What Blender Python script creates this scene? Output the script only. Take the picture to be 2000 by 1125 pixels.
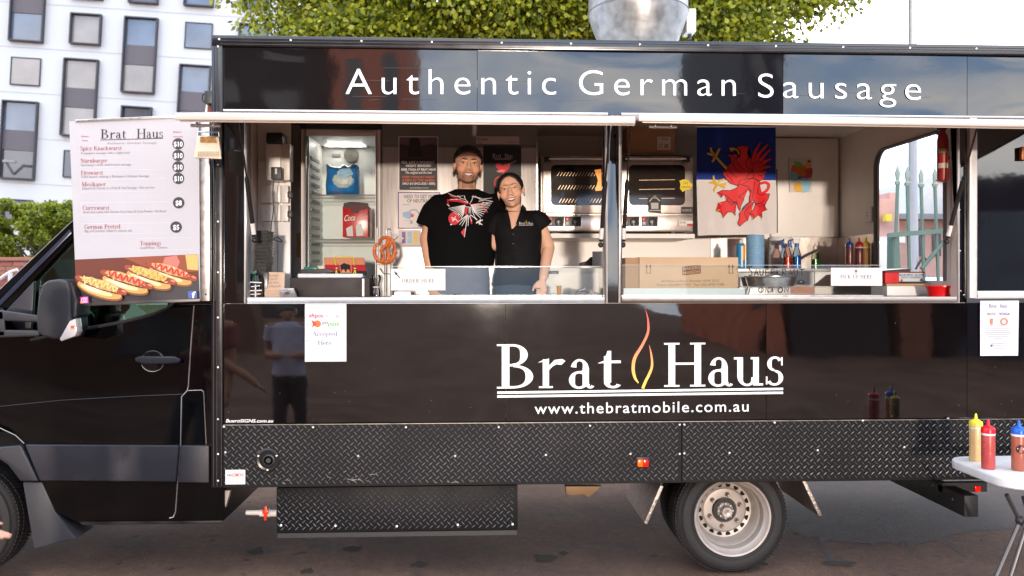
import bpy, bmesh, math, random
import numpy as np
from mathutils import Vector, Matrix, Quaternion
from mathutils.bvhtree import BVHTree
random.seed(7); rng = np.random.default_rng(7)
S = bpy.context.scene
for o in list(bpy.data.objects): bpy.data.objects.remove(o)
COL = S.collection
R = math.radians
# ------------------------------------------------------------------ camera
D, CH, F, YAW, V0 = 4.70, 1.75, 1600.0, R(2.5), 545.0
cam = bpy.data.cameras.new('camera'); camo = bpy.data.objects.new('camera', cam); COL.objects.link(camo)
camo.location = (0, -D, CH); camo.rotation_euler = (R(90), 0, -YAW)
cam.sensor_width = 36; cam.lens = 36*F/2000; cam.shift_y = (V0-562.5)/2000; cam.clip_end = 2000; cam.dof.use_dof = True; cam.dof.focus_distance = 4.95; cam.dof.aperture_fstop = 3.2; cam.clip_start = .05
S.camera = camo
# ------------------------------------------------------------------ sky and sun
SKYX, SKYY = 4.1, 2.2
SUN_EL, SUN_AZ = R(0.2), R(1.5)        # low sun behind the photographer, standing in for a camera flash
W = bpy.data.worlds.new('World'); S.world = W; W.use_nodes = True
nt = W.node_tree; nt.nodes.clear()
sk = nt.nodes.new('ShaderNodeTexSky'); sk.sky_type = 'NISHITA'; sk.sun_disc = False
sk.sun_elevation = SUN_EL; sk.sun_rotation = math.pi - SUN_AZ
sk.air_density = 1.2; sk.dust_density = 2.0; sk.ozone_density = 2.0
tc = nt.nodes.new('ShaderNodeTexCoord'); cl = nt.nodes.new('ShaderNodeTexNoise')
cl.inputs['Scale'].default_value = 2.2; cl.inputs['Detail'].default_value = 7; cl.inputs['Roughness'].default_value = .55
mp = nt.nodes.new('ShaderNodeMapping'); mp.inputs['Scale'].default_value = (1, 1, 2.2); mp.inputs['Location'].default_value = (SKYX, SKYY, .3)
rp = nt.nodes.new('ShaderNodeValToRGB'); rp.color_ramp.elements[0].position = .44; rp.color_ramp.elements[1].position = .60
rp.color_ramp.elements[0].color = (13, 19, 28.5, 1); rp.color_ramp.elements[1].color = (41, 39.5, 37.5, 1)   # bright hazy blue between white cloud
mx = nt.nodes.new('ShaderNodeMix'); mx.data_type = 'RGBA'; mx.inputs['Factor'].default_value = .85
bg = nt.nodes.new('ShaderNodeBackground'); bg.inputs['Strength'].default_value = .10
wo = nt.nodes.new('ShaderNodeOutputWorld')
L = nt.links.new
L(tc.outputs['Generated'], mp.inputs['Vector']); L(mp.outputs[0], cl.inputs['Vector']); L(cl.outputs['Fac'], rp.inputs['Fac'])
L(rp.outputs['Color'], mx.inputs['B']); L(sk.outputs['Color'], mx.inputs['A']); L(mx.outputs['Result'], bg.inputs['Color']); L(bg.outputs[0], wo.inputs[0])
sl = bpy.data.lights.new('sun', 'SUN'); sl.energy = 2.9; sl.angle = R(2.6); sl.color = (1, .85, .72)
so = bpy.data.objects.new('sun', sl); COL.objects.link(so)
sd = Vector((-math.sin(SUN_AZ)*math.cos(SUN_EL), math.cos(SUN_AZ)*math.cos(SUN_EL), -math.sin(SUN_EL)))
so.rotation_euler = sd.to_track_quat('-Z', 'Y').to_euler(); so.location = (2, -20, 6)
S.view_settings.view_transform = 'Standard'; S.view_settings.look = 'None'; S.view_settings.gamma = 1; S.view_settings.exposure = 0.32
S.cycles.max_bounces = 8; S.cycles.transparent_max_bounces = 12; S.cycles.use_denoising = True
S.cycles.caustics_reflective = False; S.cycles.caustics_refractive = False

# ------------------------------------------------------------------ pixel of the photo -> point at depth Y
cy, sy = math.cos(YAW), math.sin(YAW)
def P(u, v, Y=0.0):
    a = (u-1000)/F; b = (V0-v)/F
    dx, dy = sy + cy*a, cy - sy*a
    t = (Y+D)/dy
    return Vector((t*dx, Y, CH+t*b))
def X(u, Y=0.0): return P(u, V0, Y).x
def Z(v, Y=0.0, u=1000): return P(u, v, Y).z
def pxs(Y): return (D+Y)/F           # metres per photo pixel at depth Y

# ------------------------------------------------------------------ materials
def C(r, g, b):
    f = lambda c: (c/255/12.92 if c <= 10 else ((c/255+.055)/1.055)**2.4)
    return (f(r), f(g), f(b))
MATS = {}
def mat(name, col, rough=.5, metal=0, var=.08, vs=9, bump=0, bs=60, ior=1.5, coat=0, emit=0, rvar=.12, stretch=None, sss=0):
    if name in MATS: return MATS[name]
    m = bpy.data.materials.new(name); m.use_nodes = True; n = m.node_tree; b = n.nodes['Principled BSDF']; l = n.links.new
    b.inputs['Roughness'].default_value = rough; b.inputs['Metallic'].default_value = metal; b.inputs['IOR'].default_value = ior
    b.inputs['Coat Weight'].default_value = coat; b.inputs['Coat Roughness'].default_value = .06
    if sss:
        b.inputs['Subsurface Weight'].default_value = sss; b.inputs['Subsurface Radius'].default_value = (.012, .005, .003)
    t = n.nodes.new('ShaderNodeTexCoord'); mpn = n.nodes.new('ShaderNodeMapping'); l(t.outputs['Object'], mpn.inputs['Vector'])
    if stretch: mpn.inputs['Scale'].default_value = stretch
    nz = n.nodes.new('ShaderNodeTexNoise'); nz.inputs['Scale'].default_value = vs; nz.inputs['Detail'].default_value = 5
    l(mpn.outputs[0], nz.inputs['Vector'])
    mr = n.nodes.new('ShaderNodeMapRange'); mr.inputs[1].default_value = .25; mr.inputs[2].default_value = .75
    mr.inputs[3].default_value = 1-var; mr.inputs[4].default_value = 1+var; l(nz.outputs['Fac'], mr.inputs[0])
    vm = n.nodes.new('ShaderNodeVectorMath'); vm.operation = 'SCALE'; vm.inputs[0].default_value = col[:3]; l(mr.outputs[0], vm.inputs['Scale'])
    l(vm.outputs[0], b.inputs['Base Color'])
    if rvar:
        m2 = n.nodes.new('ShaderNodeMapRange'); m2.inputs[1].default_value = .3; m2.inputs[2].default_value = .7
        m2.inputs[3].default_value = max(.01, rough*(1-rvar)); m2.inputs[4].default_value = min(1, rough*(1+rvar)); l(nz.outputs['Fac'], m2.inputs[0]); l(m2.outputs[0], b.inputs['Roughness'])
    if bump:
        n2 = n.nodes.new('ShaderNodeTexNoise'); n2.inputs['Scale'].default_value = bs; n2.inputs['Detail'].default_value = 4; l(mpn.outputs[0], n2.inputs['Vector'])
        bp = n.nodes.new('ShaderNodeBump'); bp.inputs['Strength'].default_value = bump; bp.inputs['Distance'].default_value = .01
        l(n2.outputs['Fac'], bp.inputs['Height']); l(bp.outputs[0], b.inputs['Normal'])
    if emit:
        b.inputs['Emission Color'].default_value = (*col[:3], 1); b.inputs['Emission Strength'].default_value = emit
    MATS[name] = m; return m
def ink(r, g, b, rough=.6): return mat('ink_%d_%d_%d' % (r, g, b), C(r, g, b), rough, var=.04, rvar=0)
def glass(name, tint=(1, 1, 1), ior=1.45, rough=.01):
    if name in MATS: return MATS[name]
    m = bpy.data.materials.new(name); m.use_nodes = True; n = m.node_tree; n.nodes.clear(); l = n.links.new
    o = n.nodes.new('ShaderNodeOutputMaterial'); mix = n.nodes.new('ShaderNodeMixShader'); fr = n.nodes.new('ShaderNodeFresnel')
    fr.inputs[0].default_value = ior; tr = n.nodes.new('ShaderNodeBsdfTransparent'); tr.inputs[0].default_value = (*tint, 1)
    g = n.nodes.new('ShaderNodeBsdfGlossy'); g.inputs['Roughness'].default_value = rough
    l(fr.outputs[0], mix.inputs[0]); l(tr.outputs[0], mix.inputs[1]); l(g.outputs[0], mix.inputs[2]); l(mix.outputs[0], o.inputs[0])
    MATS[name] = m; return m

# ------------------------------------------------------------------ mesh building
class MB:
    def __init__(s): s.v = []; s.f = []
    def add(s, vs, fs):
        k = len(s.v); s.v += [tuple(p) for p in vs]; s.f += [tuple(i+k for i in f) for f in fs]; return s
    def box(s, x0, x1, y0, y1, z0, z1):
        x0, x1 = min(x0, x1), max(x0, x1); y0, y1 = min(y0, y1), max(y0, y1); z0, z1 = min(z0, z1), max(z0, z1)
        return s.add([(x0,y0,z0),(x1,y0,z0),(x1,y1,z0),(x0,y1,z0),(x0,y0,z1),(x1,y0,z1),(x1,y1,z1),(x0,y1,z1)],
                     [(0,3,2,1),(4,5,6,7),(0,1,5,4),(1,2,6,5),(2,3,7,6),(3,0,4,7)])
    def pbox(s, u0, v0, u1, v1, Y0, Y1):            # photo rectangle on plane Y0, pushed back to Y1
        a, b = P(u0, v0, Y0), P(u1, v1, Y0); return s.box(a.x, b.x, Y0, Y1, a.z, b.z)
    def prism(s, pts, y0, y1):                      # polygon of (x, z), extruded along y
        n = len(pts)
        ar = sum(pts[i][0]*pts[(i+1) % n][1]-pts[(i+1) % n][0]*pts[i][1] for i in range(n))
        if ar < 0: pts = pts[::-1]
        if y0 > y1: y0, y1 = y1, y0
        v = [(x, y0, z) for x, z in pts]+[(x, y1, z) for x, z in pts]
        return s.add(v, [tuple(range(n)), tuple(range(2*n-1, n-1, -1))]+[(i, n+i, n+(i+1) % n, (i+1) % n) for i in range(n)])
    def pprism(s, px, Y0, Y1): return s.prism([(P(u, v, Y0).x, P(u, v, Y0).z) for u, v in px], Y0, Y1)
    def tube(s, pts, r, n=8, cap=True):
        pts = [Vector(p) for p in pts]; rs = r if isinstance(r, (list, tuple)) else [r]*len(pts); vs = []; fs = []
        prev = None
        for i, p in enumerate(pts):
            d = (pts[min(i+1, len(pts)-1)]-pts[max(i-1, 0)]).normalized()
            if prev is None:
                a = d.cross(Vector((0, 0, 1)))
                if a.length < .1: a = d.cross(Vector((1, 0, 0)))
            else: a = prev - d*prev.dot(d)
            a.normalize(); prev = a; b = d.cross(a)
            vs += [p+(a*math.cos(2*math.pi*k/n)+b*math.sin(2*math.pi*k/n))*rs[i] for k in range(n)]
        for i in range(len(pts)-1):
            fs += [(i*n+k, i*n+(k+1) % n, (i+1)*n+(k+1) % n, (i+1)*n+k) for k in range(n)]
        if cap: fs += [tuple(range(n-1, -1, -1)), tuple(range((len(pts)-1)*n, len(pts)*n))]
        return s.add(vs, fs)
    def lathe(s, prof, c, n=24, axis='z', closed=False, cap=True):
        c = Vector(c); vs = []; fs = []
        for r, h in prof:
            for k in range(n):
                a = 2*math.pi*k/n; p, q = r*math.cos(a), r*math.sin(a)
                vs.append(c+(Vector((p, q, h)) if axis == 'z' else Vector((p, h, q)) if axis == 'y' else Vector((h, p, q))))
        m = len(prof)
        for i in range(m-1 if not closed else m):
            j = (i+1) % m
            fs += [(i*n+k, i*n+(k+1) % n, j*n+(k+1) % n, j*n+k) for k in range(n)]
        if not closed and cap:
            if prof[0][0] > 1e-6: fs.append(tuple(range(n-1, -1, -1)))
            if prof[-1][0] > 1e-6: fs.append(tuple(range((m-1)*n, m*n)))
        return s.add(vs, fs)
    def ell(s, c, r, n=16, rot=None):
        c = Vector(c); r = r if isinstance(r, (list, tuple)) else (r, r, r); m = max(6, n//2); vs = []; fs = []
        for i in range(m+1):
            t = math.pi*i/m
            for k in range(n):
                a = 2*math.pi*k/n; p = Vector((r[0]*math.sin(t)*math.cos(a), r[1]*math.sin(t)*math.sin(a), r[2]*math.cos(t)))
                if rot: p = rot @ p
                vs.append(c+p)
        for i in range(m): fs += [(i*n+k, (i+1)*n+k, (i+1)*n+(k+1) % n, i*n+(k+1) % n) for k in range(n)]
        return s.add(vs, fs)
    def capsule(s, a, b, ra, rb, n=12):
        a, b = Vector(a), Vector(b); d = (b-a).normalized(); m = 4; pts = []; rr = []
        for i in range(m+1):
            t = math.pi/2*i/m; pts.append(a-d*ra*math.cos(t)); rr.append(max(1e-4, ra*math.sin(t)))
        for i in range(m+1):
            t = math.pi/2*i/m; pts.append(b+d*rb*math.sin(t)); rr.append(max(1e-4, rb*math.cos(t)))
        return s.tube(pts, rr, n)
    def stroke(s, pts, w, Y, closed=False):        # flat ribbon of photo pixels on plane Y, facing the street
        q = [P(u, v, Y) for u, v in pts]; ws = w if isinstance(w, (list, tuple)) else [w]*len(q); vs = []
        for i, p in enumerate(q):
            d = q[min(i+1, len(q)-1)]-q[max(i-1, 0)]; d.y = 0
            if d.length < 1e-9: d = Vector((1, 0, 0))
            d.normalize(); nrm = Vector((-d.z, 0, d.x)); h = ws[i]*pxs(Y)/2
            vs += [p+nrm*h, p-nrm*h]
        fs = [(2*i, 2*i+1, 2*i+3, 2*i+2) for i in range(len(q)-1)]
        return s.add(vs, fs)
    def flat(s, px, Y): q = [P(u, v, Y) for u, v in px]; return s.add(q, [tuple(range(len(q)))])
    def disc(s, u, v, r, Y, n=20, ry=None):
        c = P(u, v, Y); r *= pxs(Y); ry = r if ry is None else ry*pxs(Y)
        return s.add([(c.x+r*math.cos(2*math.pi*k/n), Y, c.z+ry*math.sin(2*math.pi*k/n)) for k in range(n)], [tuple(range(n))])
    def build(s, name, m, parent=None, bevel=0, smooth=False, seg=2, facing=False, sharp=35):
        me = bpy.data.meshes.new(name); me.from_pydata(s.v, [], s.f)
        bm = bmesh.new(); bm.from_mesh(me)
        if bevel:
            bmesh.ops.remove_doubles(bm, verts=bm.verts, dist=1e-5)
            bmesh.ops.bevel(bm, geom=[e for e in bm.edges if e.is_manifold and e.calc_face_angle(0) > R(25)], offset=bevel, segments=seg, affect='EDGES', clamp_overlap=True, profile=.6)
        if facing:
            bm.normal_update()
            for f in bm.faces:
                if f.normal.y > 0: f.normal_flip()
        else: bmesh.ops.recalc_face_normals(bm, faces=bm.faces)
        if smooth or bevel:
            for f in bm.faces: f.smooth = True
            for e in bm.edges:
                if e.is_manifold and e.calc_face_angle(0) > R(sharp): e.smooth = False
        bm.to_mesh(me); bm.free()
        if m: me.materials.append(m)
        return link(name, me, parent)
def link(name, me, parent=None):
    o = bpy.data.objects.new(name, me); COL.objects.link(o)
    if parent: o.parent = parent
    return o
def thing(name, label, cat, group=None, kind=None):
    o = bpy.data.objects.new(name, None); COL.objects.link(o); o.empty_display_size = .1
    return tag(o, label, cat, group, kind)
def tag(o, label=None, cat=None, group=None, kind=None):
    if label: o['label'] = label
    if cat: o['category'] = cat
    if group: o['group'] = group
    if kind: o['kind'] = kind
    return o
def place(root, loc):                # put a thing's own origin at its base, keeping its parts where they are
    loc = Vector(loc); root.location = loc
    for c in root.children: c.location = c.location - loc
def child_of(o, p):                  # sub-part: parents sit unmoved at the world origin
    o.parent = p; return o

# ------------------------------------------------------------------ lettering
# a small bookish serif drawn from stems, bars, bowls and diagonals (cap height 1)
TH, TN = .155, .05
def st(x, y0, y1, w=TH): return ('q', [(x-w/2, y0), (x+w/2, y0), (x+w/2, y1), (x-w/2, y1)])
def ba(x0, x1, y, h=TN): return ('q', [(x0, y), (x1, y), (x1, y+h), (x0, y+h)])
def di(x0, y0, x1, y1, w): return ('q', [(x0-w/2, y0), (x0+w/2, y0), (x1+w/2, y1), (x1-w/2, y1)])
def ar(cx, cy_, rx, ry, a0, a1, wt=TH, wn=TN, n=18):
    o, i = [], []
    for k in range(n+1):
        a = R(a0+(a1-a0)*k/n); c, s_ = math.cos(a), math.sin(a); w = wn+(wt-wn)*abs(c)**1.5
        o.append((cx+rx*c, cy_+ry*s_)); i.append((cx+(rx-w)*c, cy_+(ry-wn-(w-wn)*.2)*s_))
    return ('s', o, i)
def se(x, y, up=False, l=.1, w=TH):      # serif bar at a stem's foot or head
    return ba(x-w/2-l, x+w/2+l, y-(TN*.8 if up else 0), TN*.8)
def sm(x, y0, y1, w=TH): return [st(x, y0, y1, w), se(x, y0, w=w), se(x, y1, True, w=w)]
def lo(x, y1, y0=0, w=.13): return [st(x, y0, y1, w), se(x, y0, w=w, l=.08), ('q', [(x-w/2-.1, y1-.07), (x+w/2, y1-.05), (x+w/2, y1+.02), (x-w/2, y1-.02)])]
XH = .65
def bowl(cx, r=.27, w=.13, a0=0, a1=360): return ar(cx, XH/2, r, XH/2+.012, a0, a1, w, TN)
G = {
 'A': (.9, [di(.12, 0, .46, 1, TN*1.3), di(.78, 0, .44, 1, TH), ba(.22, .66, .34), se(.12, 0, w=.06), se(.78, 0)]),
 'B': (.85, sm(.2, 0, 1)+[ar(.34, .755, .31, .245, -90, 90), ar(.36, .265, .40, .265, -90, 90), ba(.25, .36, .95), ba(.25, .38, .5), ba(.25, .38, 0)]),
 'C': (.85, [ar(.46, .5, .42, .52, 45, 315), di(.76, .68, .78, .98, .05), di(.78, .06, .76, .26, .05)]),
 'D': (.95, sm(.2, 0, 1)+[ar(.4, .5, .48, .5, -90, 90), ba(.25, .42, .95), ba(.25, .42, 0)]),
 'E': (.76, sm(.2, 0, 1)+[ba(.2, .66, .95), ba(.2, .7, 0), ba(.2, .52, .49), st(.67, 0, .22, .05), st(.63, .78, 1, .05), st(.5, .38, .64, .04)]),
 'F': (.7, sm(.2, 0, 1)+[ba(.2, .66, .95), ba(.2, .52, .49), st(.63, .76, 1, .05), st(.5, .38, .64, .04)]),
 'G': (.92, [ar(.46, .5, .42, .52, 45, 330), di(.76, .68, .78, .98, .05), st(.76, .05, .42, TH), se(.76, .42, True)]),
 'H': (1.0, sm(.2, 0, 1)+sm(.8, 0, 1)+[ba(.25, .75, .5)]),
 'I': (.42, sm(.21, 0, 1)),
 'K': (.95, sm(.2, 0, 1)+[di(.28, .45, .74, 1, TN*1.3), di(.82, 0, .42, .58, TH), se(.78, 1, True, w=.05), se(.84, 0)]),
 'M': (1.15, [st(.16, 0, 1, .06), se(.16, 0, w=.06), se(.16, 1, True, w=.06), di(.56, 0, .2, 1, TH), di(.56, 0, .92, 1, TN)]+sm(.96, 0, 1)),
 'N': (1.0, [st(.17, 0, 1, .06), se(.17, 0, w=.06), se(.17, 1, True, w=.06), st(.83, 0, 1, .06), se(.83, 1, True, w=.06), di(.8, 0, .2, 1, TH)]),
 'O': (.98, [ar(.49, .5, .44, .52, 0, 360)]),
 'P': (.78, sm(.2, 0, 1)+[ar(.34, .72, .36, .28, -90, 90), ba(.25, .36, .95), ba(.25, .36, .44)]),
 'R': (.9, sm(.2, 0, 1)+[ar(.34, .74, .34, .26, -90, 90), ba(.25, .36, .95), ba(.25, .38, .48), di(.76, 0, .4, .5, TH), se(.78, 0, l=.06)]),
 'S': (.66, [ar(.33, .75, .25, .27, 35, 265, .13), ar(.33, .26, .27, .28, -145, 88, .13), st(.56, .72, .96, .045), st(.08, .04, .28, .045)]),
 'T': (.84, [st(.42, 0, 1), se(.42, 0), ba(.06, .78, .95), st(.08, .76, 1, .05), st(.76, .76, 1, .05)]),
 'U': (.95, [st(.22, .3, 1), se(.22, 1, True), st(.76, .3, 1, .06), se(.76, 1, True, w=.06), ar(.46, .32, .325, .34, 180, 360, .14)]),
 'Y': (.88, [di(.46, .45, .14, 1, TH), di(.46, .45, .76, 1, TN), st(.46, 0, .5), se(.46, 0), se(.14, 1, True), se(.76, 1, True, w=.05)]),
 'a': (.56, [ar(.25, .42, .18, .24, 0, 165, .12), st(.37, .06, .45, .125), ar(.24, .185, .2, .2, 60, 330, .12), ar(.46, .09, .09, .1, 180, 330, .08), di(.2, .36, .38, .42, .05)]),
 'b': (.68, [st(.17, 0, 1, .13), ('q', [(.01, .93), (.235, .95), (.235, 1.02), (.01, .98)]), bowl(.38, .26)]),
 'c': (.52, [bowl(.3, .26, .13, 40, 320), ('q', [(.42, .48), (.52, .48), (.52, .58), (.42, .58)])]),
 'd': (.68, [bowl(.3, .26)]+[st(.5, 0, 1, .13), ('q', [(.34, .93), (.56, .95), (.56, 1.02), (.34, .98)]), ba(.5, .66, 0)]),
 'e': (.56, [bowl(.3, .26, .13, 0, 318), ba(.1, .55, .36)]),
 'g': (.6, [ar(.28, .46, .2, .21, 0, 360, .11), ba(.4, .58, .6, .06), ar(.29, -.13, .27, .17, 0, 360, .09), di(.14, .05, .2, .28, .07), ba(.12, .46, .02, .06)]),
 'h': (.72, [st(.17, 0, 1, .13), se(.17, 0, w=.13, l=.08), ar(.37, .42, .2, .24, 0, 170, .13), st(.52, 0, .44, .13), se(.52, 0, w=.13, l=.08)]),
 'i': (.34, lo(.17, XH)+[ar(.17, .85, .08, .08, 0, 360, .079, .079)]),
 'k': (.72, [st(.17, 0, 1, .13), se(.17, 0, w=.13, l=.08), di(.24, .26, .54, XH, .055), di(.6, 0, .34, .4, .13), se(.6, 0, w=.1, l=.07), se(.54, XH, True, w=.05, l=.08)]),
 'l': (.34, lo(.17, 1)),
 'm': (1.06, lo(.17, XH)+[ar(.36, .42, .19, .24, 0, 170, .13), st(.5, 0, .44, .13), se(.5, 0, w=.13, l=.07), ar(.7, .42, .19, .24, 0, 170, .13), st(.84, 0, .44, .13), se(.84, 0, w=.13, l=.07)]),
 'n': (.72, lo(.17, XH)+[ar(.37, .42, .2, .24, 0, 170, .13), st(.52, 0, .44, .13), se(.52, 0, w=.13, l=.08)]),
 'o': (.62, [bowl(.31)]),
 'p': (.68, lo(.17, XH, -.3)+[bowl(.36, .26)]),
 'r': (.6, lo(.18, XH)+[('q', [(.24, .4), (.24, .5), (.36, .635), (.52, .655), (.585, .61), (.5, .52), (.4, .535), (.32, .49)])]),
 's': (.46, [ar(.23, .49, .17, .17, 30, 265, .1), ar(.22, .17, .19, .18, -150, 88, .1), st(.38, .45, .64, .035), st(.05, .02, .2, .035)]),
 't': (.46, [st(.2, .12, .72, .13), ('q', [(.02, .56), (.14, .62), (.2, .84), (.265, .84), (.265, .62), (.44, .62), (.44, .56)]), ar(.3, .13, .165, .14, 180, 330, .11)]),
 'u': (.72, [st(.18, .2, XH, .13), ba(.04, .18, XH-.05), ar(.34, .22, .225, .23, 180, 350, .13), st(.54, 0, XH, .13), ba(.42, .56, XH-.05), ba(.54, .7, 0)]),
 'v': (.64, [di(.33, 0, .14, XH, .12), di(.33, 0, .52, XH, .05), se(.14, XH, True, w=.1, l=.07), se(.52, XH, True, w=.05, l=.07)]),
 'w': (.92, [di(.3, 0, .13, XH, .12), di(.3, 0, .47, XH, .05), di(.64, 0, .46, XH, .12), di(.64, 0, .8, XH, .05), se(.13, XH, True, w=.1, l=.07), se(.8, XH, True, w=.05, l=.07)]),
 'x': (.66, [di(.53, 0, .14, XH, .12), di(.13, 0, .52, XH, .05), se(.13, 0, w=.05, l=.08), se(.54, 0, w=.1, l=.06), se(.14, XH, True, w=.1, l=.06), se(.52, XH, True, w=.05, l=.06)]),
 'y': (.64, [di(.33, 0, .14, XH, .12), di(.18, -.3, .52, XH, .05), se(.14, XH, True, w=.1, l=.07), se(.52, XH, True, w=.05, l=.07)]),
 'z': (.54, [ba(.05, .48, .6), ba(.05, .5, 0), di(.12, 0, .42, XH, .12)]),
 ' ': (.36, []),
}
G['\u00fc'] = (G['u'][0], G['u'][1]+[ar(.24, .85, .07, .07, 0, 360, .069, .069), ar(.48, .85, .07, .07, 0, 360, .069, .069)])
def serif_geo(txt, space=0.0):
    vs, fs, x, k = [], [], 0.0, 0
    for ch in txt:
        adv, prims = G.get(ch, G[' '])
        for p in prims:
            k += 1; dz = (k % 9)*.00012; b = len(vs)
            if p[0] == 'q':
                vs += [(x+a, c, dz) for a, c in p[1]]; fs.append(tuple(range(b, len(vs))))
            else:
                n = len(p[1]); vs += [(x+a, c, dz) for a, c in p[1]]+[(x+a, c, dz) for a, c in p[2]]
                fs += [(b+i, b+i+1, b+n+i+1, b+n+i) for i in range(n-1)]
        x += adv+space
    return vs, fs
def sans_geo(txt, space=1.0, bold=0.0, res=3):
    cu = bpy.data.curves.new('t', 'FONT'); cu.body = txt; cu.space_character = space; cu.resolution_u = res; cu.offset = bold; cu.size = 1.37
    o = bpy.data.objects.new('t', cu); COL.objects.link(o)
    me = bpy.data.meshes.new_from_object(o.evaluated_get(bpy.context.evaluated_depsgraph_get()))
    vs = [(v.co.x, v.co.y, 0) for v in me.vertices]; fs = [tuple(p.vertices) for p in me.polygons]
    bpy.data.objects.remove(o); bpy.data.curves.remove(cu); bpy.data.meshes.remove(me)
    return vs, fs
def text(txt, u0, v0, u1, v1, cap, Y, m, parent, font='sans', space=None, bold=0, name='lettering', res=3, italic=0, split=False):
    """lettering on plane Y whose baseline runs from photo pixel (u0,v0) to (u1,v1), capitals cap pixels tall"""
    vs, fs = serif_geo(txt, space or 0) if font == 'serif' else sans_geo(txt, space or 1.0, bold, res)
    if not vs: return None
    x0 = min(v[0] for v in vs); x1 = max(v[0] for v in vs); a, b = P(u0, v0, Y), P(u1, v1, Y)
    ex = (b-a)/(x1-x0); h = cap*pxs(Y); up = Vector((0, 0, 1))*h
    if split:                       # one object for each letter
        root = list(range(len(vs)))
        def find(i):
            while root[i] != i: root[i] = root[root[i]]; i = root[i]
            return i
        for f in fs:
            for i in f[1:]: root[find(i)] = find(f[0])
        isl = {}
        for f in fs: isl.setdefault(find(f[0]), []).append(f)
        gr = []
        for fl in sorted(isl.values(), key=lambda l: min(vs[i][0] for f in l for i in f)):
            lo_, hi_ = min(vs[i][0] for f in fl for i in f), max(vs[i][0] for f in fl for i in f)
            if gr and lo_ < gr[-1][1]-.25*(hi_-lo_): gr[-1][1] = max(hi_, gr[-1][1]); gr[-1][2] += fl
            else: gr.append([lo_, hi_, fl])
        for _, _, fl in gr:
            ids = sorted({i for f in fl for i in f}); mp_ = {i: k for k, i in enumerate(ids)}; mb = MB()
            mb.add([a+ex*(vs[i][0]-x0)+up*vs[i][1] for i in ids], [tuple(mp_[i] for i in f) for f in fl]); mb.build('letter', m, parent, facing=True)
        return None
    mb = MB(); mb.add([a+ex*(v[0]-x0+italic*v[1])+up*v[1]+Vector((0, -v[2], 0)) for v in vs], fs)
    return mb.build(name, m, parent, facing=True)
# ================================================================== the setting
def ground_mat():
    m = bpy.data.materials.new('asphalt'); m.use_nodes = True; n = m.node_tree; l = n.links.new; b = n.nodes['Principled BSDF']
    t = n.nodes.new('ShaderNodeTexCoord')
    def noise(sc, det=5, ro=.6):
        q = n.nodes.new('ShaderNodeTexNoise'); q.inputs['Scale'].default_value = sc; q.inputs['Detail'].default_value = det; q.inputs['Roughness'].default_value = ro
        l(t.outputs['Object'], q.inputs['Vector']); return q
    def ramp(src, p0, p1, c0, c1):
        r = n.nodes.new('ShaderNodeValToRGB'); r.color_ramp.elements[0].position = p0; r.color_ramp.elements[1].position = p1
        r.color_ramp.elements[0].color = (*c0, 1); r.color_ramp.elements[1].color = (*c1, 1); l(src, r.inputs['Fac']); return r
    def mul(a, b2, fac=1):
        q = n.nodes.new('ShaderNodeMix'); q.data_type = 'RGBA'; q.blend_type = 'MULTIPLY'; q.inputs['Factor'].default_value = fac
        l(a, q.inputs['A']); l(b2, q.inputs['B']); return q.outputs['Result']
    big = ramp(noise(.9, 6).outputs['Fac'], .3, .7, (.075, .037, .022), (.22, .118, .074))
    grit = ramp(noise(95, 4, .85).outputs['Fac'], .3, .72, (.30, .29, .28), (1.75, 1.70, 1.64))
    mid = ramp(noise(16, 6, .7).outputs['Fac'], .32, .66, (.7, .7, .7), (1.2, 1.2, 1.2))
    dark_blotch = ramp(noise(2.3, 4, .55).outputs['Fac'], .60, .66, (1, 1, 1), (.42, .42, .45))
    spot = ramp(noise(7.5, 2, .4).outputs['Fac'], .70, .74, (1, 1, 1), (.35, .35, .36))
    chips = ramp(noise(48, 2, .5).outputs['Fac'], .66, .70, (1, 1, 1), (1.9, 1.85, 1.8)); crack = ramp(noise(5, 8, .75).outputs['Fac'], .485, .50, (1, 1, 1), (.72, .72, .72))
    c = mul(big.outputs[0], grit.outputs[0]); c = mul(c, chips.outputs[0]); c = mul(c, mid.outputs[0]); c = mul(c, dark_blotch.outputs[0]); c = mul(c, spot.outputs[0])
    l(c, b.inputs['Base Color']); b.inputs['Roughness'].default_value = .85
    rr = ramp(noise(2.3, 4, .55).outputs['Fac'], .60, .66, (.9, .9, .9), (.78, .78, .78)); l(rr.outputs[0], b.inputs['Roughness'])
    bp = n.nodes.new('ShaderNodeBump'); bp.inputs['Strength'].default_value = .9; bp.inputs['Distance'].default_value = .012
    l(noise(110, 4, .75).outputs['Fac'], bp.inputs['Height']); l(bp.outputs[0], b.inputs['Normal'])
    return m
g = MB(); N = 40
xs = [-400, -60, -20]+[(-10+i*.5) for i in range(N+1)]+[20, 60, 400]
ys = [-400, -60, -12]+[(-6+i*.5) for i in range(N+1)]+[30, 80, 400]
g.add([(x, y, 0) for y in ys for x in xs],
      [(j*len(xs)+i, j*len(xs)+i+1, (j+1)*len(xs)+i+1, (j+1)*len(xs)+i) for j in range(len(ys)-1) for i in range(len(xs)-1)])
tag(g.build('road', ground_mat(), smooth=True), 'worn brown grey asphalt road under the food truck', 'road', kind='structure')
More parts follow.
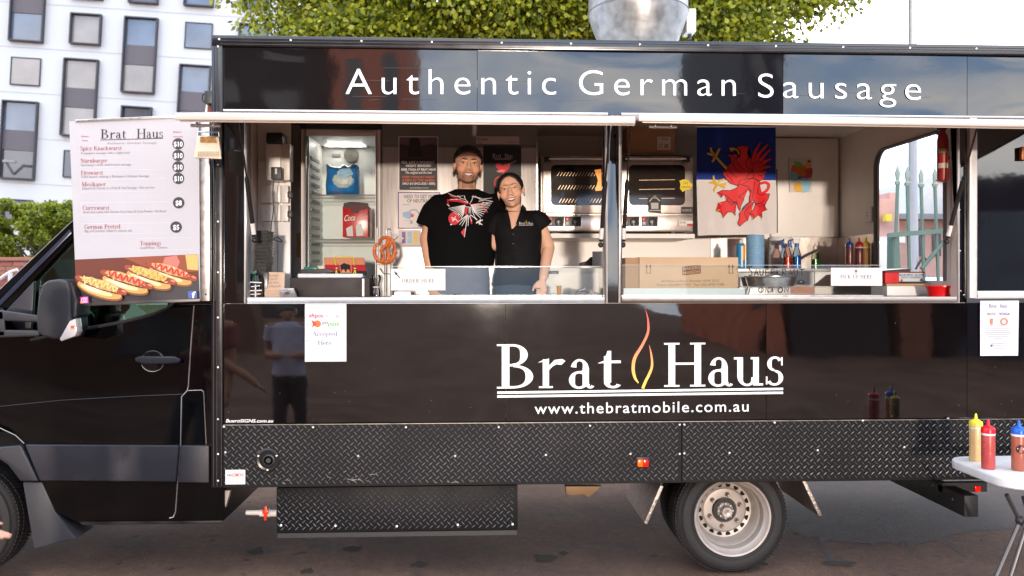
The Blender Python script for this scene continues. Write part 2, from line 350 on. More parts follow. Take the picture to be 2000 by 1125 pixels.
# darker brown patch with ragged edge behind the rear wheel
sp = MB(); gq = lambda u, v: P(u, v, 1.75*F/(v-V0)-D)
edge = [(1548, 1046), (1575, 1060), (1598, 1058), (1606, 1075), (1612, 1100), (1622, 1112), (1634, 1108), (1622, 1088), (1616, 1062), (1650, 1070), (1664, 1072), (1668, 1078), (1674, 1071), (1700, 1072), (1704, 1082), (1712, 1084), (1716, 1073), (1745, 1071), (1752, 1079), (1758, 1070), (1772, 1072), (1774, 1092), (1784, 1094), (1786, 1074), (1826, 1068), (1850, 1080), (1880, 1098), (1894, 1106), (1888, 1096), (1862, 1076), (1840, 1062), (1900, 1050), (1990, 1048), (2060, 1040), (2040, 960), (1900, 925), (1700, 920), (1560, 930), (1500, 980)]
pts = [gq(u+random.uniform(-2, 2), v+random.uniform(-1.5, 1.5)) for u, v in edge]
sp.add([(p.x, p.y, .0015) for p in pts], [tuple(range(len(pts)))])
tag(sp.build('ragged_patch', mat('dark_blotch', (.075, .052, .042), .85, var=.5, vs=9, bump=.9, bs=95)), kind='structure')
dk = mat('oil', (.040, .026, .018), .95, var=.35, vs=12)
# oil drips
for (u, v, a, b_) in ((1063, 1092, .07, .03), (1100, 1083, .03, .015), (820, 1100, .05, .02), (690, 1068, .06, .02), (500, 1070, .05, .025), (1490, 1110, .03, .015), (600, 1110, .035, .02), (1640, 1112, .10, .02)):
    d_ = 1.75*F/(v-V0); p = P(u, v, d_-D); m_ = MB()
    m_.add([(p.x+a*math.cos(t)*(1+.25*math.sin(3*t+u)), p.y+2.4*b_*math.sin(t)*(1+.3*math.sin(4*t+v)), .003) for t in [2*math.pi*k/18 for k in range(18)]], [tuple(range(18))])
    tag(m_.build('oil_drip', dk), kind='structure')

# ================================================================== food truck
black = mat('black_gloss_vinyl', (.0035, .0026, .0026), .04, var=.2, vs=3, bump=.05, bs=3.5, ior=1.86, rvar=.35)
blacktrim = mat('black_aluminium_trim', (.006, .0055, .0065), .2, var=.2, bump=.1, bs=4, ior=1.7, stretch=(1, 1, 1))
alu = mat('aluminium', (.62, .60, .58), .30, 1, var=.06, vs=30)
alup = mat('painted_aluminium', (.70, .67, .65), .38, .35, var=.06, vs=20)
steel = mat('brushed_steel', (.50, .46, .43), .36, .6, var=.10, vs=10, bump=.035, bs=12, stretch=(7, 1, .5))
steel2 = mat('quilted_steel', (.62, .55, .48), .3, 1, var=.1, vs=9, bump=.6, bs=3)
white = mat('white_laminate', (.82, .77, .72), .42, var=.03)
white2 = mat('white_plastic', (.78, .76, .73), .4, var=.03)
dark = mat('dark_plastic', (.018, .018, .02), .45, bump=.05)
rubber = mat('rubber', (.022, .019, .018), .75, var=.25, vs=20, bump=.3, bs=70)
rivm = mat('rivet_metal', (.75, .73, .72), .3, .7, rvar=0)
T = thing('food_truck', 'long black food truck with open serving hatches and white lettering', 'truck')
ZT, ZTB, ZWT, ZWB, ZS, ZSB = Z(77), Z(98), Z(224), Z(592), Z(824), Z(946)
XL, XLI, XE = X(414), X(436), 4.1
WL0, WL1, WR0, WR1 = X(478), X(1186), X(1208), X(1872)
DR0 = X(1890)
RW = 2.0                                   # depth of the box body
def part(name, m, fn, parent=T, **k):
    mb = MB(); fn(mb); return mb.build(name, m, parent, **k)
def panel(x0, x1, z0, z1, name='side_panel'):
    # gently oil-canned sheet skin so that reflections wander
    nx, nz = max(2, int((x1-x0)/.06)), max(2, int((z1-z0)/.05)); mb = MB(); vs = []
    for j in range(nz+1):
        for i in range(nx+1):
            x, z = x0+(x1-x0)*i/nx, z0+(z1-z0)*j/nz; e = min(1, 8*min(i/nx, 1-i/nx), 8*min(j/nz, 1-j/nz))
            vs.append((x, .0052+.0018*e*(math.sin(x*2.3+z)+.6*math.sin(x*5.1+2*z+1)+.5*math.sin(z*7+x)), z))
    mb.add(vs, [(j*(nx+1)+i, j*(nx+1)+i+1, (j+1)*(nx+1)+i+1, (j+1)*(nx+1)+i) for j in range(nz) for i in range(nx)])
    k = len(mb.v); mb.box(x0, x1, .012, .04, z0, z1)
    return mb.build(name, black, T, smooth=True, facing=False)
g_ = .003
cuts = [XLI, X(932), X(1530), DR0, XE]
for a, b in zip(cuts[:-1], cuts[1:]): panel(a+g_/2, b-g_/2, ZWT+.004, ZTB-.002)
cuts = [XLI, X(988), X(1497), DR0-.001, XE]
for a, b in zip(cuts[:-1], cuts[1:]): panel(a+g_/2, b-g_/2, ZS+.003, ZWB-.003)
panel(XLI+.001, WL0-.002, ZWB, ZWT, 'post_panel'); panel(WL1+.002, WR0-.002, ZWB, ZWT, 'post_panel'); panel(WR1+.002, DR0-.002, ZWB, ZWT, 'post_panel')
# rear service door beside the hatch
panel(DR0+.042, XE-.06, ZWB+.04, ZWT-.04, 'rear_door_panel')
def fr(mb):
    z0, z1 = Z(583), Z(250)
    mb.box(DR0, DR0+.045, -.022, .03, z0, ZWT); mb.box(DR0+.045, XE-.02, -.022, .03, z0, z0+.042); mb.box(DR0+.045, XE-.02, -.022, .03, z1+.02, z1+.06)
part('rear_door_frame', alup, fr, bevel=.004)
part('door_latch', mat('amber_lens', C(190, 110, 40), .3), lambda m: m.pbox(1996, 286, 2012, 312, -.03, .0), bevel=.004)
# corner and roof-edge extrusions
part('corner_trim', blacktrim, lambda m: m.box(XL, XLI, -.012, .05, ZSB+.0, ZT-.003), bevel=.006)
part('roof_trim', blacktrim, lambda m: m.box(XL+.002, XE, -.016, .05, ZTB, ZT), bevel=.006)
def ridges(m):
    for x in (XL+.012, XL+.030, XLI-.006): m.box(x, x+.004, -.0165, -.011, ZSB+.01, ZTB-.0)
    for z in (ZTB+.008, ZTB+.026, ZT-.020): m.box(XL+.05, XE, -.0205, -.015, z, z+.004)
part('trim_ridges', mat('trim_ridge', (.08, .075, .08), .18, .3), ridges, bevel=.001, seg=1)
part('roof_deck', white2, lambda m: m.box(XL+.02, XE, .052, RW, ZT-.05, ZT-.012))
part('far_side_wall', white2, lambda m: m.box(XL+.01, X(1876)+.03, RW-.04, RW, .72, ZT-.06))
part('front_bulkhead', black, lambda m: m.box(XL+.01, XL+.035, .052, RW-.05, .72, ZT-.06))
part('rear_wall', black, lambda m: m.box(XE-.035, XE-.002, .042, RW-.05, .6, ZT-.06))
part('floor_pan', mat('floor_vinyl', (.12, .11, .10), .6), lambda m: m.box(XL+.04, XE-.04, .05, RW-.05, .72, .80))
# pop rivets
rv = MB()
def rivet(x, z, y=-.017, r=.0075):
    n = 8; k = len(rv.v)
    rv.add([(x+r*math.cos(2*math.pi*i/n), y+.003, z+r*math.sin(2*math.pi*i/n)) for i in range(n)]+[(x+.6*r*math.cos(2*math.pi*i/n), y-.001, z+.6*r*math.sin(2*math.pi*i/n)) for i in range(n)]+[(x, y-.0022, z)],
           [(i, (i+1) % n, n+(i+1) % n, n+i) for i in range(n)]+[(n+i, n+(i+1) % n, 2*n) for i in range(n)])
for i in range(16): rivet(X(430)+i*.398, (ZT+ZTB)/2+.006, -.021)
for v in (92, 224, 323, 433, 352+180, 620, 717, 818, 886, 938): rivet(X(427), Z(v, 0, 430), -.0165)
for u, v in ((438, 833), (612, 834), (793, 834), (974, 834), (1152, 831), (1327, 829), (1336, 829), (1512, 825), (1684, 821), (1850, 817), (441, 883), (700, 890), (889, 890), (1066, 888), (1231, 886), (1327, 886), (1336, 885), (1424, 884), (1596, 879), (1765, 873)):
    p = P(u, v, 0); rivet(p.x, p.z, -.012)
for u, v in ((1874, 410), (1875, 490), (1876, 568), (1882, 576)): p = P(u, v); rivet(p.x, p.z, -.004, .005)
tag(rv.build('rivet_heads', rivm, T, smooth=True), kind='stuff')
# tread-plate skirt
tread = mat('tread_plate', (.006, .0055, .006), .5, .0, var=.25, vs=4, bump=.06, bs=30, ior=1.28)
treadr = mat('tread_ridge', (.24, .22, .22), .3, .7, var=.6, vs=3)  # ridges paler than the plate: wear plus flash highlights put into the colour
def treads(x0, x1, z0, z1, Y, parent, holes=()):
    mb = MB(); px_, q = .0405, .0395; hl, hw, hh = .0165, .0026, .0028
    j = 0
    while z0+.012+j*q/2 < z1-.012:
        z = z1-.018-j*q/2
        if z < z0+.010: break
        i = 0; off = px_/2 if j % 2 else 0
        while True:
            x = x0+.014+off+i*px_; i += 1
            if x > x1-.014: break
            if any((x-hx)**2+(z-hz)**2 < hr*hr for hx, hz, hr in holes): continue
            a = R(-48 if j % 2 == 0 else 42)+random.uniform(-.03, .03); c, s_ = math.cos(a), math.sin(a)
            def q3(l, w, h): return (x+l*c-w*s_, Y-h, z+l*s_+w*c)
            mb.add([q3(-hl, 0, 0), q3(-hl*.35, -hw, 0), q3(hl*.35, -hw, 0), q3(hl, 0, 0), q3(hl*.35, hw, 0), q3(-hl*.35, hw, 0), q3(-hl*.5, 0, hh), q3(hl*.5, 0, hh)],
                   [(0, 1, 6), (1, 2, 7, 6), (2, 3, 7), (3, 4, 7), (4, 5, 6, 7), (5, 0, 6)])
        j += 1
    tag(mb.build('tread_pattern', treadr, parent), kind='stuff')
pf = P(524, 897)
for a, b in ((XLI+.001, X(1331)-.001), (X(1331)+.001, XE)):
    sk_ = part('skirt_panel', tread, lambda m: m.box(a, b, -.008, .03, ZSB, ZS-.002), bevel=.002, seg=1)
    treads(a, b, ZSB, ZS, -.008, sk_, ((pf.x, pf.z, .062),))
part('skirt_edge', mat('bare_edge', (.25, .22, .20), .4, .6, var=.6, vs=14), lambda m: m.box(XLI+.002, XE, -.0095, -.001, ZS-.006, ZS-.002))
# scuffs on the skirt
sc = MB()
for k in range(26):
    c = random.choice(((690, 925, 60, 8), (690, 935, 40, 8), (560, 940, 40, 10), (880, 942, 40, 4)))
    u, v = random.gauss(c[0], c[2]/2), random.gauss(c[1], c[3]/2)
    if v > 945: continue
    sc.stroke([(u, v), (u+random.uniform(2, 9), v+random.uniform(-2, 3))], random.uniform(.6, 1.4), -.0112)
tag(sc.build('scuff_marks', mat('scratched_metal', (.25, .23, .23), .4, .5), T, facing=True), kind='stuff')
# filler cap ring, maker's plate, side light
rg = part('filler_ring', mat('black_metal', (.03, .028, .028), .3, .5), lambda m: m.lathe([(.066, .003), (.066, -.010), (.058, -.014), (.046, -.012), (.040, .012), (.026, .012)], (pf.x, -.008, pf.z), 32, 'y'), smooth=True)
part('filler_hose', dark, lambda m: m.lathe([(.034, .010), (.034, -.006), (.026, -.008), (.024, -.002), (.016, -.002), (.014, -.010), (.004, -.010)], (pf.x+.004, -.006, pf.z-.004), 24, 'y'), parent=rg, smooth=True)
for a in (25, 155, 270):
    part('ring_screw', rivm, lambda m: m.lathe([(.0065, 0), (.005, -.003), (0.0001, -.004)], (pf.x+.056*math.cos(R(a)), -.021, pf.z+.056*math.sin(R(a))), 8, 'y'), parent=rg, smooth=True)
pl = part('maker_plate', white2, lambda m: m.pbox(440, 918, 479, 946, -.014, -.0105), bevel=.001, seg=1)
text('VAN', 443, 931, 454, 931, 6, -.0146, ink(30, 28, 30), pl, bold=.02); text('DEMONS', 455, 931, 476, 931, 7, -.0146, ink(200, 30, 30), pl, bold=.02)
part('plate_print', ink(120, 118, 118), lambda m: (m.stroke([(455, 935), (477, 935)], .8, -.0146), m.stroke([(445, 940), (475, 940)], .8, -.0146), m.stroke([(453, 943), (467, 943)], .8, -.0146)), parent=pl, facing=True)
ml = part('side_marker_lamp', mat('amber_lens2', C(255, 96, 10), .2, emit=.35), lambda m: m.pbox(1246, 898, 1256, 912, -.035, -.008), bevel=.005)
part('red_lens', mat('red_lens', C(235, 20, 14), .2, emit=.25), lambda m: m.pbox(1256.3, 898, 1267, 912, -.035, -.008), parent=ml, bevel=.005)
part('lamp_base', dark, lambda m: m.pbox(1243, 893, 1269, 899, -.03, -.0085), parent=ml, bevel=.003)
# under-slung tank box, drain valve, mud guards, wheel, beam
tb = part('tank_box', tread, lambda m: m.pbox(540, 953, 1011, 1035, .05, .85), bevel=.004)
a, b = P(540, 953, .05), P(1011, 1035, .05); treads(a.x, b.x, b.z, a.z, .05, tb)
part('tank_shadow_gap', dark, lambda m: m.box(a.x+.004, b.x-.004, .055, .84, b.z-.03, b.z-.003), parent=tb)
for u, v in ((549, 1026), (655, 1027), (775, 1028), (894, 1025), (1001, 1024)):
    p = P(u, v, .05); part('tank_bolt', rivm, lambda m: m.lathe([(.008, 0), (.006, -.003), (.0001, -.004)], (p.x, .047, p.z), 8, 'y'), parent=tb, smooth=True)
dp = part('drain_pipe', mat('pvc', (.80, .74, .68), .35), lambda m: (m.tube([P(541, 1002, .25), P(508, 1002, .25)], .021, 14), m.tube([P(509, 1001, .25), P(481, 1001, .25)], [.0165, .0145], 12), m.tube([P(528, 1001, .25), P(522, 1001, .25)], .027, 14)), smooth=True)
part('valve_handle', mat('orange_red_plastic', C(235, 60, 20), .35), lambda m: (m.pprism([(516, 989), (521, 989), (522, 1000), (520, 1017), (516, 1017), (514, 1002)], .215, .23), m.pbox(512, 997, 524, 1004, .213, .238)), parent=dp, bevel=.002)
guard = mat('silver_tread', (.42, .37, .33), .42, .9, var=.3, vs=24, bump=.6, bs=60)
def mudg(us, vs_, ue, ve, w):
    a, b = P(us, vs_, .05), P(ue, ve, .05); d = (b-a).normalized(); n_ = Vector((-d.z, 0, d.x))*w
    def f(m): m.add([a, b, b+n_, a+n_]+[q+Vector((0, .6, 0)) for q in (a, b, b+n_, a+n_)], [(0, 1, 2, 3), (7, 6, 5, 4), (0, 4, 5, 1), (1, 5, 6, 2), (2, 6, 7, 3), (3, 7, 4, 0)])
    part('mud_guard', guard, f, bevel=.003)
mudg(1290, 948, 1258, 1022, .02); mudg(1566, 938, 1600, 1009, .02)
part('chassis_rail', dark, lambda m: (m.box(XL, 3.6, .62, .70, .50, .66), m.box(XL, 3.6, 1.32, 1.40, .50, .66)))
part('axle_housing', dark, lambda m: (m.tube([(X(1428), .3, .335), (X(1428), 1.75, .335)], .06, 12), m.ell((X(1428), 1.0, .335), .16)), smooth=True)
part('spring_bracket', mat('rusty_bracket', (.30, .19, .10), .6, .4), lambda m: m.pprism([(1104, 950), (1175, 950), (1160, 964), (1150, 972), (1140, 966), (1118, 968), (1106, 966)], .5, .56), bevel=.004)
def wheel(c, y, name='rear_wheel', dual=True):
    w = bpy.data.objects.new(name, None); COL.objects.link(w); w.parent = T
    c = Vector((c.x, y, .337))
    tp = [(.228, .012), (.240, .004), (.262, -.002), (.290, .0), (.316, .012), (.330, .034), (.3365, .06), (.337, .12), (.3365, .17), (.328, .196), (.300, .215), (.240, .215), (.226, .20)]
    ty = part('tyre', rubber, lambda m: m.lathe(tp, c, 72, 'y', True), parent=w, smooth=True, sharp=60)
    tr = MB()
    for k in range(90):
        for row, (ya, yb) in enumerate(((.03, .066), (.075, .11), (.118, .153), (.162, .196))):
            a = 2*math.pi*(k+.5*(row % 2))/90; da = .022; rr = .3405; vs = []
            r_in = .331
            for rad in (r_in, rr if row in (1, 2) else rr-.003):
                vs += [(c.x+rad*math.cos(a+s1*da+(.012 if yy == ya else -.012)), c.y+yy, c.z+rad*math.sin(a+s1*da+(.012 if yy == ya else -.012))) for yy, s1 in ((ya, -1), (ya, 1), (yb, 1), (yb, -1))]
            tr.add(vs, [(4, 5, 6, 7), (0, 1, 5, 4), (1, 2, 6, 5), (2, 3, 7, 6), (3, 0, 4, 7)])
    tag(tr.build('tread_blocks', rubber, ty), kind='stuff')
    sl_ = MB()
    for rr in (.246, .300, .308): sl_.lathe([(rr, .0), (rr+.0015, -.0035), (rr+.003, .0)], c, 64, 'y', cap=False)
    sl_.build('sidewall_ribs', rubber, ty, smooth=True)
    rimm = mat('wheel_silver', (.44, .38, .34), .42, .25, var=.12, vs=10)
    dd = lambda l: [(r_, h_*1.22 if h_ > .02 else h_) for r_, h_ in l]
    part('rim', rimm, lambda m: m.lathe(dd([(.222, .02), (.232, .004), (.229, -.004), (.219, .0), (.212, .020), (.197, .030), (.194, .075), (.184, .085), (.180, .128), (.168, .146), (.140, .150), (.128, .140), (.110, .138), (.078, .138), (.070, .150), (.070, .17)]), c, 72, 'y', cap=False), parent=w, smooth=True)
    for k in range(18):
        a = 2*math.pi*k/18; part('rim_hole', mat('hole_black', (.004, .004, .004), .9), lambda m: m.lathe([(.0155, .003), (.0155, -.001), (.0001, -.001)], (c.x+.154*math.cos(a), c.y+.1805, c.z+.154*math.sin(a)), 14, 'y'), parent=w)
    part('hub_bore', mat('hub_dark', (.035, .03, .028), .5, .5), lambda m: m.lathe(dd([(.0695, .137), (.066, .146), (.05, .155), (.0001, .155)]), c, 32, 'y'), parent=w, smooth=True)
    part('hub', mat('hub_metal', (.40, .36, .33), .45, .6, var=.25, vs=40), lambda m: (m.lathe(dd([(.054, .152), (.050, .125), (.036, .118), (.034, .095), (.030, .088), (.006, .087), (.0001, .090)]), c, 32, 'y'),
         [m.lathe(dd([(.009, .13), (.008, .112), (.0001, .110)]), (c.x+.043*math.cos(a), c.y, c.z+.043*math.sin(a)), 8, 'y') for a in [2*math.pi*k/8 for k in range(8)]]), parent=w, smooth=True)
    for k in range(6):
        a = 2*math.pi*k/6+.35; part('lug_nut', mat('nut', (.35, .28, .22), .45, .7), lambda m: m.lathe(dd([(.016, .139), (.014, .131), (.011, .129), (.011, .112), (.008, .108), (.0001, .108)]), (c.x+.098*math.cos(a), c.y, c.z+.098*math.sin(a)), 6, 'y'), parent=w)
    if dual:
        part('inner_tyre', rubber, lambda m: m.lathe([(r_, h_+.27) for r_, h_ in tp], c, 64, 'y', True), parent=w, smooth=True, sharp=60)
    return w
wheel(P(1432, 1017, .08), .085)
fw = wheel(P(-85, 1000, .16), .16, 'front_wheel', False)
part('tow_beam', dark, lambda m: m.box(X(1880, .1), X(1880, .1)+.085, .08, 1.7, Z(1010, .08, 1890), Z(968, .08, 1890)), bevel=.004)
part('beam_bracket', dark, lambda m: m.box(X(1740, .6), X(1740, .6)+.28, .55, .75, .46, .60))
for y, z in ((.2, .40), (.42, .43), (.62, .42)):
    part('beam_bolt', rivm, lambda m: m.lathe([(.008, 0), (.0001, -.005)], (X(1880, .1)-.002, y, z), 8, 'x'), smooth=True)
part('rear_tail_lamp', mat('red_lens', C(235, 20, 14), .2), lambda m: m.pbox(1905, 950, 1916, 961, .3, .36), bevel=.004)
part('lamp_bar', dark, lambda m: m.box(X(1880, .1), X(1925, .33), .315, .36, Z(962, .3, 1910), Z(950, .3, 1910)+.02))

# hatch frames
def frame(x0, x1, nm):
    fw_ = .018
    def f(m):
        m.box(x0, x0+fw_, -.014, .05, ZWB, ZWT); m.box(x1-fw_, x1, -.014, .05, ZWB, ZWT)
        m.box(x0+fw_, x1-fw_, -.014, .05, ZWB, ZWB+.034); m.box(x0+fw_, x1-fw_, -.014, .05, ZWT-.026, ZWT)
    return part(nm, alup, f, bevel=.002, seg=1)
for x0, x1 in ((WL0, WL1), (WR0, WR1)):
    f_ = frame(x0, x1, 'hatch_frame')
    for i in range(9):
        x = x0+.05+(x1-x0-.1)*i/8
        part('frame_screw', mat('screw_grey', (.4, .38, .37), .4, .8), lambda m: m.lathe([(.004, 0), (.0001, -.002)], (x, -.0145, ZWT-.013), 8, 'y'), parent=f_)
# flaps: lifted hatch doors, tipped slightly down towards the street
flapm = mat('flap_enamel', (.56, .48, .43), .36, .1, var=.05, vs=5)
def flap(x0, x1, drop, ln, twist=0):
    fl = bpy.data.objects.new('hatch_flap', None); COL.objects.link(fl); fl.parent = T
    def pt(x, t, dz): k = (x-x0)/(x1-x0); return (x, -.02-t*ln, ZWT-.004-t*(drop+twist*k)+dz)
    def slab(m, xa, xb, ta, tb_, z0, z1): m.add([pt(xa, ta, z0), pt(xb, ta, z0), pt(xb, tb_, z0), pt(xa, tb_, z0), pt(xa, ta, z1), pt(xb, ta, z1), pt(xb, tb_, z1), pt(xa, tb_, z1)], [(0, 3, 2, 1), (4, 5, 6, 7), (0, 1, 5, 4), (1, 2, 6, 5), (2, 3, 7, 6), (3, 0, 4, 7)])
    part('flap_panel', flapm, lambda m: slab(m, x0+.012, x1-.012, 0, .985, -.022, .0), parent=fl)
    part('front_edge', flapm, lambda m: (slab(m, x0, x1, .985, 1.0, -.034, .004), slab(m, x0, x1, 1.0, 1.008, -.030, -.008)), parent=fl, bevel=.003)
    part('drip_edge', flapm, lambda m: slab(m, x0+.02, x1-.0, .965, .985, -.042, -.034), parent=fl, bevel=.002)
    part('side_edge', flapm, lambda m: (slab(m, x0, x0+.012, 0, .985, -.03, .002), slab(m, x1-.012, x1, 0, .985, -.03, .002)), parent=fl, bevel=.002)
    part('hinge', alu, lambda m: m.tube([(x0+.03, -.018, ZWT+.006), (x1-.03, -.018, ZWT+.006)], .008, 8), parent=fl, smooth=True)
    part('latch_bar', alu, lambda m: m.tube([pt(x0+.06, .93, -.06), pt(x0+.20, .93, -.06)], .008, 8), parent=fl, smooth=True)
    for k in (.09, .17): part('latch_clip', alu, lambda m: m.lathe([(.014, -.003), (.014, .003)], pt(x0+k, .93, -.056), 12, 'x'), parent=fl)
    return pt
ptL = flap(X(428), X(1196), .140, .66); ptR = flap(X(1202), WR1+.5, .125, .66, .02)
def strut(pt, xb, xt, vb):
    lo_, up_ = Vector((xb, .02, Z(vb, .02))), Vector(pt(xt, .30, -.03)); mid = lo_.lerp(up_, .52)
    sN = part('gas_strut', mat('strut_black', (.012, .012, .013), .35), lambda m: (m.tube([lo_+(mid-lo_)*.06, mid], .0125, 12), m.tube([mid, mid+(up_-mid)*.03], .009, 12)), smooth=True)
    part('strut_rod', mat('strut_rod', (.06, .055, .055), .25, .9), lambda m: m.tube([mid, up_], .0055, 8), parent=sN, smooth=True)
    for bj in (lo_, up_): part('ball_joint', dark, lambda m: m.ell(bj, .016), parent=sN, smooth=True)
    part('warning_label', white2, lambda m: m.tube([lo_+(mid-lo_)*.10, lo_+(mid-lo_)*.28], .0130, 12), parent=sN, smooth=True)
strut(ptL, WL0+.05, WL0+.03, 470); strut(ptL, WL1-.035, WL1-.02, 478); strut(ptR, WR0+.03, WR0+.03, 478); strut(ptR, WR1-.06, WR1-.02, 470)

# interior shell
YB = 1.64; XI0, XI1 = XLI+.03, X(1876)
part('back_lining', white, lambda m: m.box(XI0-.02, XI1+.02, YB, YB+.03, .80, ZT-.06))
part('ceiling_lining', white, lambda m: m.box(XI0-.02, XI1+.02, .055, YB-.001, 2.86, 2.90))
part('front_end_lining', white, lambda m: m.box(XI0-.03, XI0-.004, .055, YB-.002, .80, 2.855))
def rearlin(m):          # end wall with the round-cornered doorway
    x0, x1 = XI1+.004, XI1+.03; y0, y1 = .16, 1.03; z0, z1 = 1.74, 2.66; r = .12
    m.box(x0, x1, y1, YB-.002, .8, 2.855); m.box(x0, x1, .055, y0, .8, 2.855); m.box(x0, x1, y0, y1, z1, 2.855); m.box(x0, x1, y0, y1, .8, z0)
    for (cy_, cz, sy_, sz) in ((y1, z1, -1, -1), (y0, z1, 1, -1)):
        pts = [(cy_, cz)]+[(cy_+sy_*r*(1-math.sin(t)), cz+sz*r*(1-math.cos(t))) for t in [math.pi/2*k/8 for k in range(9)]]
        n = len(pts); vs = [(x0, a, b) for a, b in pts]+[(x1, a, b) for a, b in pts]
        m.add(vs, [tuple(range(n)), tuple(range(2*n-1, n-1, -1))]+[(i, (i+1) % n, n+(i+1) % n, n+i) for i in range(n)])
rl = part('rear_end_lining', white, rearlin)
def rim_(m):
    y0, y1 = .16, 1.03; z0, z1 = 1.74, 2.66; r = .12; pts = [(y1, z0)]
    pts += [(y1-r*(1-math.cos(t)), z1-r*(1-math.sin(t))) for t in [math.pi/2*k/8 for k in range(9)]]
    pts += [(y0+r*(1-math.sin(t)), z1-r*(1-math.cos(t))) for t in [math.pi/2*k/8 for k in range(9)]]+[(y0, z0)]
    m.tube([(XI1, a, b) for a, b in pts], .013, 8)
part('doorway_seal', mat('grey_seal', (.16, .15, .15), .5), rim_, parent=rl, smooth=True)
part('end_splashback', steel2, lambda m: m.box(XI1-.004, XI1+.002, 1.05, YB-.004, 1.83, 2.075), parent=rl)
part('porch_floor', steel, lambda m: m.box(XI1+.04, XE-.05, .1, RW-.06, .80, .81))
part('sloped_cover', steel2, lambda m: m.add([(XI1-.02, .60, 1.70), (XI1-.02, 1.0, 1.70), (XI1-.45, 1.0, 1.70), (XI1+.0, .55, 1.82), (XI1+.0, 1.0, 1.82), (XI1-.35, 1.02, 1.78)], [(0, 3, 4, 1), (0, 2, 5, 3), (3, 5, 4), (1, 4, 5, 2), (0, 1, 2)]))
# benches
CT = 1.645
part('serving_counter', steel, lambda m: m.box(XI0, XI1-.002, .052, .27, CT-.04, CT), bevel=.004)
part('counter_front', white, lambda m: m.box(XI0, XI1-.002, .22, .24, .80, CT-.042))
bnx0 = X(1395, 1.1)
part('rear_bench_top', steel, lambda m: m.box(X(1380, 1.1), XI1-.004, 1.03, YB-.003, 1.80, 1.825), bevel=.003)
part('rear_bench_cabinet', white, lambda m: m.box(X(1380, 1.1), XI1-.006, 1.06, YB-.004, .80, 1.797))
part('rear_splashback', steel2, lambda m: m.box(X(1388, YB), XI1-.005, YB-.010, YB-.002, 1.828, 2.075))
part('overhead_cabinet', white, lambda m: (m.box(X(1516, 1.5), XI1-.012, 1.60, YB-.001, 2.08, 2.85),), bevel=.003)
for u0, u1 in ((1520, 1590), (1592, 1640)):
    d_ = part('drawer', white2, lambda m: m.pbox(u0, 530, u1, 562, 1.045, 1.06), bevel=.003)
    part('drawer_pull', alu, lambda m: m.ell(P((u0*.35+u1*.65), 551, 1.035), (.028, .012, .016)), parent=d_, smooth=True)
tp = part('tap', alu, lambda m: (m.tube([P(1545, 528, 1.2), P(1552, 512, 1.18), P(1575, 498, 1.12), P(1594, 489, 1.08), P(1598, 492, 1.07)], .011, 10), m.tube([P(1545, 535, 1.2), P(1545, 514, 1.2)], .02, 12), m.tube([P(1545, 508, 1.2), P(1561, 499, 1.15)], .007, 8)), smooth=True)
# glass sneeze guards standing on the counter
gl = glass('clear_acrylic', (.90, .93, .92), 1.5, .02)
for u0, u1, v0 in ((766, 1180, 521), (1214, 1724, 518)):
    a, b = P(u0, v0, .09), P(u1, 580, .09)
    gp = part('sneeze_guard', gl, lambda m: m.add([(a.x, .09, CT+.002), (b.x, .09, CT+.002), (b.x, .109, a.z), (a.x, .109, a.z)], [(0, 1, 2, 3)]))
    part('guard_top_edge', mat('acrylic_edge', (.45, .52, .50), .15), lambda m: m.box(a.x, b.x, .107, .112, a.z, a.z+.003), parent=gp)
    part('guard_foot', alu, lambda m: m.box(a.x, b.x, .080, .100, CT+.0005, CT+.010), parent=gp)
part('frosted_strip', mat('frosted_acrylic', (.52, .58, .57), .35), lambda m: m.pbox(1218, 563, 1455, 578, .12, .125))
# roof fan
fc = Vector((P(1246, 40, .62).x, .62, 0)); zf = lambda v: Z(v, .62, 1246)
galv = mat('galvanised', (.27, .265, .26), .42, .75, var=.4, vs=14, bump=.15, bs=20)
RT = ZT-.012
fan = part('exhaust_fan', galv, lambda m: m.lathe([(.20, RT), (.20, RT+.07), (.215, RT+.075), (.23, RT+.10), (.322, zf(34)), (.322, zf(-80)), (.30, zf(-84)), (.0001, zf(-100))], fc, 64), smooth=True)
for vz, rr in ((52, .268), (60, .246), (26, .324)): part('fan_seam', mat('seam_dark', (.2, .2, .2), .5, .6), lambda m: m.lathe([(rr, zf(vz)-.003), (rr+.004, zf(vz)), (rr, zf(vz)+.003)], fc, 64, cap=False), parent=fan, smooth=True)
def onfan(name, m_, a0, a1, z0, z1, rr=.3235):
    def f(m):
        n = 14; m.add([(fc.x+rr*math.sin(a0+(a1-a0)*k/n), fc.y-rr*math.cos(a0+(a1-a0)*k/n), z) for z in (z0, z1) for k in range(n+1)], [(k, k+1, n+2+k, n+1+k) for k in range(n)])
    return part(name, m_, f, parent=fan, smooth=True)
onfan('fan_sticker', ink(236, 236, 236), .08, .95, zf(24), zf(-18)); onfan('sticker_band', ink(60, 52, 60), .1, .92, zf(12), zf(4), .3245)
vs, fs = sans_geo('www.cfmair.com.au', 1.05, .01)
wx = max(v[0] for v in vs)
def stick(m): m.add([(fc.x+.3252*math.sin(.18+.70*v[0]/wx), fc.y-.3252*math.cos(.18+.70*v[0]/wx), zf(11.2)+v[1]*.017) for v in vs], fs)
part('sticker_lettering', ink(235, 235, 238), stick, parent=fan)
part('fan_switch_box', mat('cream_box', (.72, .68, .64), .4), lambda m: m.pbox(1341, 16, 1360, 62, .62, .74), parent=fan, bevel=.008)
part('cable_gland', dark, lambda m: m.tube([P(1347, 60, .68), P(1347, 76, .68)], .014, 10), parent=fan, smooth=True)
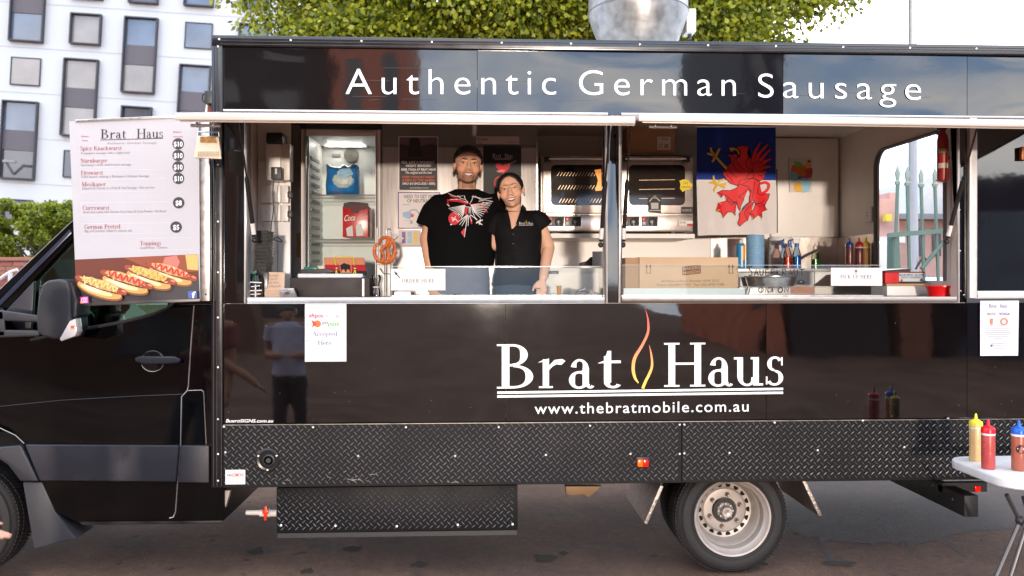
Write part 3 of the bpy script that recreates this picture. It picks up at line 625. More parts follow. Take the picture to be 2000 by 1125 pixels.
# floodlight under the flap
lm = mat('floodlight_cream', (.74, .65, .52), .45)
fl_ = part('floodlight', lm, lambda m: m.add([P(378, 308, -.36), P(433, 311, -.36), P(427, 266, -.36), P(386, 265, -.36), P(380, 309, -.28), P(430, 311, -.28), P(425, 268, -.24), P(388, 267, -.24)], [(0, 1, 2, 3), (7, 6, 5, 4), (0, 4, 5, 1), (1, 5, 6, 2), (2, 6, 7, 3), (3, 7, 4, 0)]), bevel=.006)
part('lens', mat('lens_gold', (.32, .17, .05), .35, .4, var=.5, vs=60), lambda m: m.flat([(390, 278), (423, 279), (421, 268), (391, 267)], -.366), parent=fl_, facing=True)
part('cooling_fins', lm, lambda m: [m.add([P(385+i*3.6, 304, -.372), P(386.6+i*3.6, 304, -.372), P(386.6+i*3.6, 295, -.372), P(385+i*3.6, 295, -.372), P(385+i*3.6, 304, -.35), P(386.6+i*3.6, 304, -.35), P(386.6+i*3.6, 295, -.35), P(385+i*3.6, 295, -.35)], [(0, 1, 2, 3), (0, 4, 5, 1), (1, 5, 6, 2), (2, 6, 7, 3), (3, 7, 4, 0)]) for i in range(12)], parent=fl_)
part('bracket', alu, lambda m: m.tube([P(383, 300, -.32), P(388, 258, -.32), P(428, 258, -.32), P(431, 300, -.32)], .006, 8), parent=fl_, smooth=True)
part('marker_bracket', dark, lambda m: m.pbox(399, 177, 414, 202, .0, .10), bevel=.004)
part('marker_handle', dark, lambda m: m.tube([P(399, 183, .04), P(395, 187, .04), P(395, 195, .04), P(399, 199, .04)], .004, 6))
part('marker_cable', white2, lambda m: m.tube([P(405, 202, .05), P(404, 212, .05), P(402, 225, .05)], .007, 8), smooth=True)
part('red_reflector', mat('dull_red', C(120, 30, 30), .4), lambda m: m.pbox(406, 207, 412, 222, .04, .06))

# ---- lettering on the truck
wt = ink(238, 238, 238, .45)
text('Authentic', 675, 184, 1086, 184.8, 53, -.0004, wt, T, space=1.32, bold=-.011, res=8, split=True)
text('German', 1131, 185.5, 1437, 187.5, 52, -.0004, wt, T, space=1.32, bold=-.011, res=8, split=True)
text('Sausage', 1481, 190.5, 1799, 195.5, 51, -.0004, wt, T, space=1.32, bold=-.011, res=8, split=True)
lz = lambda zx: 940+zx/3.226
lv = lambda zy: 590+zy/3.226
for ch, a, b, base in (('B', 98, 327, 545), ('r', 357, 530, 542), ('a', 552, 712, 543), ('t', 733, 880, 541), ('H', 1152, 1412, 534), ('a', 1430, 1586, 530), ('u', 1592, 1775, 527), ('s', 1793, 1902, 524)):
    text(ch, lz(a), lv(base), lz(b), lv(base-(b-a)*.010), 86.5, -.0004, wt, T, font='serif', name='logo_letter')
part('logo_rule', wt, lambda m: (m.stroke([(971, 767), (1529.5, 759.5)], 4.6, -.0006), m.stroke([(971, 774.5), (1529.5, 767)], 4.6, -.0006)), facing=True)
text('www.thebratmobile.com.au', 1044, 808.5, 1462, 803.5, 22.5, -.0004, wt, T, space=1.14, bold=.006, res=6, split=True)
flm = bpy.data.materials.new('flame_gradient'); flm.use_nodes = True; n_ = flm.node_tree
t_ = n_.nodes.new('ShaderNodeTexCoord'); sx = n_.nodes.new('ShaderNodeSeparateXYZ'); r_ = n_.nodes.new('ShaderNodeValToRGB'); mrr = n_.nodes.new('ShaderNodeMapRange')
mrr.inputs[1].default_value = Z(758); mrr.inputs[2].default_value = Z(603); n_.links.new(t_.outputs['Object'], sx.inputs[0]); n_.links.new(sx.outputs['Z'], mrr.inputs[0]); n_.links.new(mrr.outputs[0], r_.inputs[0])
r_.color_ramp.elements[0].color = (*C(252, 214, 74), 1); r_.color_ramp.elements[1].color = (*C(232, 62, 66), 1); e = r_.color_ramp.elements.new(.45); e.color = (*C(250, 140, 96), 1)
n_.links.new(r_.outputs[0], n_.nodes['Principled BSDF'].inputs['Base Color']); n_.nodes['Principled BSDF'].inputs['Roughness'].default_value = .5
def smoothpath(pts, n=8):
    out = []; q = [pts[0]]+list(pts)+[pts[-1]]
    for i in range(1, len(q)-2):
        p0, p1, p2, p3 = q[i-1:i+3]
        for k in range(n):
            t = k/n; out.append(tuple(.5*((2*b)+(-a+c)*t+(2*a-5*b+4*c-d)*t*t+(-a+3*b-3*c+d)*t**3) for a, b, c, d in zip(p0, p1, p2, p3)))
    return out+[tuple(pts[-1])]
fl1 = smoothpath([(1033, 42, .5), (1050, 110, 12), (1050, 190, 18), (1015, 270, 20), (968, 350, 24), (957, 420, 24), (968, 475, 20), (990, 510, 8)])
fl2 = smoothpath([(1057, 268, .5), (1071, 330, 13), (1076, 400, 18), (1060, 450, 20), (1035, 500, 21), (1017, 545, 22)])
def flame(m, sc=1, ou=0, ov=0, Y=-.0007):
    for f in (fl1, fl2): m.stroke([(lz(a)*sc+ou, lv(b)*sc+ov) for a, b, c in f], [max(.3, .86*c/3.226)*sc for a, b, c in f], Y)
part('logo_flame', flm, flame, facing=True)
text('BueroSIGNS.com.au', 441, 825, 533, 825, 6.5, -.0004, ink(225, 225, 225), T, bold=.03, italic=.2)
# dust specks on the lower panel
ds = MB()
for k in range(60):
    u, v = random.uniform(445, 1990), random.choice((random.uniform(600, 822), random.uniform(780, 822)))
    if 590 < u < 685 and v < 712 or 960 < u < 1540 and v < 815 and v > 600: continue
    ds.disc(u, v, random.uniform(.3, .7), -.0003, 6)
tag(ds.build('dust_specks', ink(140, 132, 130), T, facing=True), kind='stuff')
hs = MB()
for k in range(16):
    u, v = random.uniform(450, 1950), random.uniform(112, 210); w_ = random.uniform(10, 90)
    hs.stroke([(u, v), (u+w_, v+random.uniform(-3, 3))], .35, .0002)
tag(hs.build('hairline_scratches', mat('scratch_grey', (.06, .06, .065), .4), T, facing=True), kind='stuff')
# ================================================================== cab of the truck
paint = mat('black_car_paint', (.0022, .0021, .0024), .06, var=.1, ior=1.42, coat=.0, rvar=0, bump=.01, bs=3)
plast = mat('grey_bumper_plastic', (.022, .022, .029), .42, bump=.12, bs=160)
YC = .10; CW = 1.75
def pc(l, Y=YC): return [(P(u, v, Y).x, P(u, v, Y).z) for u, v in l]
low = [(438, 1018), (148, 1020), (108, 1000), (80, 940), (50, 868), (20, 838), (-40, 815), (-100, 812), (-160, 840), (-195, 900), (-205, 1000), (-330, 1000), (-345, 860), (-325, 740), (-210, 668), (-95, 622), (0, 598), (75, 660), (150, 645), (300, 614), (338, 594), (438, 594)]
part('cab_lower_body', paint, lambda m: m.prism(pc(low), YC, YC+CW), bevel=.012, seg=3)
part('cab_rear_quarter', paint, lambda m: m.prism(pc([(438, 596), (334, 598), (346, 588), (352, 440), (346, 345), (438, 335)]), YC+.006, YC+CW-.006))
part('cab_roof', paint, lambda m: m.prism(pc([(438, 336), (346, 346), (300, 352), (252, 372), (240, 356), (300, 328), (380, 312), (438, 308)]), YC+.03, YC+CW-.03), bevel=.02, seg=3)
for y0 in (YC, YC+CW-.07):
    part('windscreen_pillar', paint, lambda m: m.prism(pc([(-2, 600), (-60, 622), (-40, 600), (138, 432), (246, 358), (262, 374), (140, 470), (40, 575), (18, 606)]), y0, y0+.07), bevel=.014, seg=3)
part('pillar_moulding', mat('pillar_trim', (.03, .035, .06), .2, .2), lambda m: m.prism(pc([(-8, 596), (138, 448), (142, 456), (0, 600)]), YC-.012, YC+.0), bevel=.004)
cg = glass('green_tinted_glass', (.42, .60, .50), 1.75, .01)
dg = part('door_glass', cg, lambda m: m.prism(pc([(70, 650), (20, 606), (140, 470), (250, 378), (350, 345), (352, 560), (340, 592), (300, 613), (150, 644)], YC+.03), YC+.03, YC+.036))
part('windscreen', cg, lambda m: m.prism(pc([(-58, 622), (138, 438), (246, 362), (249, 366), (142, 444), (-52, 624)]), YC+.075, YC+CW-.075))
part('window_seal', dark, lambda m: m.tube([P(*q, YC-.002) for q in ((60, 664), (80, 660), (150, 645), (240, 629), (300, 614), (326, 603), (340, 590), (347, 560), (350, 500))], .010, 8), smooth=True)
part('quarter_sail', plast, lambda m: m.prism(pc([(8, 612), (68, 548), (64, 618), (60, 650), (30, 640)]), YC-.008, YC+.02), bevel=.005)
part('seat_back', mat('seat_cloth', (.035, .035, .04), .9, bump=.3), lambda m: (m.box(X(330, .4), X(330, .4)+.16, .35, .80, 1.0, 1.70), m.box(X(330, .4)-.02, X(330, .4)+.10, .45, .70, 1.72, 1.92)), bevel=.04, seg=3)
part('steering_wheel', dark, lambda m: m.tube([(X(130, .5)+.06*math.sin(a), .62+.19*math.cos(a), 1.36+.18*math.sin(a)) for a in [2*math.pi*k/20 for k in range(21)]], .014, 8), smooth=True)
part('dashboard', dark, lambda m: m.box(X(-20, .3), X(90, .3), .2, 1.7, 1.05, 1.36), bevel=.04)
# door skin lines, moulding, flare, mud flap
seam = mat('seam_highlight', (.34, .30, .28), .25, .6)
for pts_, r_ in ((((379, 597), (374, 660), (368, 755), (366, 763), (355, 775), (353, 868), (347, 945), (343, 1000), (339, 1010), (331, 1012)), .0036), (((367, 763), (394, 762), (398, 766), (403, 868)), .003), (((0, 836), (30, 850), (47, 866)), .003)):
    part('door_seam_glint', seam, lambda m: m.tube([P(*q, YC-.001) for q in pts_], r_, 6), smooth=True)  # light reflected in the door gaps, built as pale beads
part('crease_line', paint, lambda m: m.tube([P(*q, YC+.001) for q in ((-60, 800), (120, 782), (260, 774), (360, 770))], .004, 8), smooth=True)
for px in ([(52, 867), (352, 869), (346, 940), (81, 938)], [(356, 869), (411, 869), (411, 942), (350, 941)]):
    part('side_moulding', plast, lambda m: m.prism(pc(px), YC-.022, YC+.01), bevel=.010, seg=3)
part('arch_flare', plast, lambda m: m.prism(pc([(-110, 842), (-60, 846), (-5, 872), (46, 868), (79, 938), (45, 938), (20, 906), (-40, 866), (-110, 862)]), YC-.028, YC+.03), bevel=.010, seg=3)
part('mud_flap', mat('mud_flap_plastic', (.035, .035, .04), .5, bump=.1), lambda m: m.add([P(44, 942, .10), P(82, 942, .10), P(108, 1000, .10), P(146, 1048, .10), P(150, 1052, .10), P(66, 1072, .10)]+[P(44, 942, .10)+Vector((.0, .22, 0)), P(82, 942, .10)+Vector((0, .22, 0)), P(108, 1000, .10)+Vector((0, .22, 0)), P(146, 1048, .10)+Vector((0, .22, 0)), P(150, 1052, .10)+Vector((0, .22, 0)), P(66, 1072, .10)+Vector((0, .22, 0))],
     [(0, 1, 2, 3, 4, 5), (11, 10, 9, 8, 7, 6)]+[(i, 6+i, 6+(i+1) % 6, (i+1) % 6) for i in range(6)]), bevel=.008)
part('arch_liner', mat('liner', (.006, .006, .006), .9), lambda m: m.box(X(-190, .3), X(60, .3), .45, 1.5, .35, .95))
part('sill_step', dark, lambda m: m.prism(pc([(150, 1019), (436, 1017), (430, 1024), (160, 1027)]), YC+.01, YC+.2), bevel=.004)
part('rear_cab_bracket', mat('pale_bracket', (.50, .42, .36), .5), lambda m: m.prism(pc([(437, 958), (450, 958), (438, 998), (434, 998)], .12), .12, .16))
# door handle
hd = part('door_handle', plast, lambda m: m.prism(pc([(262, 700), (272, 696), (340, 696), (353, 702), (350, 709), (325, 711), (280, 711), (264, 707)], YC-.04), YC-.04, YC-.015), bevel=.009, seg=3)
part('handle_pocket', mat('pocket_black', (.004, .004, .004), .12), lambda m: m.ell(P(298, 705, YC), (.068, .006, .062), 24), parent=hd, smooth=True)
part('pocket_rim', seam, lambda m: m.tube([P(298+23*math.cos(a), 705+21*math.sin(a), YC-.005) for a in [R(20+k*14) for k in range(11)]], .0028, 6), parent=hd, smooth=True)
# mirror
ym = -.17
plm = mat('mirror_plastic', (.014, .014, .018), .45, bump=.1, bs=160)
mi = part('wing_mirror', plm, lambda m: m.prism([(P(u, v, ym).x, P(u, v, ym).z) for u, v in ((72, 652), (70, 620), (74, 580), (82, 556), (92, 548), (114, 545), (132, 549), (136, 560), (138, 615), (140, 640), (130, 662), (106, 664), (84, 658))], ym, ym+.20), bevel=.028, seg=4)
part('mirror_arm', plast, lambda m: (m.add([P(-10, 604, ym+.05), P(76, 616, ym+.05), P(76, 630, ym+.05), P(-10, 626, ym+.05), P(-10, 604, .12), P(76, 616, ym+.12), P(76, 630, ym+.12), P(-10, 626, .12)], [(0, 1, 2, 3), (7, 6, 5, 4), (0, 4, 5, 1), (1, 5, 6, 2), (2, 6, 7, 3), (3, 7, 4, 0)]),
     m.add([P(-10, 644, ym+.05), P(76, 645, ym+.05), P(78, 657, ym+.05), P(-10, 660, ym+.05), P(-10, 644, .12), P(76, 645, ym+.12), P(78, 657, ym+.12), P(-10, 660, .12)], [(0, 1, 2, 3), (7, 6, 5, 4), (0, 4, 5, 1), (1, 5, 6, 2), (2, 6, 7, 3), (3, 7, 4, 0)]),
     m.add([P(-30, 604, ym+.05), P(8, 606, ym+.05), P(12, 658, ym+.05), P(-30, 660, ym+.05), P(-30, 604, .12), P(8, 606, .12), P(12, 658, .12), P(-30, 660, .12)], [(0, 1, 2, 3), (7, 6, 5, 4), (0, 4, 5, 1), (1, 5, 6, 2), (2, 6, 7, 3), (3, 7, 4, 0)])), parent=mi, bevel=.010, seg=3)
part('mirror_spine', mat('mirror_dark', (.02, .02, .024), .35), lambda m: m.prism([(P(u, v, ym).x, P(u, v, ym).z) for u, v in ((126, 552), (136, 552), (146, 585), (146, 618), (140, 622), (128, 615))], ym+.02, ym+.18), parent=mi, bevel=.012, seg=3)
part('indicator_lens', mat('clear_lens', (.62, .55, .52), .12, coat=1), lambda m: m.prism([(P(u, v, ym-.008).x, P(u, v, ym-.008).z) for u, v in ((116, 662), (123, 650), (136, 627), (147, 622), (150, 648), (146, 657), (119, 667))], ym-.008, ym+.06), parent=mi, bevel=.006, seg=2)
part('indicator_bulb', mat('orange_bulb', C(225, 90, 50), .3), lambda m: m.pbox(138, 636, 146, 641, ym-.013, ym-.006), parent=mi, bevel=.002)

# ================================================================== menu board hung beside the hatch
ym = -.075
MBd = thing('menu_board', 'white hanging menu board with red headings, black price circles and hot dog picture', 'menu board')
part('board', mat('menu_white', C(178, 175, 180), .45, var=.02), lambda m: m.prism([(P(u, v, ym).x, P(u, v, ym).z) for u, v in ((135, 237), (388, 226), (391, 588), (150, 597))], ym, ym+.006), parent=MBd)
part('top_rail', alu, lambda m: m.prism([(P(u, v, ym).x, P(u, v, ym).z) for u, v in ((148, 234), (376, 224), (388, 223), (388, 228), (149, 239))], ym-.008, ym+.014), parent=MBd, bevel=.002)
part('bottom_rail', mat('rail_grey', (.10, .09, .09), .35, .6), lambda m: m.prism([(P(u, v, ym).x, P(u, v, ym).z) for u, v in ((150, 592), (391, 583), (391, 589), (151, 598))], ym-.008, ym+.014), parent=MBd, bevel=.002)
part('mounting_post', alu, lambda m: (m.pbox(390, 232, 409, 588, ym+.012, ym+.05), m.pbox(386, 300, 389.5, 588, ym+.008, ym+.02)), parent=MBd, bevel=.003)
part('post_screw', dark, lambda m: m.disc(402, 575, 2, ym+.0115), parent=MBd, facing=True)
Y1 = ym-.0012; redk, gry, blk = ink(150, 30, 38), ink(112, 108, 114), ink(44, 40, 46)
k_ = .27
def mt(txt, u0, v, u1, cap, m=gry, font='sans', bold=0, sl=.014, **k): return text(txt, u0, v, u1, v-(u1-u0)*sl, cap, Y1, m, MBd, font=font, bold=bold, res=2, **k)
mt('Brat', 196.5, 271, 246.5, 18, blk, 'serif'); mt('Haus', 267, 270, 318, 18, blk, 'serif')
part('logo_rule', blk, lambda m: m.stroke([(196, 273.5), (319, 270)], 1.3, Y1), parent=MBd, facing=True)
part('logo_flame', ink(222, 190, 180), lambda m: flame(m, .215, -10.5, 114.5, Y1), parent=MBd, facing=True)
mt('Authentic German Sausage', 209.5, 282, 305.5, 4.6, gry, space=1.2)
for t, u0, v, u1, d, du1, dv in (('Spicy Knackwurst', 157, 294, 238, 'A peppery sausage with a slight kick', 254, 301.5), ('N\u00fcrnburger', 157.5, 318, 210, 'Germany\u2019s most well-known sausage', 256, 324.5), ('Firewurst', 158, 341.5, 201, 'Chilli based, making it Brisbane\u2019s Hottest Sausage', 291, 347.5),
        ('Mexikaner', 160, 364, 207, 'Jalapeno & Cheese in a Pork & Veal Sausage - Not too hot', 302, 370), ('Currywurst', 161.5, 410, 213.5, 'Sliced onto a plate with German Curry Sauce & Curry Powder - No Bread', 324, 416.5), ('German Pretzel', 165, 447, 235, 'Big soft pretzel rolled in coarse salt', 258, 453.5), ('Toppings', 273.5, 479, 314, 'Sauerkraut - Onions', 327, 486)):
    mt(t, u0, v, u1, 8.0, redk, 'serif', name='heading'); mt(d, u0+.5, dv, du1, 4.8, gry, name='description')
mt('Gluten', 158, 268, 173, 3.5, redk); mt('Free', 161, 276, 171, 3.5, redk); mt('Made in', 338, 259.5, 355, 3.6, redk); mt('Australia', 338, 268.5, 357, 3.6, redk)
for u0, v0, u1, v1 in ((156, 285, 260, 303), (156, 310, 258, 327), (156, 333, 322, 350), (157, 352, 322, 375), (158, 396, 327, 420), (160, 437, 330, 457), (268, 466, 375, 489)):
    part('text_box_outline', ink(206, 202, 208), lambda m: m.stroke([(u0, v0), (u1, v0-2), (u1, v1-2), (u0, v1), (u0, v0)], .45, Y1), parent=MBd, facing=True)
for u, v, t in ((348, 281, '$10'), (348, 303.5, '$10'), (348, 326, '$10'), (348.5, 348.5, '$10'), (349, 396, '$8'), (344, 443.5, '$5')):
    c_ = part('price_circle', ink(52, 46, 52), lambda m: m.disc(u, v, 11, Y1, 28), parent=MBd, facing=True)
    w_ = 8.6 if len(t) == 3 else 6
    text(t, u-w_, v+5, u+w_, v+5, 9.6, Y1-.0008, ink(238, 238, 240), c_, bold=.03)
# the hot dog picture along the board's foot
pic = part('hot_dog_picture', ink(98, 40, 24), lambda m: m.flat([(146, 507), (386.5, 496.5), (390, 583), (150, 592)], Y1), parent=MBd, facing=True)
yy = [Y1-.0008]
def dab(name, m_, px, w=None):
    yy[0] -= .00025
    return part(name, m_, (lambda m: m.flat(px, yy[0])) if w is None else (lambda m: m.stroke(px, w, yy[0])), parent=pic, facing=True)
dab('table_top', ink(58, 52, 54), [(147, 553), (200, 549), (388, 540), (390, 583), (150, 592)])
dab('wood_glow', ink(138, 66, 36), [(240, 503), (386, 497), (387, 530), (330, 534), (280, 520)])
dab('blurred_jar', ink(205, 110, 100), [(322, 503), (345, 499), (351, 512), (345, 525), (325, 526), (318, 514)])
dab('blurred_glass', ink(205, 168, 96), [(362, 498), (386.5, 497), (387, 528), (366, 526)])
bun, bunl, saus, sausl, crm, ket = ink(226, 172, 98), ink(240, 206, 150), ink(140, 58, 34), ink(196, 104, 66), ink(238, 214, 158), ink(206, 40, 44)
def dog(x, y, s, top, ang):
    ca, sa = math.cos(R(ang)), math.sin(R(ang))
    def q(a, b): return (x+s*(a*ca-b*sa), y+s*(a*sa+b*ca))
    def blob(cx, cy_, rx, ry, n=22, j=0): return [q(cx+rx*math.cos(2*math.pi*i/n)*(1+random.uniform(-j, j)), cy_+ry*math.sin(2*math.pi*i/n)*(1+random.uniform(-j, j))) for i in range(n)]
    dab('bun_shade', ink(120, 74, 38), blob(1, 8, 48, 14)); dab('bun', ink(206, 150, 84), blob(0, 5.5, 46, 13)); dab('bun_light', ink(232, 196, 140), blob(-6, 8, 34, 6.5)); dab('bun_glow', ink(243, 220, 178), blob(-12, 8, 18, 3.4))
    dab('sausage', ink(96, 34, 22), blob(0, -4, 56, 9)); dab('sausage_flank', ink(150, 62, 38), blob(40, -4.5, 15, 6.5)); dab('sausage_flank', ink(150, 62, 38), blob(-44, -4.5, 10, 5.5)); dab('sausage_light', ink(206, 128, 92), blob(47, -7, 5, 2))
    dab('sauerkraut', ink(196, 160, 104), blob(-3, -6, 40, 9, 30, .12))
    for k in range(34): a, b = random.uniform(-40, 34), random.uniform(-12, 1); dab('shred', random.choice((ink(236, 214, 164), ink(222, 186, 124), ink(168, 124, 72), ink(246, 232, 196))), [q(a, b), q(a+random.uniform(-6, 6), b+random.uniform(-4, 4))], 1.7*s)
    dab('sauce', top, smoothpath([q(-38+i*6, -6+(5.5 if i % 2 else -5.5)+random.uniform(-1, 1)) for i in range(13)], 4), 3.0*s)
dog(334, 534, .95, ket, 18); dog(292, 541, .98, ink(226, 178, 74), 18); dog(246, 550, 1.0, ket, 17); dog(196, 561, .98, ink(222, 190, 110), 18)
# two small social badges
yy[0] -= .0006
dab('camera_badge', ink(196, 62, 150), [(156, 580), (172, 579), (173, 592), (157, 593)]); dab('badge_corner', ink(240, 140, 70), [(156, 587), (163, 592.6), (157, 593)])
dab('badge_outline', ink(245, 240, 244), [(159.5, 582.5), (169.5, 582), (170, 590), (160, 590.5), (159.5, 582.5)], 1.1); dab('badge_ring', ink(245, 240, 244), [(164.9+2.4*math.cos(2*math.pi*i/12), 586.4+2.4*math.sin(2*math.pi*i/12)) for i in range(13)], .9)
dab('letter_badge', ink(70, 92, 156), [(367, 569), (384, 568), (385, 582), (368, 583)])
text('f', 374.5, 582, 382, 582, 12.5, yy[0]-.0006, ink(240, 240, 245), pic, bold=.03)

# ================================================================== what stands behind: hotel, trees, fence, street
HY = 52.0
hb = thing('hotel_building', 'white apartment block with dark framed windows behind the truck', 'building')
hw = mat('render_white', (.68, .665, .65), .8, var=.02, vs=.3); hfr = mat('window_frame_dark', (.055, .048, .055), .5); hpn = mat('spandrel_mauve', (.135, .115, .125), .6)
ang = R(3.1); oc = P(220, 180, HY)
def hl(u, v):      # photo pixel -> facade coordinates (the facade stands 3 degrees off the truck's own level: the street falls away)
    p = P(u, v, HY); dx, dz = p.x-oc.x, p.z-oc.z; return dx*math.cos(ang)-dz*math.sin(ang), dx*math.sin(ang)+dz*math.cos(ang)
MH = Matrix.Translation(oc) @ Matrix.Rotation(ang, 4, 'Y')
def hpart(name, m_, fn, parent=None, **k):
    mb = MB(); fn(mb); mb.v = [tuple(MH @ Vector(v)) for v in mb.v]; return mb.build(name, m_, parent or hb, **k)
hpart('wall', hw, lambda m: m.box(-26, 16, 0, 12, -17.5, 16))
hpart('panel_joint', mat('joint_grey', (.5, .5, .51), .8), lambda m: [m.box(-26, 16, -.012, .0, hl(220, v)[1]-.03, hl(220, v)[1]+.03) for v in (17, 104, 192, 280, 368, 456)])
blu = mat('pane_blue', C(100, 112, 132), .08, var=.45, vs=.35, ior=1.8); bei = mat('pane_curtain', C(150, 140, 134), .12, var=.25, vs=.5, ior=1.8); drk = mat('pane_dark', C(84, 80, 86), .1, var=.3, vs=.4, ior=1.8)
wins = [((22, -22, 88, 78), [('p', -22, 24), (blu, 24, 78)], 1), ((138, 26, 198, 85), [(bei, 26, 85)], 1), ((243, 33, 308, 178), [(blu, 33, 87), ('p', 87, 124), (bei, 124, 178)], 1), ((360, 43, 414, 93), [(blu, 43, 93)], 0),
        ((466, 46, 524, 104), [(blu, 46, 104)], 1), ((253, -60, 311, 5), [(drk, -60, 5)], 1), ((361, -55, 419, 11), [(blu, -55, 11)], 1), ((469, -52, 526, 15), [(blu, -52, 15)], 1), ((140, -60, 203, -4), [(bei, -60, -4)], 1),
        ((20, 111, 78, 164), [(bei, 111, 164)], 0), ((125, 114, 192, 262), [(bei, 114, 170), ('p', 170, 207), (bei, 207, 262)], 1), ((350, 126, 412, 270), [(blu, 126, 178), ('p', 178, 215), (blu, 215, 270)], 1),
        ((5, 196, 74, 345), [(blu, 196, 252), ('p', 252, 290), (drk, 290, 345)], 1), ((237, 207, 296, 266), [(drk, 207, 266)], 1), ((123, 293, 176, 345), [(drk, 293, 345)], 0), ((-100, 20, -36, 165), [(bei, 20, 72), ('p', 72, 112), (blu, 112, 165)], 1),
        ((460, 150, 520, 205), [(blu, 150, 205)], 1), ((3, 388, 62, 434), [(drk, 388, 434)], 1), ((230, 300, 290, 440), [(bei, 300, 360), ('p', 360, 390), (drk, 390, 440)], 1), ((-105, 210, -45, 262), [(bei, 210, 262)], 0), ((345, 310, 405, 362), [(drk, 310, 362)], 0)]
for (u0, v0, u1, v1), segs, deep in wins:
    x0, z1 = hl(u0+3, v0); x1 = x0+(u1-u0)*pxs(HY)*.96; z0 = z1-(v1-v0)*pxs(HY); f = .09 if deep else .05; dp_ = .30 if deep else .10
    wn = hpart('window', hfr, lambda m: (m.box(x0, x0+f, -dp_, -.001, z0, z1), m.box(x1-f, x1, -dp_, -.001, z0, z1), m.box(x0+f, x1-f, -dp_, -.001, z1-f, z1), m.box(x0+f, x1-f, -dp_, -.001, z0, z0+f)))
    for mm, a, b in segs:
        za, zb = min(z1-(a-v0)*pxs(HY), z1-f), max(z1-(b-v0)*pxs(HY), z0+f)
        hpart('spandrel' if mm == 'p' else 'pane', hpn if mm == 'p' else mm, lambda m: m.box(x0+f, x1-f, -.05 if mm != 'p' else -.10, -.0012, zb+.02, za-.02), wn)
hpart('street_lamp_arm', mat('grey_paint', (.3, .3, .32), .5), lambda m: (m.tube([(hl(28, 340)[0], -.1, hl(28, 340)[1]), (hl(30, 318)[0], -1.2, hl(30, 318)[1])], .09, 6), m.box(hl(28, 318)[0], hl(50, 318)[0], -1.4, -1.0, hl(30, 322)[1], hl(30, 318)[1])))

def leaf_cloud(n, clumps, size, droop=.35):
    """small folded leaves gathered in drooping sprays"""
    cs = np.array([c[:3] for c in clumps]); rs = np.array([c[3] for c in clumps])
    idx = rng.integers(0, len(cs), n); d = rng.normal(size=(n, 3)); d /= np.linalg.norm(d, axis=1)[:, None]
    rad = rng.random(n)**.45; p = cs[idx]+d*(rs[idx]*rad)[:, None]*np.array([1.15, 1.15, .72]); p[:, 2] -= droop*rs[idx]*rad*rng.random(n)
    ax = d+rng.normal(size=(n, 3))*.6; ax[:, 2] -= .45; ax /= np.linalg.norm(ax, axis=1)[:, None]
    sd_ = np.cross(ax, rng.normal(size=(n, 3))); sd_ /= np.linalg.norm(sd_, axis=1)[:, None]+1e-9
    nr = np.cross(ax, sd_); L_ = size*rng.uniform(.6, 1.35, n)[:, None]; Wd = L_*.36
    v = np.stack([p, p+ax*L_*.5+sd_*Wd-nr*L_*.08, p+ax*L_+nr*-.12*L_, p+ax*L_*.5-sd_*Wd-nr*L_*.08], 1).reshape(-1, 3)
    me = bpy.data.meshes.new('leaves'); me.vertices.add(4*n); me.vertices.foreach_set('co', v.ravel()); me.loops.add(4*n); me.loops.foreach_set('vertex_index', np.arange(4*n, dtype=np.int32))
    me.polygons.add(n); me.polygons.foreach_set('loop_start', np.arange(0, 4*n, 4, dtype=np.int32)); me.update(calc_edges=True)
    return me
def leafmat(name, c0, c1):
    m = bpy.data.materials.new(name); m.use_nodes = True; n = m.node_tree; l = n.links.new; b = n.nodes['Principled BSDF']; o = n.nodes['Material Output']
    g_ = n.nodes.new('ShaderNodeNewGeometry'); r = n.nodes.new('ShaderNodeValToRGB'); l(g_.outputs['Random Per Island'], r.inputs[0])
    r.color_ramp.elements[0].color = (*c0, 1); r.color_ramp.elements[1].color = (*c1, 1)
    l(r.outputs[0], b.inputs['Base Color']); b.inputs['Roughness'].default_value = .45
    t = n.nodes.new('ShaderNodeBsdfTranslucent'); l(r.outputs[0], t.inputs[0]); mxs = n.nodes.new('ShaderNodeMixShader'); mxs.inputs[0].default_value = .38
    l(b.outputs[0], mxs.inputs[1]); l(t.outputs[0], mxs.inputs[2]); l(mxs.outputs[0], o.inputs[0]); return m
lfm = leafmat('leaf_yellow_green', (.045, .088, .008), (.43, .46, .038)); bark = mat('bark', (.09, .065, .045), .9, bump=.8, bs=20)
def tree(name, label, cx, cyy, z0, zc, rx, ry, rz, nleaf, size, ncl, lo=0.0):
    t = thing(name, label, 'tree', 'trees behind the truck')
    cl = []
    while len(cl) < ncl:
        d = rng.normal(size=3); d /= np.linalg.norm(d); rad = rng.uniform(.62, 1.0)
        if d[2] < -.75: continue
        wob = 1+.10*math.sin(5*d[0]+3*d[2]+cx)+.08*math.sin(9*d[1]-4*d[0])
        cl.append((cx+d[0]*rx*rad*wob, cyy+d[1]*ry*rad*wob, zc+d[2]*rz*rad*wob, rng.uniform(.045, .10)*(rx+rz)))
    me = leaf_cloud(nleaf, cl, size); me.materials.append(lfm); link('crown', me, t)
    def trunk(m):
        m.tube([(cx, cyy, z0), (cx+.05*rx, cyy, z0+.4*(zc-z0)), (cx, cyy, zc)], [.07*rx, .055*rx, .03*rx], 10)
        for k in range(14):
            c = cl[k*7 % len(cl)]; s0 = Vector((cx, cyy, z0+(zc-z0)*rng.uniform(.45, .95))); e0 = Vector(c[:3]); mid = s0.lerp(e0, .5)+Vector((0, 0, .08*rz))
            m.tube([s0, mid, e0], [.022*rx, .014*rx, .005*rx], 6)
    part('trunk', bark, trunk, parent=t, smooth=True)
    return t
c_ = P(1095, 0, 9.0)
tree('broadleaf_tree', 'broad yellow green tree showing above the truck roof', c_.x+.05, 9.5, 0, 7.6, 4.85, 3.4, 3.6, 340000, .092, 620)
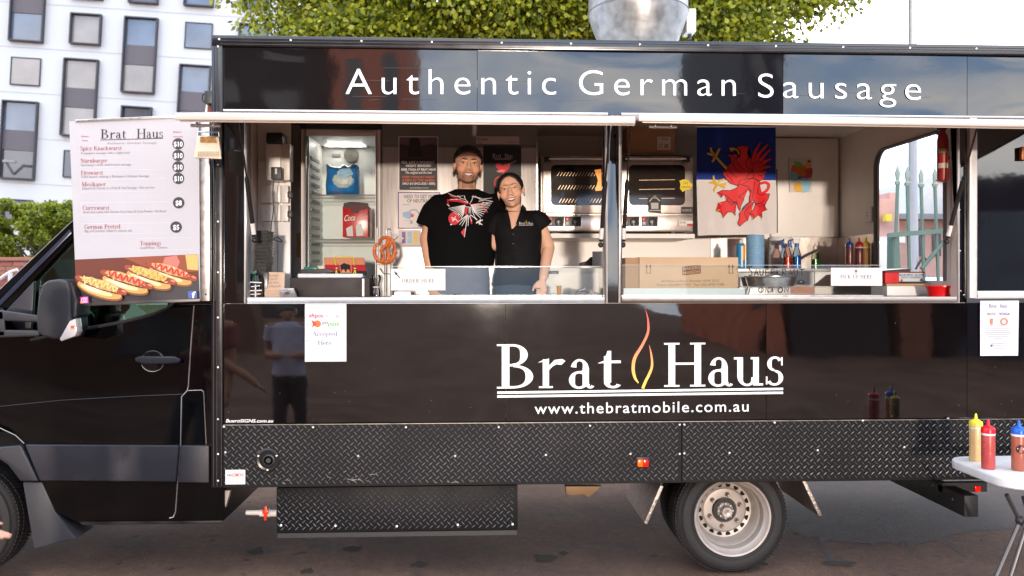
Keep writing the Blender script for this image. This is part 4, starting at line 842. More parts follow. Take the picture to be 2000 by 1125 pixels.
c_ = P(60, 455, 13.0)
tree('small_tree', 'small bright green tree behind the cab windscreen', c_.x, 13.4, 0, c_.z-.1, 1.25, 1.1, .85, 30000, .07, 90)
# brick wall with pale handrail left of the cab
bw = thing('brick_wall', 'low red brick wall behind the cab nose', 'wall')
bcore = mat('mortar', (.34, .28, .25), .9); bc = [mat('brick%d' % i, c, .85, var=.12, vs=30, bump=.3) for i, c in enumerate(((.36, .13, .09), (.42, .17, .12), (.30, .11, .08)))]
a, b = P(-260, 506, 9.0), P(170, 506, 9.0)
part('wall_core', bcore, lambda m: m.box(a.x, b.x, 9.012, 9.24, 0, a.z-.03), parent=bw)
part('coping', bc[1], lambda m: m.box(a.x, b.x, 8.97, 9.27, a.z-.03, a.z+.03), parent=bw, bevel=.01)
bme = []
for i in range(3):
    mb = MB(); mb.box(0, .222, 0, .03, 0, .068); o = mb.build('brick', bc[i]); bme.append(o.data); bpy.data.objects.remove(o)
nb = 0
for r_ in range(7):
    x = P(-60, 500, 9).x-(.116 if r_ % 2 else 0)
    while x < b.x-.23 and nb < 290:
        o = link('brick', random.choice(bme), bw); o.location = (x, 8.995, a.z-.11-r_*.078); x += .232; nb += 1
hr = thing('handrail', 'pale metal handrail sloping beside the brick wall', 'handrail')
part('rail', white2, lambda m: (m.tube([P(-40, 572, 7), P(18, 532, 7), P(34, 527, 7)], .022, 8), m.tube([P(-40, 600, 7), P(22, 556, 7)], .02, 8)), parent=hr, smooth=True)
part('post', white2, lambda m: (m.tube([P(20, 530, 7), Vector((P(20, 530, 7).x, 7, 0))], .03, 8), m.tube([P(-40, 572, 7), Vector((P(-40, 572, 7).x, 7, 0))], .03, 8)), parent=hr, smooth=True)

# fence, pole and street beyond the rear doorway
fe = thing('spear_fence', 'green spear topped iron fence seen through the rear doorway', 'fence')
fg = mat('fence_green', C(78, 104, 96), .55, var=.15, vs=12); fy = 3.4
part('fence_post', fg, lambda m: m.pprism([(1744, 455), (1756, 455), (1760, 540), (1762, 930), (1742, 930)], fy, fy+.12), parent=fe)
for u0, v0, u1 in ((1753, 345, 1747), (1772, 347, 1776), (1799, 350, 1804), (1826, 349, 1832), (1880, 350, 1890), (1908, 351, 1918), (1935, 352, 1946)):
    a, b = P(u0, v0+16, fy), P(u1, 532, fy); e_ = a+(b-a)*((a.z-.1)/(a.z-b.z))
    pk = part('picket', fg, lambda m: m.tube([a, b, e_], .017, 8), parent=fe, smooth=True)
    part('spearhead', mat('spear_grey', C(128, 140, 132), .45), lambda m: m.tube([a, a+Vector((0, 0, .03)), a+Vector((0, 0, .045)), a+Vector((0, 0, .12)), a+Vector((0, 0, .20))], [.024, .03, .016, .026, .002], 6), parent=pk, smooth=True)
part('rail', fg, lambda m: m.add([P(1735, 455, fy-.03), P(1960, 436, fy-.03), P(1960, 446, fy-.03), P(1735, 464, fy-.03), P(1735, 455, fy+.03), P(1960, 436, fy+.03), P(1960, 446, fy+.03), P(1735, 464, fy+.03)], [(0, 1, 2, 3), (7, 6, 5, 4), (0, 4, 5, 1), (1, 5, 6, 2), (2, 6, 7, 3), (3, 7, 4, 0)]), parent=fe)
part('brace', fg, lambda m: m.tube([P(1800, 525, fy), P(1846, 468, fy), P(1870, 440, fy)], .022, 8), parent=fe, smooth=True)
po = thing('light_pole', 'tall grey light pole rising behind the rear doorway', 'pole')
x_ = X(1783, 7.5); part('shaft', mat('pole_grey', (.42, .43, .46), .5, .3), lambda m: m.tube([(x_, 7.5, 0), (x_, 7.5, 3.2), (x_-.02, 7.5, 9.5)], [.10, .065, .04], 12), parent=po, smooth=True)
part('cable_tail', dark, lambda m: m.tube([(x_, 7.43, 1.9), (x_+.12, 7.42, 2.1), (x_+.2, 7.43, 2.0)], .018, 6), parent=po, smooth=True)
pk_ = mat('pale_brick', (.50, .30, .26), .85, var=.1, vs=3)
gb = thing('gabled_hall', 'grey gabled roof building beyond the fence', 'building'); gy = 24
part('wall', pk_, lambda m: m.pbox(1745, 428, 2100, 540, gy, gy+10), parent=gb)
part('roof', mat('roof_grey', (.40, .41, .43), .6, .1), lambda m: m.pprism([(1785, 418), (1825, 346), (1990, 346), (2110, 418)], gy-.3, gy+10), parent=gb)
part('eave', mat('eave_dark', (.16, .16, .18), .6), lambda m: m.pbox(1758, 417, 2110, 429, gy-.6, gy+10.2), parent=gb)
for u in (1790, 1822, 1854, 1890, 1930): part('window', drk, lambda m: m.pbox(u, 446, u+16, 500, gy-.05, gy), parent=gb)
part('sign_band', ink(170, 80, 84), lambda m: m.pbox(1826, 350, 1846, 356, gy-.36, gy-.31), parent=gb)
bb = thing('brick_shop', 'pink brick corner building beyond the green fence', 'building'); by = 20
part('wall', pk_, lambda m: m.pprism([(1640, 560), (1640, 390), (1738, 388), (1738, 376), (1756, 376), (1757, 560)], by, by+6), parent=bb)
part('cornice', white2, lambda m: m.pbox(1638, 462, 1768, 474, by-.25, by), parent=bb)
for u in (1702, 1738): part('window', drk, lambda m: m.pbox(u, 484, u+10, 520, by-.06, by), parent=bb)
part('yellow_sign', ink(222, 200, 70), lambda m: m.pbox(1730, 418, 1742, 432, by-.3, by-.1), parent=bb)
wv = thing('white_van', 'white van parked in the street beyond the fence', 'van')
part('body', white2, lambda m: m.pprism([(1690, 545), (1690, 482), (1705, 472), (1760, 470), (1762, 545)], 14, 15.8), parent=wv, bevel=.1)
part('windscreen', drk, lambda m: m.pbox(1694, 480, 1712, 496, 13.96, 13.99), parent=wv)
for u in (1702, 1748): part('wheel', rubber, lambda m: m.lathe([(.34, 0), (.34, -.2), (.2, -.22), (.0001, -.2)], (X(u, 14), 14.1, .34), 20, 'y'), parent=wv, smooth=True)

# ================================================================== a stand-in street behind the photographer (seen only as reflections)
def block(name, label, x0, x1, y0, y1, h, m_, wm, nx, nz):
    t = thing(name, label, 'building'); part('wall', m_, lambda m: m.box(x0, x1, y0, y1, 0, h), parent=t)
    for i in range(nx):
        for j in range(nz):
            a = x0+(x1-x0)*(i+.28)/nx; b = x0+(x1-x0)*(i+.72)/nx; z = h*(j+.3)/nz
            part('window', wm, lambda m: m.box(a, b, y1-.001, y1+.03, z, z+h/nz*.5), parent=t)
k8 = 2.44
block('brick_tower', 'red brick tower across the street mirrored in the upper panel', -15.0, -7.2, -100, -80, 38, mat('brick_far', (.75, .26, .16), .85, var=.15, vs=2), drk, 2, 6)
block('dark_office', 'dark brown office block across the street mirrored in the panels', -82, -15.6, -110, -82, 42, mat('brown_far', (.07, .05, .045), .7, var=.3, vs=.4), drk, 9, 7)
block('slim_tower', 'slim navy tower across the street mirrored above the rear hatch', 29, 34, -105, -84, 48, mat('navy_far', (.03, .035, .06), .5), drk, 2, 9)
block('low_shop_row', 'low brick shop row across the street mirrored beside the rear door', 38, 95, -110, -82, 11, mat('shop_far', (.22, .10, .08), .85, var=.2, vs=1), drk, 8, 2)
for k, (x0, x1, h, nm, col, lb) in enumerate(((6.5, 7.1, 4.4, 'brick_pier', (.55, .17, .09), 'orange brick pier over the road mirrored beside the logo'), (7.4, 9.6, 4.9, 'dark_shopfront', (.035, .025, .025), 'dark shopfront over the road mirrored in the rear panel'), (9.9, 10.7, 5.2, 'brown_doorway', (.24, .09, .05), 'narrow brown doorway block over the road mirrored in the panel'), (11.2, 17, 4.2, 'navy_shopfront', (.03, .03, .05), 'navy shopfront over the road mirrored under the rear hatch'), (17.4, 34, 5.0, 'brick_terrace', (.20, .07, .05), 'long red brick terrace over the road mirrored at the tail'))):
    block(nm, lb, x0, x1, -22, -14, h, mat('far_'+nm, col, .85, var=.3, vs=1.5), drk, max(1, int((x1-x0)/2)), 1)  # near facades added to colour panel reflections and hold back sky light
block('added_hoarding', 'added brown timber hoarding over the road mirrored low beside the cab', -40, -5.2, -15, -14, 4.6, mat('hoarding_far', (.16, .075, .045), .8, var=.35, vs=1.5), drk, 8, 1)  # added hoarding, out of view: darkens the road and browns the reflections
# ================================================================== equipment inside the truck
YF = .74
fr_ = thing('drinks_fridge', 'tall glass door fridge with lit tube and few drinks inside', 'fridge')
fm = mat('fridge_white', (.72, .69, .66), .35); fin = mat('fridge_liner', (.70, .69, .67), .4)
a, b = P(588, 258, YF), P(744, 600, YF); zb = .81; zt = a.z+.02
part('cabinet', fm, lambda m: (m.box(a.x, a.x+.03, YF+.03, YF+.58, zb, zt), m.box(b.x-.03, b.x, YF+.03, YF+.58, zb, zt), m.box(a.x+.03, b.x-.03, YF+.55, YF+.58, zb, zt), m.box(a.x+.03, b.x-.03, YF+.03, YF+.55, zt-.03, zt), m.box(a.x+.03, b.x-.03, YF+.03, YF+.55, zb, zb+.2)), parent=fr_)
part('liner', fin, lambda m: (m.box(a.x+.031, a.x+.04, YF+.06, YF+.54, zb+.2, zt-.031), m.box(b.x-.04, b.x-.031, YF+.06, YF+.54, zb+.2, zt-.031), m.box(a.x+.04, b.x-.04, YF+.53, YF+.545, zb+.2, zt-.031)), parent=fr_)
df = .034
part('door_frame', mat('door_alu', (.74, .68, .64), .35, .05), lambda m: (m.box(a.x+.002, a.x+df, YF-.012, YF+.025, zb+.1, zt-.004), m.box(b.x-df, b.x-.002, YF-.012, YF+.025, zb+.1, zt-.004), m.box(a.x+df, b.x-df, YF-.012, YF+.025, zt-.045, zt-.004), m.box(a.x+df, b.x-df, YF-.012, YF+.025, zb+.1, zb+.18)), parent=fr_, bevel=.003)
part('door_glass', glass('fridge_glass', (.93, .96, .95), 1.35), lambda m: m.box(a.x+df, b.x-df, YF+.004, YF+.006, zb+.18, zt-.045), parent=fr_)
part('lamp_tube', mat('tube_light', (1, .93, .84), .3, emit=20, rvar=0, var=0), lambda m: m.tube([P(640, 281, YF+.42), P(708, 281, YF+.42)], .018, 12), parent=fr_, smooth=True)
part('lamp_holder', fm, lambda m: m.pbox(632, 276, 716, 287, YF+.45, YF+.50), parent=fr_)
fn = part('fan_grille', mat('fan_dark', (.06, .055, .05), .5), lambda m: m.lathe([(.052, 0), (.052, -.012), (.0001, -.014)], P(686, 303, YF+.52), 28, 'y'), parent=fr_, smooth=True)
part('grille_ring', mat('grille_wire', (.5, .47, .42), .35, .6), lambda m: [m.lathe([(r-.002, -.015), (r, -.018), (r+.002, -.015)], P(686, 303, YF+.52), 28, 'y', cap=False) for r in (.012, .022, .031, .040, .049)], parent=fn, smooth=True)
part('brand_badge', mat('badge_grey', (.2, .2, .2), .5), lambda m: m.pbox(648, 301, 665, 306, YF+.518, YF+.528), parent=fr_)
for v in (381, 468):
    sh = part('wire_shelf', mat('shelf_wire', (.66, .64, .60), .3, .7), lambda m: (m.tube([P(607, v, YF+.07), P(735, v, YF+.07)], .0045, 6), m.tube([P(607, v+6, YF+.07), P(735, v+6, YF+.07)], .003, 6), [m.tube([(P(u, v, YF+.07).x, YF+.07, P(u, v, YF+.07).z), (P(u, v, YF+.07).x, YF+.52, P(u, v, YF+.07).z)], .0022, 5) for u in range(610, 735, 5)]), parent=fr_)
for s_ in (0, 1):
    for j in range(20):
        z = zt-.16-j*.058
        if z < zb+.3: break
        x = a.x+.041 if s_ == 0 else b.x-.047
        part('shelf_slot', mat('slot_grey', (.30, .28, .26), .5), lambda m: m.add([(x, YF+.10, z), (x+.006, YF+.10, z), (x+.006, YF+.40, z+.008), (x, YF+.40, z+.008), (x, YF+.10, z-.022), (x+.006, YF+.10, z-.022), (x+.006, YF+.40, z-.014), (x, YF+.40, z-.014)], [(0, 1, 2, 3), (7, 6, 5, 4), (0, 4, 5, 1), (1, 5, 6, 2), (2, 6, 7, 3), (3, 7, 4, 0)]), parent=fr_)
part('door_handle', white2, lambda m: m.tube([P(737, 445, YF-.03), P(737, 500, YF-.03)], .008, 8), parent=fr_, smooth=True)
# contents
bagm = mat('blue_film', C(40, 132, 208), .22, var=.25, vs=20, bump=.6, bs=24)
bg_ = thing('blue_bag', 'crumpled blue plastic bag of ice on the upper fridge shelf', 'bag')
def bag(m):
    n = 20; vs = []
    out = [(637, 320), (640, 321), (650, 325), (663, 326), (672, 320), (680, 325), (688, 321), (697, 322), (698, 340), (699, 360), (699, 379), (690, 380), (668, 380), (650, 379.5), (637, 379), (636, 360), (638, 340)]
    vs = [P(u, v, YF+.16) for u, v in out]; c = P(668, 352, YF+.10); inn = [P(668+(u-668)*.7, 352+(v-352)*.72+random.uniform(-2, 2), YF+.105+random.uniform(0, .015)) for u, v in out]; bk = [p+Vector((0, .12, 0)) for p in vs]
    k = len(out); m.add(vs+inn+[c]+bk, [(i, (i+1) % k, k+(i+1) % k, k+i) for i in range(k)]+[(k+i, k+(i+1) % k, 2*k) for i in range(k)]+[((i+1) % k, i, 2*k+1+i, 2*k+1+(i+1) % k) for i in range(k)]+[tuple(range(3*k, 2*k, -1))])
part('film', bagm, bag, parent=bg_, smooth=True, sharp=70)
part('ice_cubes', mat('ice_white', (.72, .74, .76), .3, var=.2, vs=60), lambda m: m.ell(P(670, 352, YF+.12), (.075, .035, .058), 12), parent=bg_)
part('torn_top', mat('film_pale', C(140, 180, 214), .3, bump=.5), lambda m: m.flat([(658, 336), (664, 330), (684, 328), (690, 340), (680, 346), (662, 348)], YF+.088), parent=bg_, facing=True)
ck = thing('cola_carton', 'red drinks multipack torn open on the lower fridge shelf', 'carton')
cr = mat('cola_red', C(205, 16, 28), .25)
part('box', cr, lambda m: m.pbox(669, 402, 719, 463, YF+.10, YF+.30), parent=ck, bevel=.004)
part('torn_flap', mat('torn_dark', C(70, 24, 20), .6), lambda m: m.pprism([(671, 397), (684, 394), (702, 395), (719, 397), (720, 407), (704, 411), (686, 408), (671, 405)], YF+.095, YF+.11), parent=ck)
part('open_hole', mat('hole_maroon', C(96, 12, 16), .6), lambda m: m.pbox(685, 400, 701, 416, YF+.093, YF+.099), parent=ck)
text('Coca', 671.5, 432, 693, 430, 12, YF+.097, ink(240, 232, 228), ck, bold=.02, italic=.35); text('Cola', 697, 431, 717, 428, 11, YF+.097, ink(232, 150, 150), ck, bold=.02, italic=.35)
part('white_print', ink(232, 222, 220), lambda m: (m.flat([(676, 446), (688, 440), (690, 461), (678, 461)], YF+.0975), m.flat([(695, 440), (706, 436), (710, 460), (696, 461)], YF+.0975)), parent=ck, facing=True)

cb = thing('steel_cabinet', 'brushed steel cupboard behind the two staff', 'cabinet')
xa, xb_, xc = X(746, YF), X(905, YF), X(1050, YF)
part('carcass', mat('carcass_grey', (.28, .26, .25), .5, .4), lambda m: m.box(xa, xc, YF+.012, YF+.55, .81, 2.82), parent=cb)
part('door', steel, lambda m: m.box(xa+.004, xb_-.008, YF-.012, YF+.010, .9, 2.62), parent=cb, bevel=.003); part('door', steel, lambda m: m.box(xb_+.006, xc-.012, YF-.012, YF+.010, .9, 2.62), parent=cb, bevel=.003)
part('top_vent', mat('vent_grey', (.22, .20, .19), .4, .4), lambda m: m.box(xa+.01, xc-.01, YF-.006, YF+.010, 2.64, 2.80), parent=cb)
part('bright_edge', alu, lambda m: (m.box(xb_-.006, xb_+.003, YF-.014, YF+.010, .9, 2.62), m.box(xc-.010, xc, YF-.014, YF+.010, .9, 2.66)), parent=cb)
# ovens
YO = 1.12
def oven(u0, u1, label, hx0, hx1, wu0, wu1, knobs, glow):
    o = thing('bakery_oven', label, 'oven', 'pair of countertop ovens'); a, b = P(u0, 304, YO), P(u1, 452, YO)
    ov = mat('oven_steel', (.60, .53, .47), .3, .9, var=.1, vs=10, bump=.05, bs=20)
    part('body', ov, lambda m: m.box(a.x, b.x, YO+.02, YO+.50, b.z, a.z), parent=o, bevel=.006)
    part('door', ov, lambda m: m.pbox(u0+4, 306, u1-4, 417, YO-.012, YO+.018), parent=o, bevel=.008)
    part('control_panel', ov, lambda m: m.pbox(u0+3, 420, u1-3, 450, YO-.006, YO+.018), parent=o, bevel=.003)
    part('handle', alu, lambda m: m.tube([P(hx0+8, 310, YO-.05), P(hx1-8, 310, YO-.05)], .009, 10), parent=o, smooth=True)
    for u in (hx0, hx1-12): part('handle_mount', dark, lambda m: m.pbox(u, 306, u+12, 316, YO-.055, YO-.01), parent=o, bevel=.003)
    r = 9; pts = []
    for cu, cv, a0 in ((wu1-r, 322+r, -90), (wu1-r, 401-r, 0), (wu0+r, 401-r, 90), (wu0+r, 322+r, 180)): pts += [(cu+r*math.cos(R(a0+t)), cv+r*math.sin(R(a0+t))) for t in (0, 30, 60, 90)]
    wn = part('window', mat('oven_glass', (.018, .013, .010), .08, ior=1.6), lambda m: m.pprism(pts, YO-.015, YO-.010), parent=o)
    rk = mat('oven_rack', (.35, .25, .16), .35, .6)
    rg_ = part('rack_glint', rk, lambda m: [m.stroke([(wu0+12+i*6+j*2, 344+j*26), (wu0+17+i*6+j*2, 336+j*26)], 1.1, YO-.016) for j in range(2 if not glow else 3) for i in range(int((wu1-wu0-26)/6))] if glow else [m.stroke([(wu0+20, 352+j*18), (wu1-20, 351+j*18)], .8, YO-.016) for j in range(3)], parent=wn, facing=True)
    tag(rg_, kind='stuff')
    if glow: part('lamp_glow', mat('oven_lamp', (1, .32, .05), .5, emit=.55, rvar=0), lambda m: m.flat([(1161, 332), (1174, 330), (1175, 372), (1163, 373), (1168, 352)], YO-.0155), parent=wn, facing=True)
    for u in knobs:
        k = part('knob_plate', dark, lambda m: m.pbox(u-15, 423, u+17, 442, YO-.012, YO-.005), parent=o, bevel=.004)
        part('knob', mat('knob_black', (.03, .03, .03), .3), lambda m: m.lathe([(.028, 0), (.026, -.02), (.010, -.024), (.0001, -.024)], P(u+6, 433, YO-.012), 20, 'y'), parent=k, smooth=True)
        part('knob_pointer', ink(190, 186, 182), lambda m: m.stroke([(u+6, 440), (u+6, 433)], 1.6, YO-.038), parent=k, facing=True)
        part('red_switch', mat('switch_red', C(190, 22, 20), .35), lambda m: m.pbox(u-13, 424, u-6, 431, YO-.016, YO-.011), parent=k, bevel=.001)
        part('power_socket', ink(205, 200, 196), lambda m: m.pbox(u-13, 433, u-7, 439, YO-.014, YO-.011), parent=k)
    return o
oven(1056, 1207, 'steel oven nearest the staff with glowing orange window', 1064, 1207, 1076, 1200, (1085, 1118), True)
ov2 = oven(1208, 1355, 'steel oven beside the flag with stickers on its door', 1213, 1348, 1228, 1338, (1232, 1268), False)
YS = YO-.018
st_ = part('yellow_sticker', ink(232, 208, 32), lambda m: m.flat([(1327, 353), (1336, 350), (1345, 352), (1348, 357), (1353, 360), (1348, 370), (1340, 371), (1333, 375), (1328, 368), (1329, 360)], YS), parent=ov2, facing=True)
text('DAS', 1335, 360, 1344, 360, 5, YS-.001, ink(120, 100, 20), st_); text('ORIGINAL', 1331, 367, 1350, 367, 4, YS-.001, ink(120, 100, 20), st_)
sb = part('black_sticker', ink(26, 26, 28), lambda m: m.flat([(1265, 380), (1291, 380), (1291, 416), (1266, 414)], YS), parent=ov2, facing=True)
part('sticker_print', ink(190, 186, 182), lambda m: (m.flat([(1271, 396), (1286, 396), (1286, 408), (1272, 408)], YS-.001), m.stroke([(1268, 394), (1273, 388), (1278, 384), (1284, 388), (1289, 393)], 2, YS-.001), m.disc(1279, 385, 3, YS-.001), m.stroke([(1268, 411), (1290, 411)], 2, YS-.001)), parent=sb, facing=True)
pb = part('badge_sticker', ink(30, 26, 26), lambda m: m.pbox(1331, 404, 1353, 417, YS-.0005, YS+.002), parent=ov2)
text('ROBAND', 1333, 413, 1351, 413, 5, YS-.0012, ink(190, 180, 176), pb)
rs_ = part('rating_label', ink(226, 220, 214), lambda m: m.pbox(1325, 431, 1353, 441, YS, YS+.006), parent=ov2); part('label_stripe', ink(196, 30, 34), lambda m: m.pbox(1342, 437, 1353, 441, YS-.0008, YS), parent=rs_)
text('220-240V', 1327, 436.5, 1340, 436.5, 4, YS-.001, ink(60, 56, 56), rs_)
part('oven_foot', dark, lambda m: m.pbox(1311, 451, 1318, 456, YO+.05, YO+.09), parent=ov2)
os_ = thing('oven_shelf', 'white shelf carrying the two ovens', 'shelf'); part('board', white, lambda m: m.box(X(1056, YO), X(1357, YO), YO-.0, YB-.001, Z(459, YO)-.02, Z(456, YO)), parent=os_)
bx = thing('stored_carton', 'brown cardboard carton stored above the oven by the flag', 'carton')
kraft = mat('kraft_card', (.46, .27, .14), .75, var=.08, vs=14, bump=.1)
part('box', kraft, lambda m: m.pbox(1225, 248, 1318, 299, 1.24, 1.60), parent=bx, bevel=.004)
lb = part('shipping_label', ink(226, 214, 208), lambda m: m.pbox(1284, 267, 1310, 293, 1.237, 1.2395), parent=bx)
text('1138GA', 1288, 273.5, 1305, 273.5, 5, 1.2362, ink(50, 46, 46), lb); part('barcode', ink(60, 50, 54), lambda m: [m.stroke([(1298+i, 281), (1298+i, 289)], .5, 1.2362) for i in range(8)]+[m.stroke([(1286, 279+j*3), (1295, 279+j*3)], .7, 1.2362) for j in range(4)], parent=lb, facing=True)
part('shelf_board', mat('shelf_grey', (.30, .27, .25), .5), lambda m: m.pbox(1208, 299.5, 1356, 303.5, 1.22, 1.62), parent=bx)

# walls: outlets, plug, cable, timer boxes on the end lining (seen foreshortened)
sw = thing('switch_box', 'cream electrical box high on the end wall by the fridge', 'electrical box')
part('case', fm, lambda m: m.pbox(519, 281, 548, 352, .50, .618), parent=sw, bevel=.005); part('case_side', mat('cream_shade', (.62, .57, .52), .4), lambda m: m.pbox(549, 281, 566, 352, .52, .618), parent=sw, bevel=.004)
part('black_cap', dark, lambda m: m.pbox(519, 258, 552, 280, .48, .618), parent=sw, bevel=.012)
for v0, v1, nm in ((362, 396, 'upper'), (400, 432, 'lower')):
    so_ = thing('power_socket', 'white double power socket, %s of two on the end wall' % nm, 'socket', 'double sockets on the end wall')
    part('plate', white2, lambda m: m.pbox(510, v0, 548, v1, .585, .618), parent=so_, bevel=.004); part('side_block', fm, lambda m: m.pbox(549, v0, 563, v1, .565, .618), parent=so_, bevel=.003)
    part('plug', dark, lambda m: m.pbox(561, v0+12, 569, v0+24, .55, .60), parent=so_, bevel=.004)
    part('rocker_switch', fm, lambda m: (m.pbox(518, v0+10, 522, v0+18, .579, .585), m.pbox(532, v0+10, 536, v0+18, .579, .585)), parent=so_)
ad = thing('phone_charger', 'black plug-in charger with thin hanging cable', 'charger')
part('adaptor', dark, lambda m: m.pbox(529, 326, 549, 350, .44, .495), parent=ad, bevel=.004); part('label', ink(210, 206, 200), lambda m: m.pbox(537, 329, 541, 340, .437, .44), parent=ad)
part('white_socket', white2, lambda m: m.pbox(505, 315, 518, 340, .585, .618), parent=ad, bevel=.003)
part('cable', dark, lambda m: m.tube([P(u, v, .46) for u, v in smoothpath([(534, 350), (533, 380), (534, 410), (530, 440), (529, 470), (540, 463), (551, 471), (545, 472), (530, 468), (527, 490), (533, 506), (531, 516), (524, 521)], 5)], .003, 6), parent=ad, smooth=True)
ew = thing('steel_pillar', 'narrow brushed steel pillar between end wall and fridge', 'pillar')
part('sheet', steel, lambda m: m.box(X(567, 1.05), X(586, 1.05), 1.05, 1.5, .81, 2.82), parent=ew); part('wood_strip', mat('plywood', (.42, .22, .08), .6), lambda m: m.pbox(579, 455, 586, 502, 1.035, 1.049), parent=ew)
lp_ = thing('lower_cupboard', 'white cupboard doors under the sockets at the end wall', 'cupboard')
for u0, u1 in ((515, 541), (542, 567)): part('door', fm, lambda m: m.pbox(u0, 433, u1, 590, .59, .615), parent=lp_, bevel=.003)
part('back_panel', white, lambda m: m.box(XI0-.001, X(567.5, .62), .62, .635, .81, 2.84), parent=lp_)

# posters on the steel doors
yp = YF-.015
def sheet(name, label, cat, u0, v0, u1, v1, Y, col, curl=0):
    t = thing(name, label, cat); part('paper', ink(*col), lambda m: m.pbox(u0, v0, u1, v1, Y, Y+.002), parent=t); return t
p1 = sheet('event_poster', 'dark event poster with sunset photo on the steel door', 'poster', 778, 266, 856, 373, yp, (214, 206, 206))
part('photo', ink(58, 40, 44), lambda m: m.flat([(780, 268), (854, 268), (854, 371), (780, 371)], yp-.0006), parent=p1, facing=True)
part('sky_band', ink(104, 84, 92), lambda m: m.flat([(780, 268), (854, 268), (854, 283), (840, 281), (820, 286), (795, 284), (780, 280)], yp-.0012), parent=p1, facing=True)
part('silhouette', ink(30, 18, 18), lambda m: m.flat([(797, 306), (798, 288), (800, 272), (806, 269), (816, 269), (820, 274), (822, 288), (826, 306)], yp-.0018), parent=p1, facing=True)
part('text_field', ink(40, 34, 36), lambda m: m.flat([(780, 310), (854, 310), (854, 371), (780, 371)], yp-.0014), parent=p1, facing=True)
for t, u0, u1, v, c, col, it in (('FEEL LIKE A MONDAY', 784, 849, 319.5, 5.0, (232, 226, 224), 0), ('NIGHT BENDER?', 793, 842, 326, 5.0, (232, 226, 224), 0), ('BEER YOGA AT BRAT HAUS', 784, 851, 333, 4.2, (232, 226, 224), 0), ('The original and the best', 791, 843, 339.5, 5.4, (222, 216, 214), .3), ('EVERY MONDAY NIGHT', 786, 849, 348, 4.6, (196, 84, 50), 0), ('6:30PM AT THE GABBA', 786, 849, 354.5, 4.6, (196, 84, 50), 0), ('ONLY $15 (INCLUDES 1 BEER)', 786, 850, 360.5, 4.2, (232, 226, 224), 0), ('www.brathaus.com.au', 800, 837, 368, 3, (190, 184, 182), 0)):
    text(t, u0, v, u1, v, c, yp-.002, ink(*col), p1, bold=.025 if not it else .01, italic=it, res=2)
p2 = sheet('violet_poster', 'white poster with violet border below the dark event poster', 'poster', 777, 375, 860, 447, yp, (92, 78, 140))
part('page', ink(218, 208, 206), lambda m: m.flat([(779, 377), (858, 377), (858, 445), (779, 445)], yp-.0006), parent=p2, facing=True)
text('NEED TO GET OUT', 789, 387, 851, 387, 7, yp-.0012, ink(70, 64, 66), p2, bold=.012, res=2); text('OF NEUTRAL?', 795, 395.5, 842, 395.5, 7, yp-.0012, ink(70, 64, 66), p2, bold=.012, res=2)
part('blue_art', ink(150, 178, 208), lambda m: (m.flat([(786, 415), (800, 412), (808, 420), (800, 428), (787, 424)], yp-.0012), m.stroke([(786, 400), (800, 399)], 2, yp-.0012), m.stroke([(788, 430), (806, 431)], 1, yp-.0012)), parent=p2, facing=True)
part('red_art', ink(216, 84, 70), lambda m: m.disc(805, 421, 3.5, yp-.0016), parent=p2, facing=True); part('grey_art', ink(168, 158, 160), lambda m: (m.stroke(smoothpath([(800, 412), (812, 410), (822, 424), (816, 432), (822, 436)], 4), 2.5, yp-.0013), m.flat([(801, 431), (806, 431), (806, 437), (801, 437)], yp-.0013)), parent=p2, facing=True)
p3 = sheet('colour_chart', 'small chart with purple, blue and yellow bars under the violet poster', 'poster', 778, 449, 822, 483, yp, (206, 194, 190))
for u0, u1, col in ((785, 792, (128, 98, 150)), (796, 804, (150, 186, 206)), (807, 816, (222, 190, 110))): part('chart_bar', ink(*col), lambda m: m.flat([(u0, 453), (u1, 453), (u1, 475), (u0, 475)], yp-.0008), parent=p3, facing=True)
part('chart_gap', ink(206, 194, 190), lambda m: (m.flat([(785, 463), (790, 465), (785, 468)], yp-.0012), m.flat([(796, 463), (801, 465), (796, 468)], yp-.0012)), parent=p3, facing=True); part('caption', ink(150, 140, 138), lambda m: m.stroke([(783, 479), (818, 479)], 1, yp-.0008), parent=p3, facing=True)
p4 = sheet('drinks_sign', 'narrow white drinks price strip at the top of the steel door', 'sign', 930, 266, 1014, 282, yp, (196, 184, 182))
text('Drinks', 932.5, 274.5, 953, 274.5, 6, yp-.001, ink(130, 60, 64), p4, bold=.02, res=2); text('Water', 933, 280, 943, 280, 3.6, yp-.001, ink(130, 60, 64), p4, res=2); text('Softdrinks', 990, 279, 1009, 279, 3.6, yp-.001, ink(90, 80, 84), p4, res=2)
p5 = sheet('heart_banner', 'black hanging banner with red heart behind the two staff', 'banner', 944, 285, 1018, 440, yp, (22, 20, 22))
text('Brat', 962, 308, 979, 308, 8, yp-.001, ink(206, 200, 200), p5, font='serif'); text('Haus', 986, 308, 1001, 308, 8, yp-.001, ink(206, 200, 200), p5, font='serif'); part('logo_rule', ink(190, 184, 184), lambda m: (m.stroke([(962, 309.5), (1001, 309.5)], .8, yp-.001), m.stroke([(966, 311.5), (997, 311.5)], 1, yp-.001)), parent=p5, facing=True)
hp = [(982, 340), (976, 334), (970, 328), (968, 323), (970, 319.5), (975, 319), (979, 321), (982, 324), (985, 321), (990, 319), (995, 320), (996.5, 324), (994, 329), (988, 335)]
part('heart', ink(206, 28, 42), lambda m: m.flat(hp, yp-.001), parent=p5, facing=True); part('arrow', ink(206, 196, 196), lambda m: (m.stroke([(993, 322), (1001, 317)], 1, yp-.0012), m.stroke([(1002, 319), (1004, 315), (1008, 314)], 1.2, yp-.0012)), parent=p5, facing=True); part('heart_shine', ink(228, 120, 120), lambda m: m.flat([(969, 334), (980, 331), (987, 332), (984, 336), (974, 337)], yp-.0014), parent=p5, facing=True)
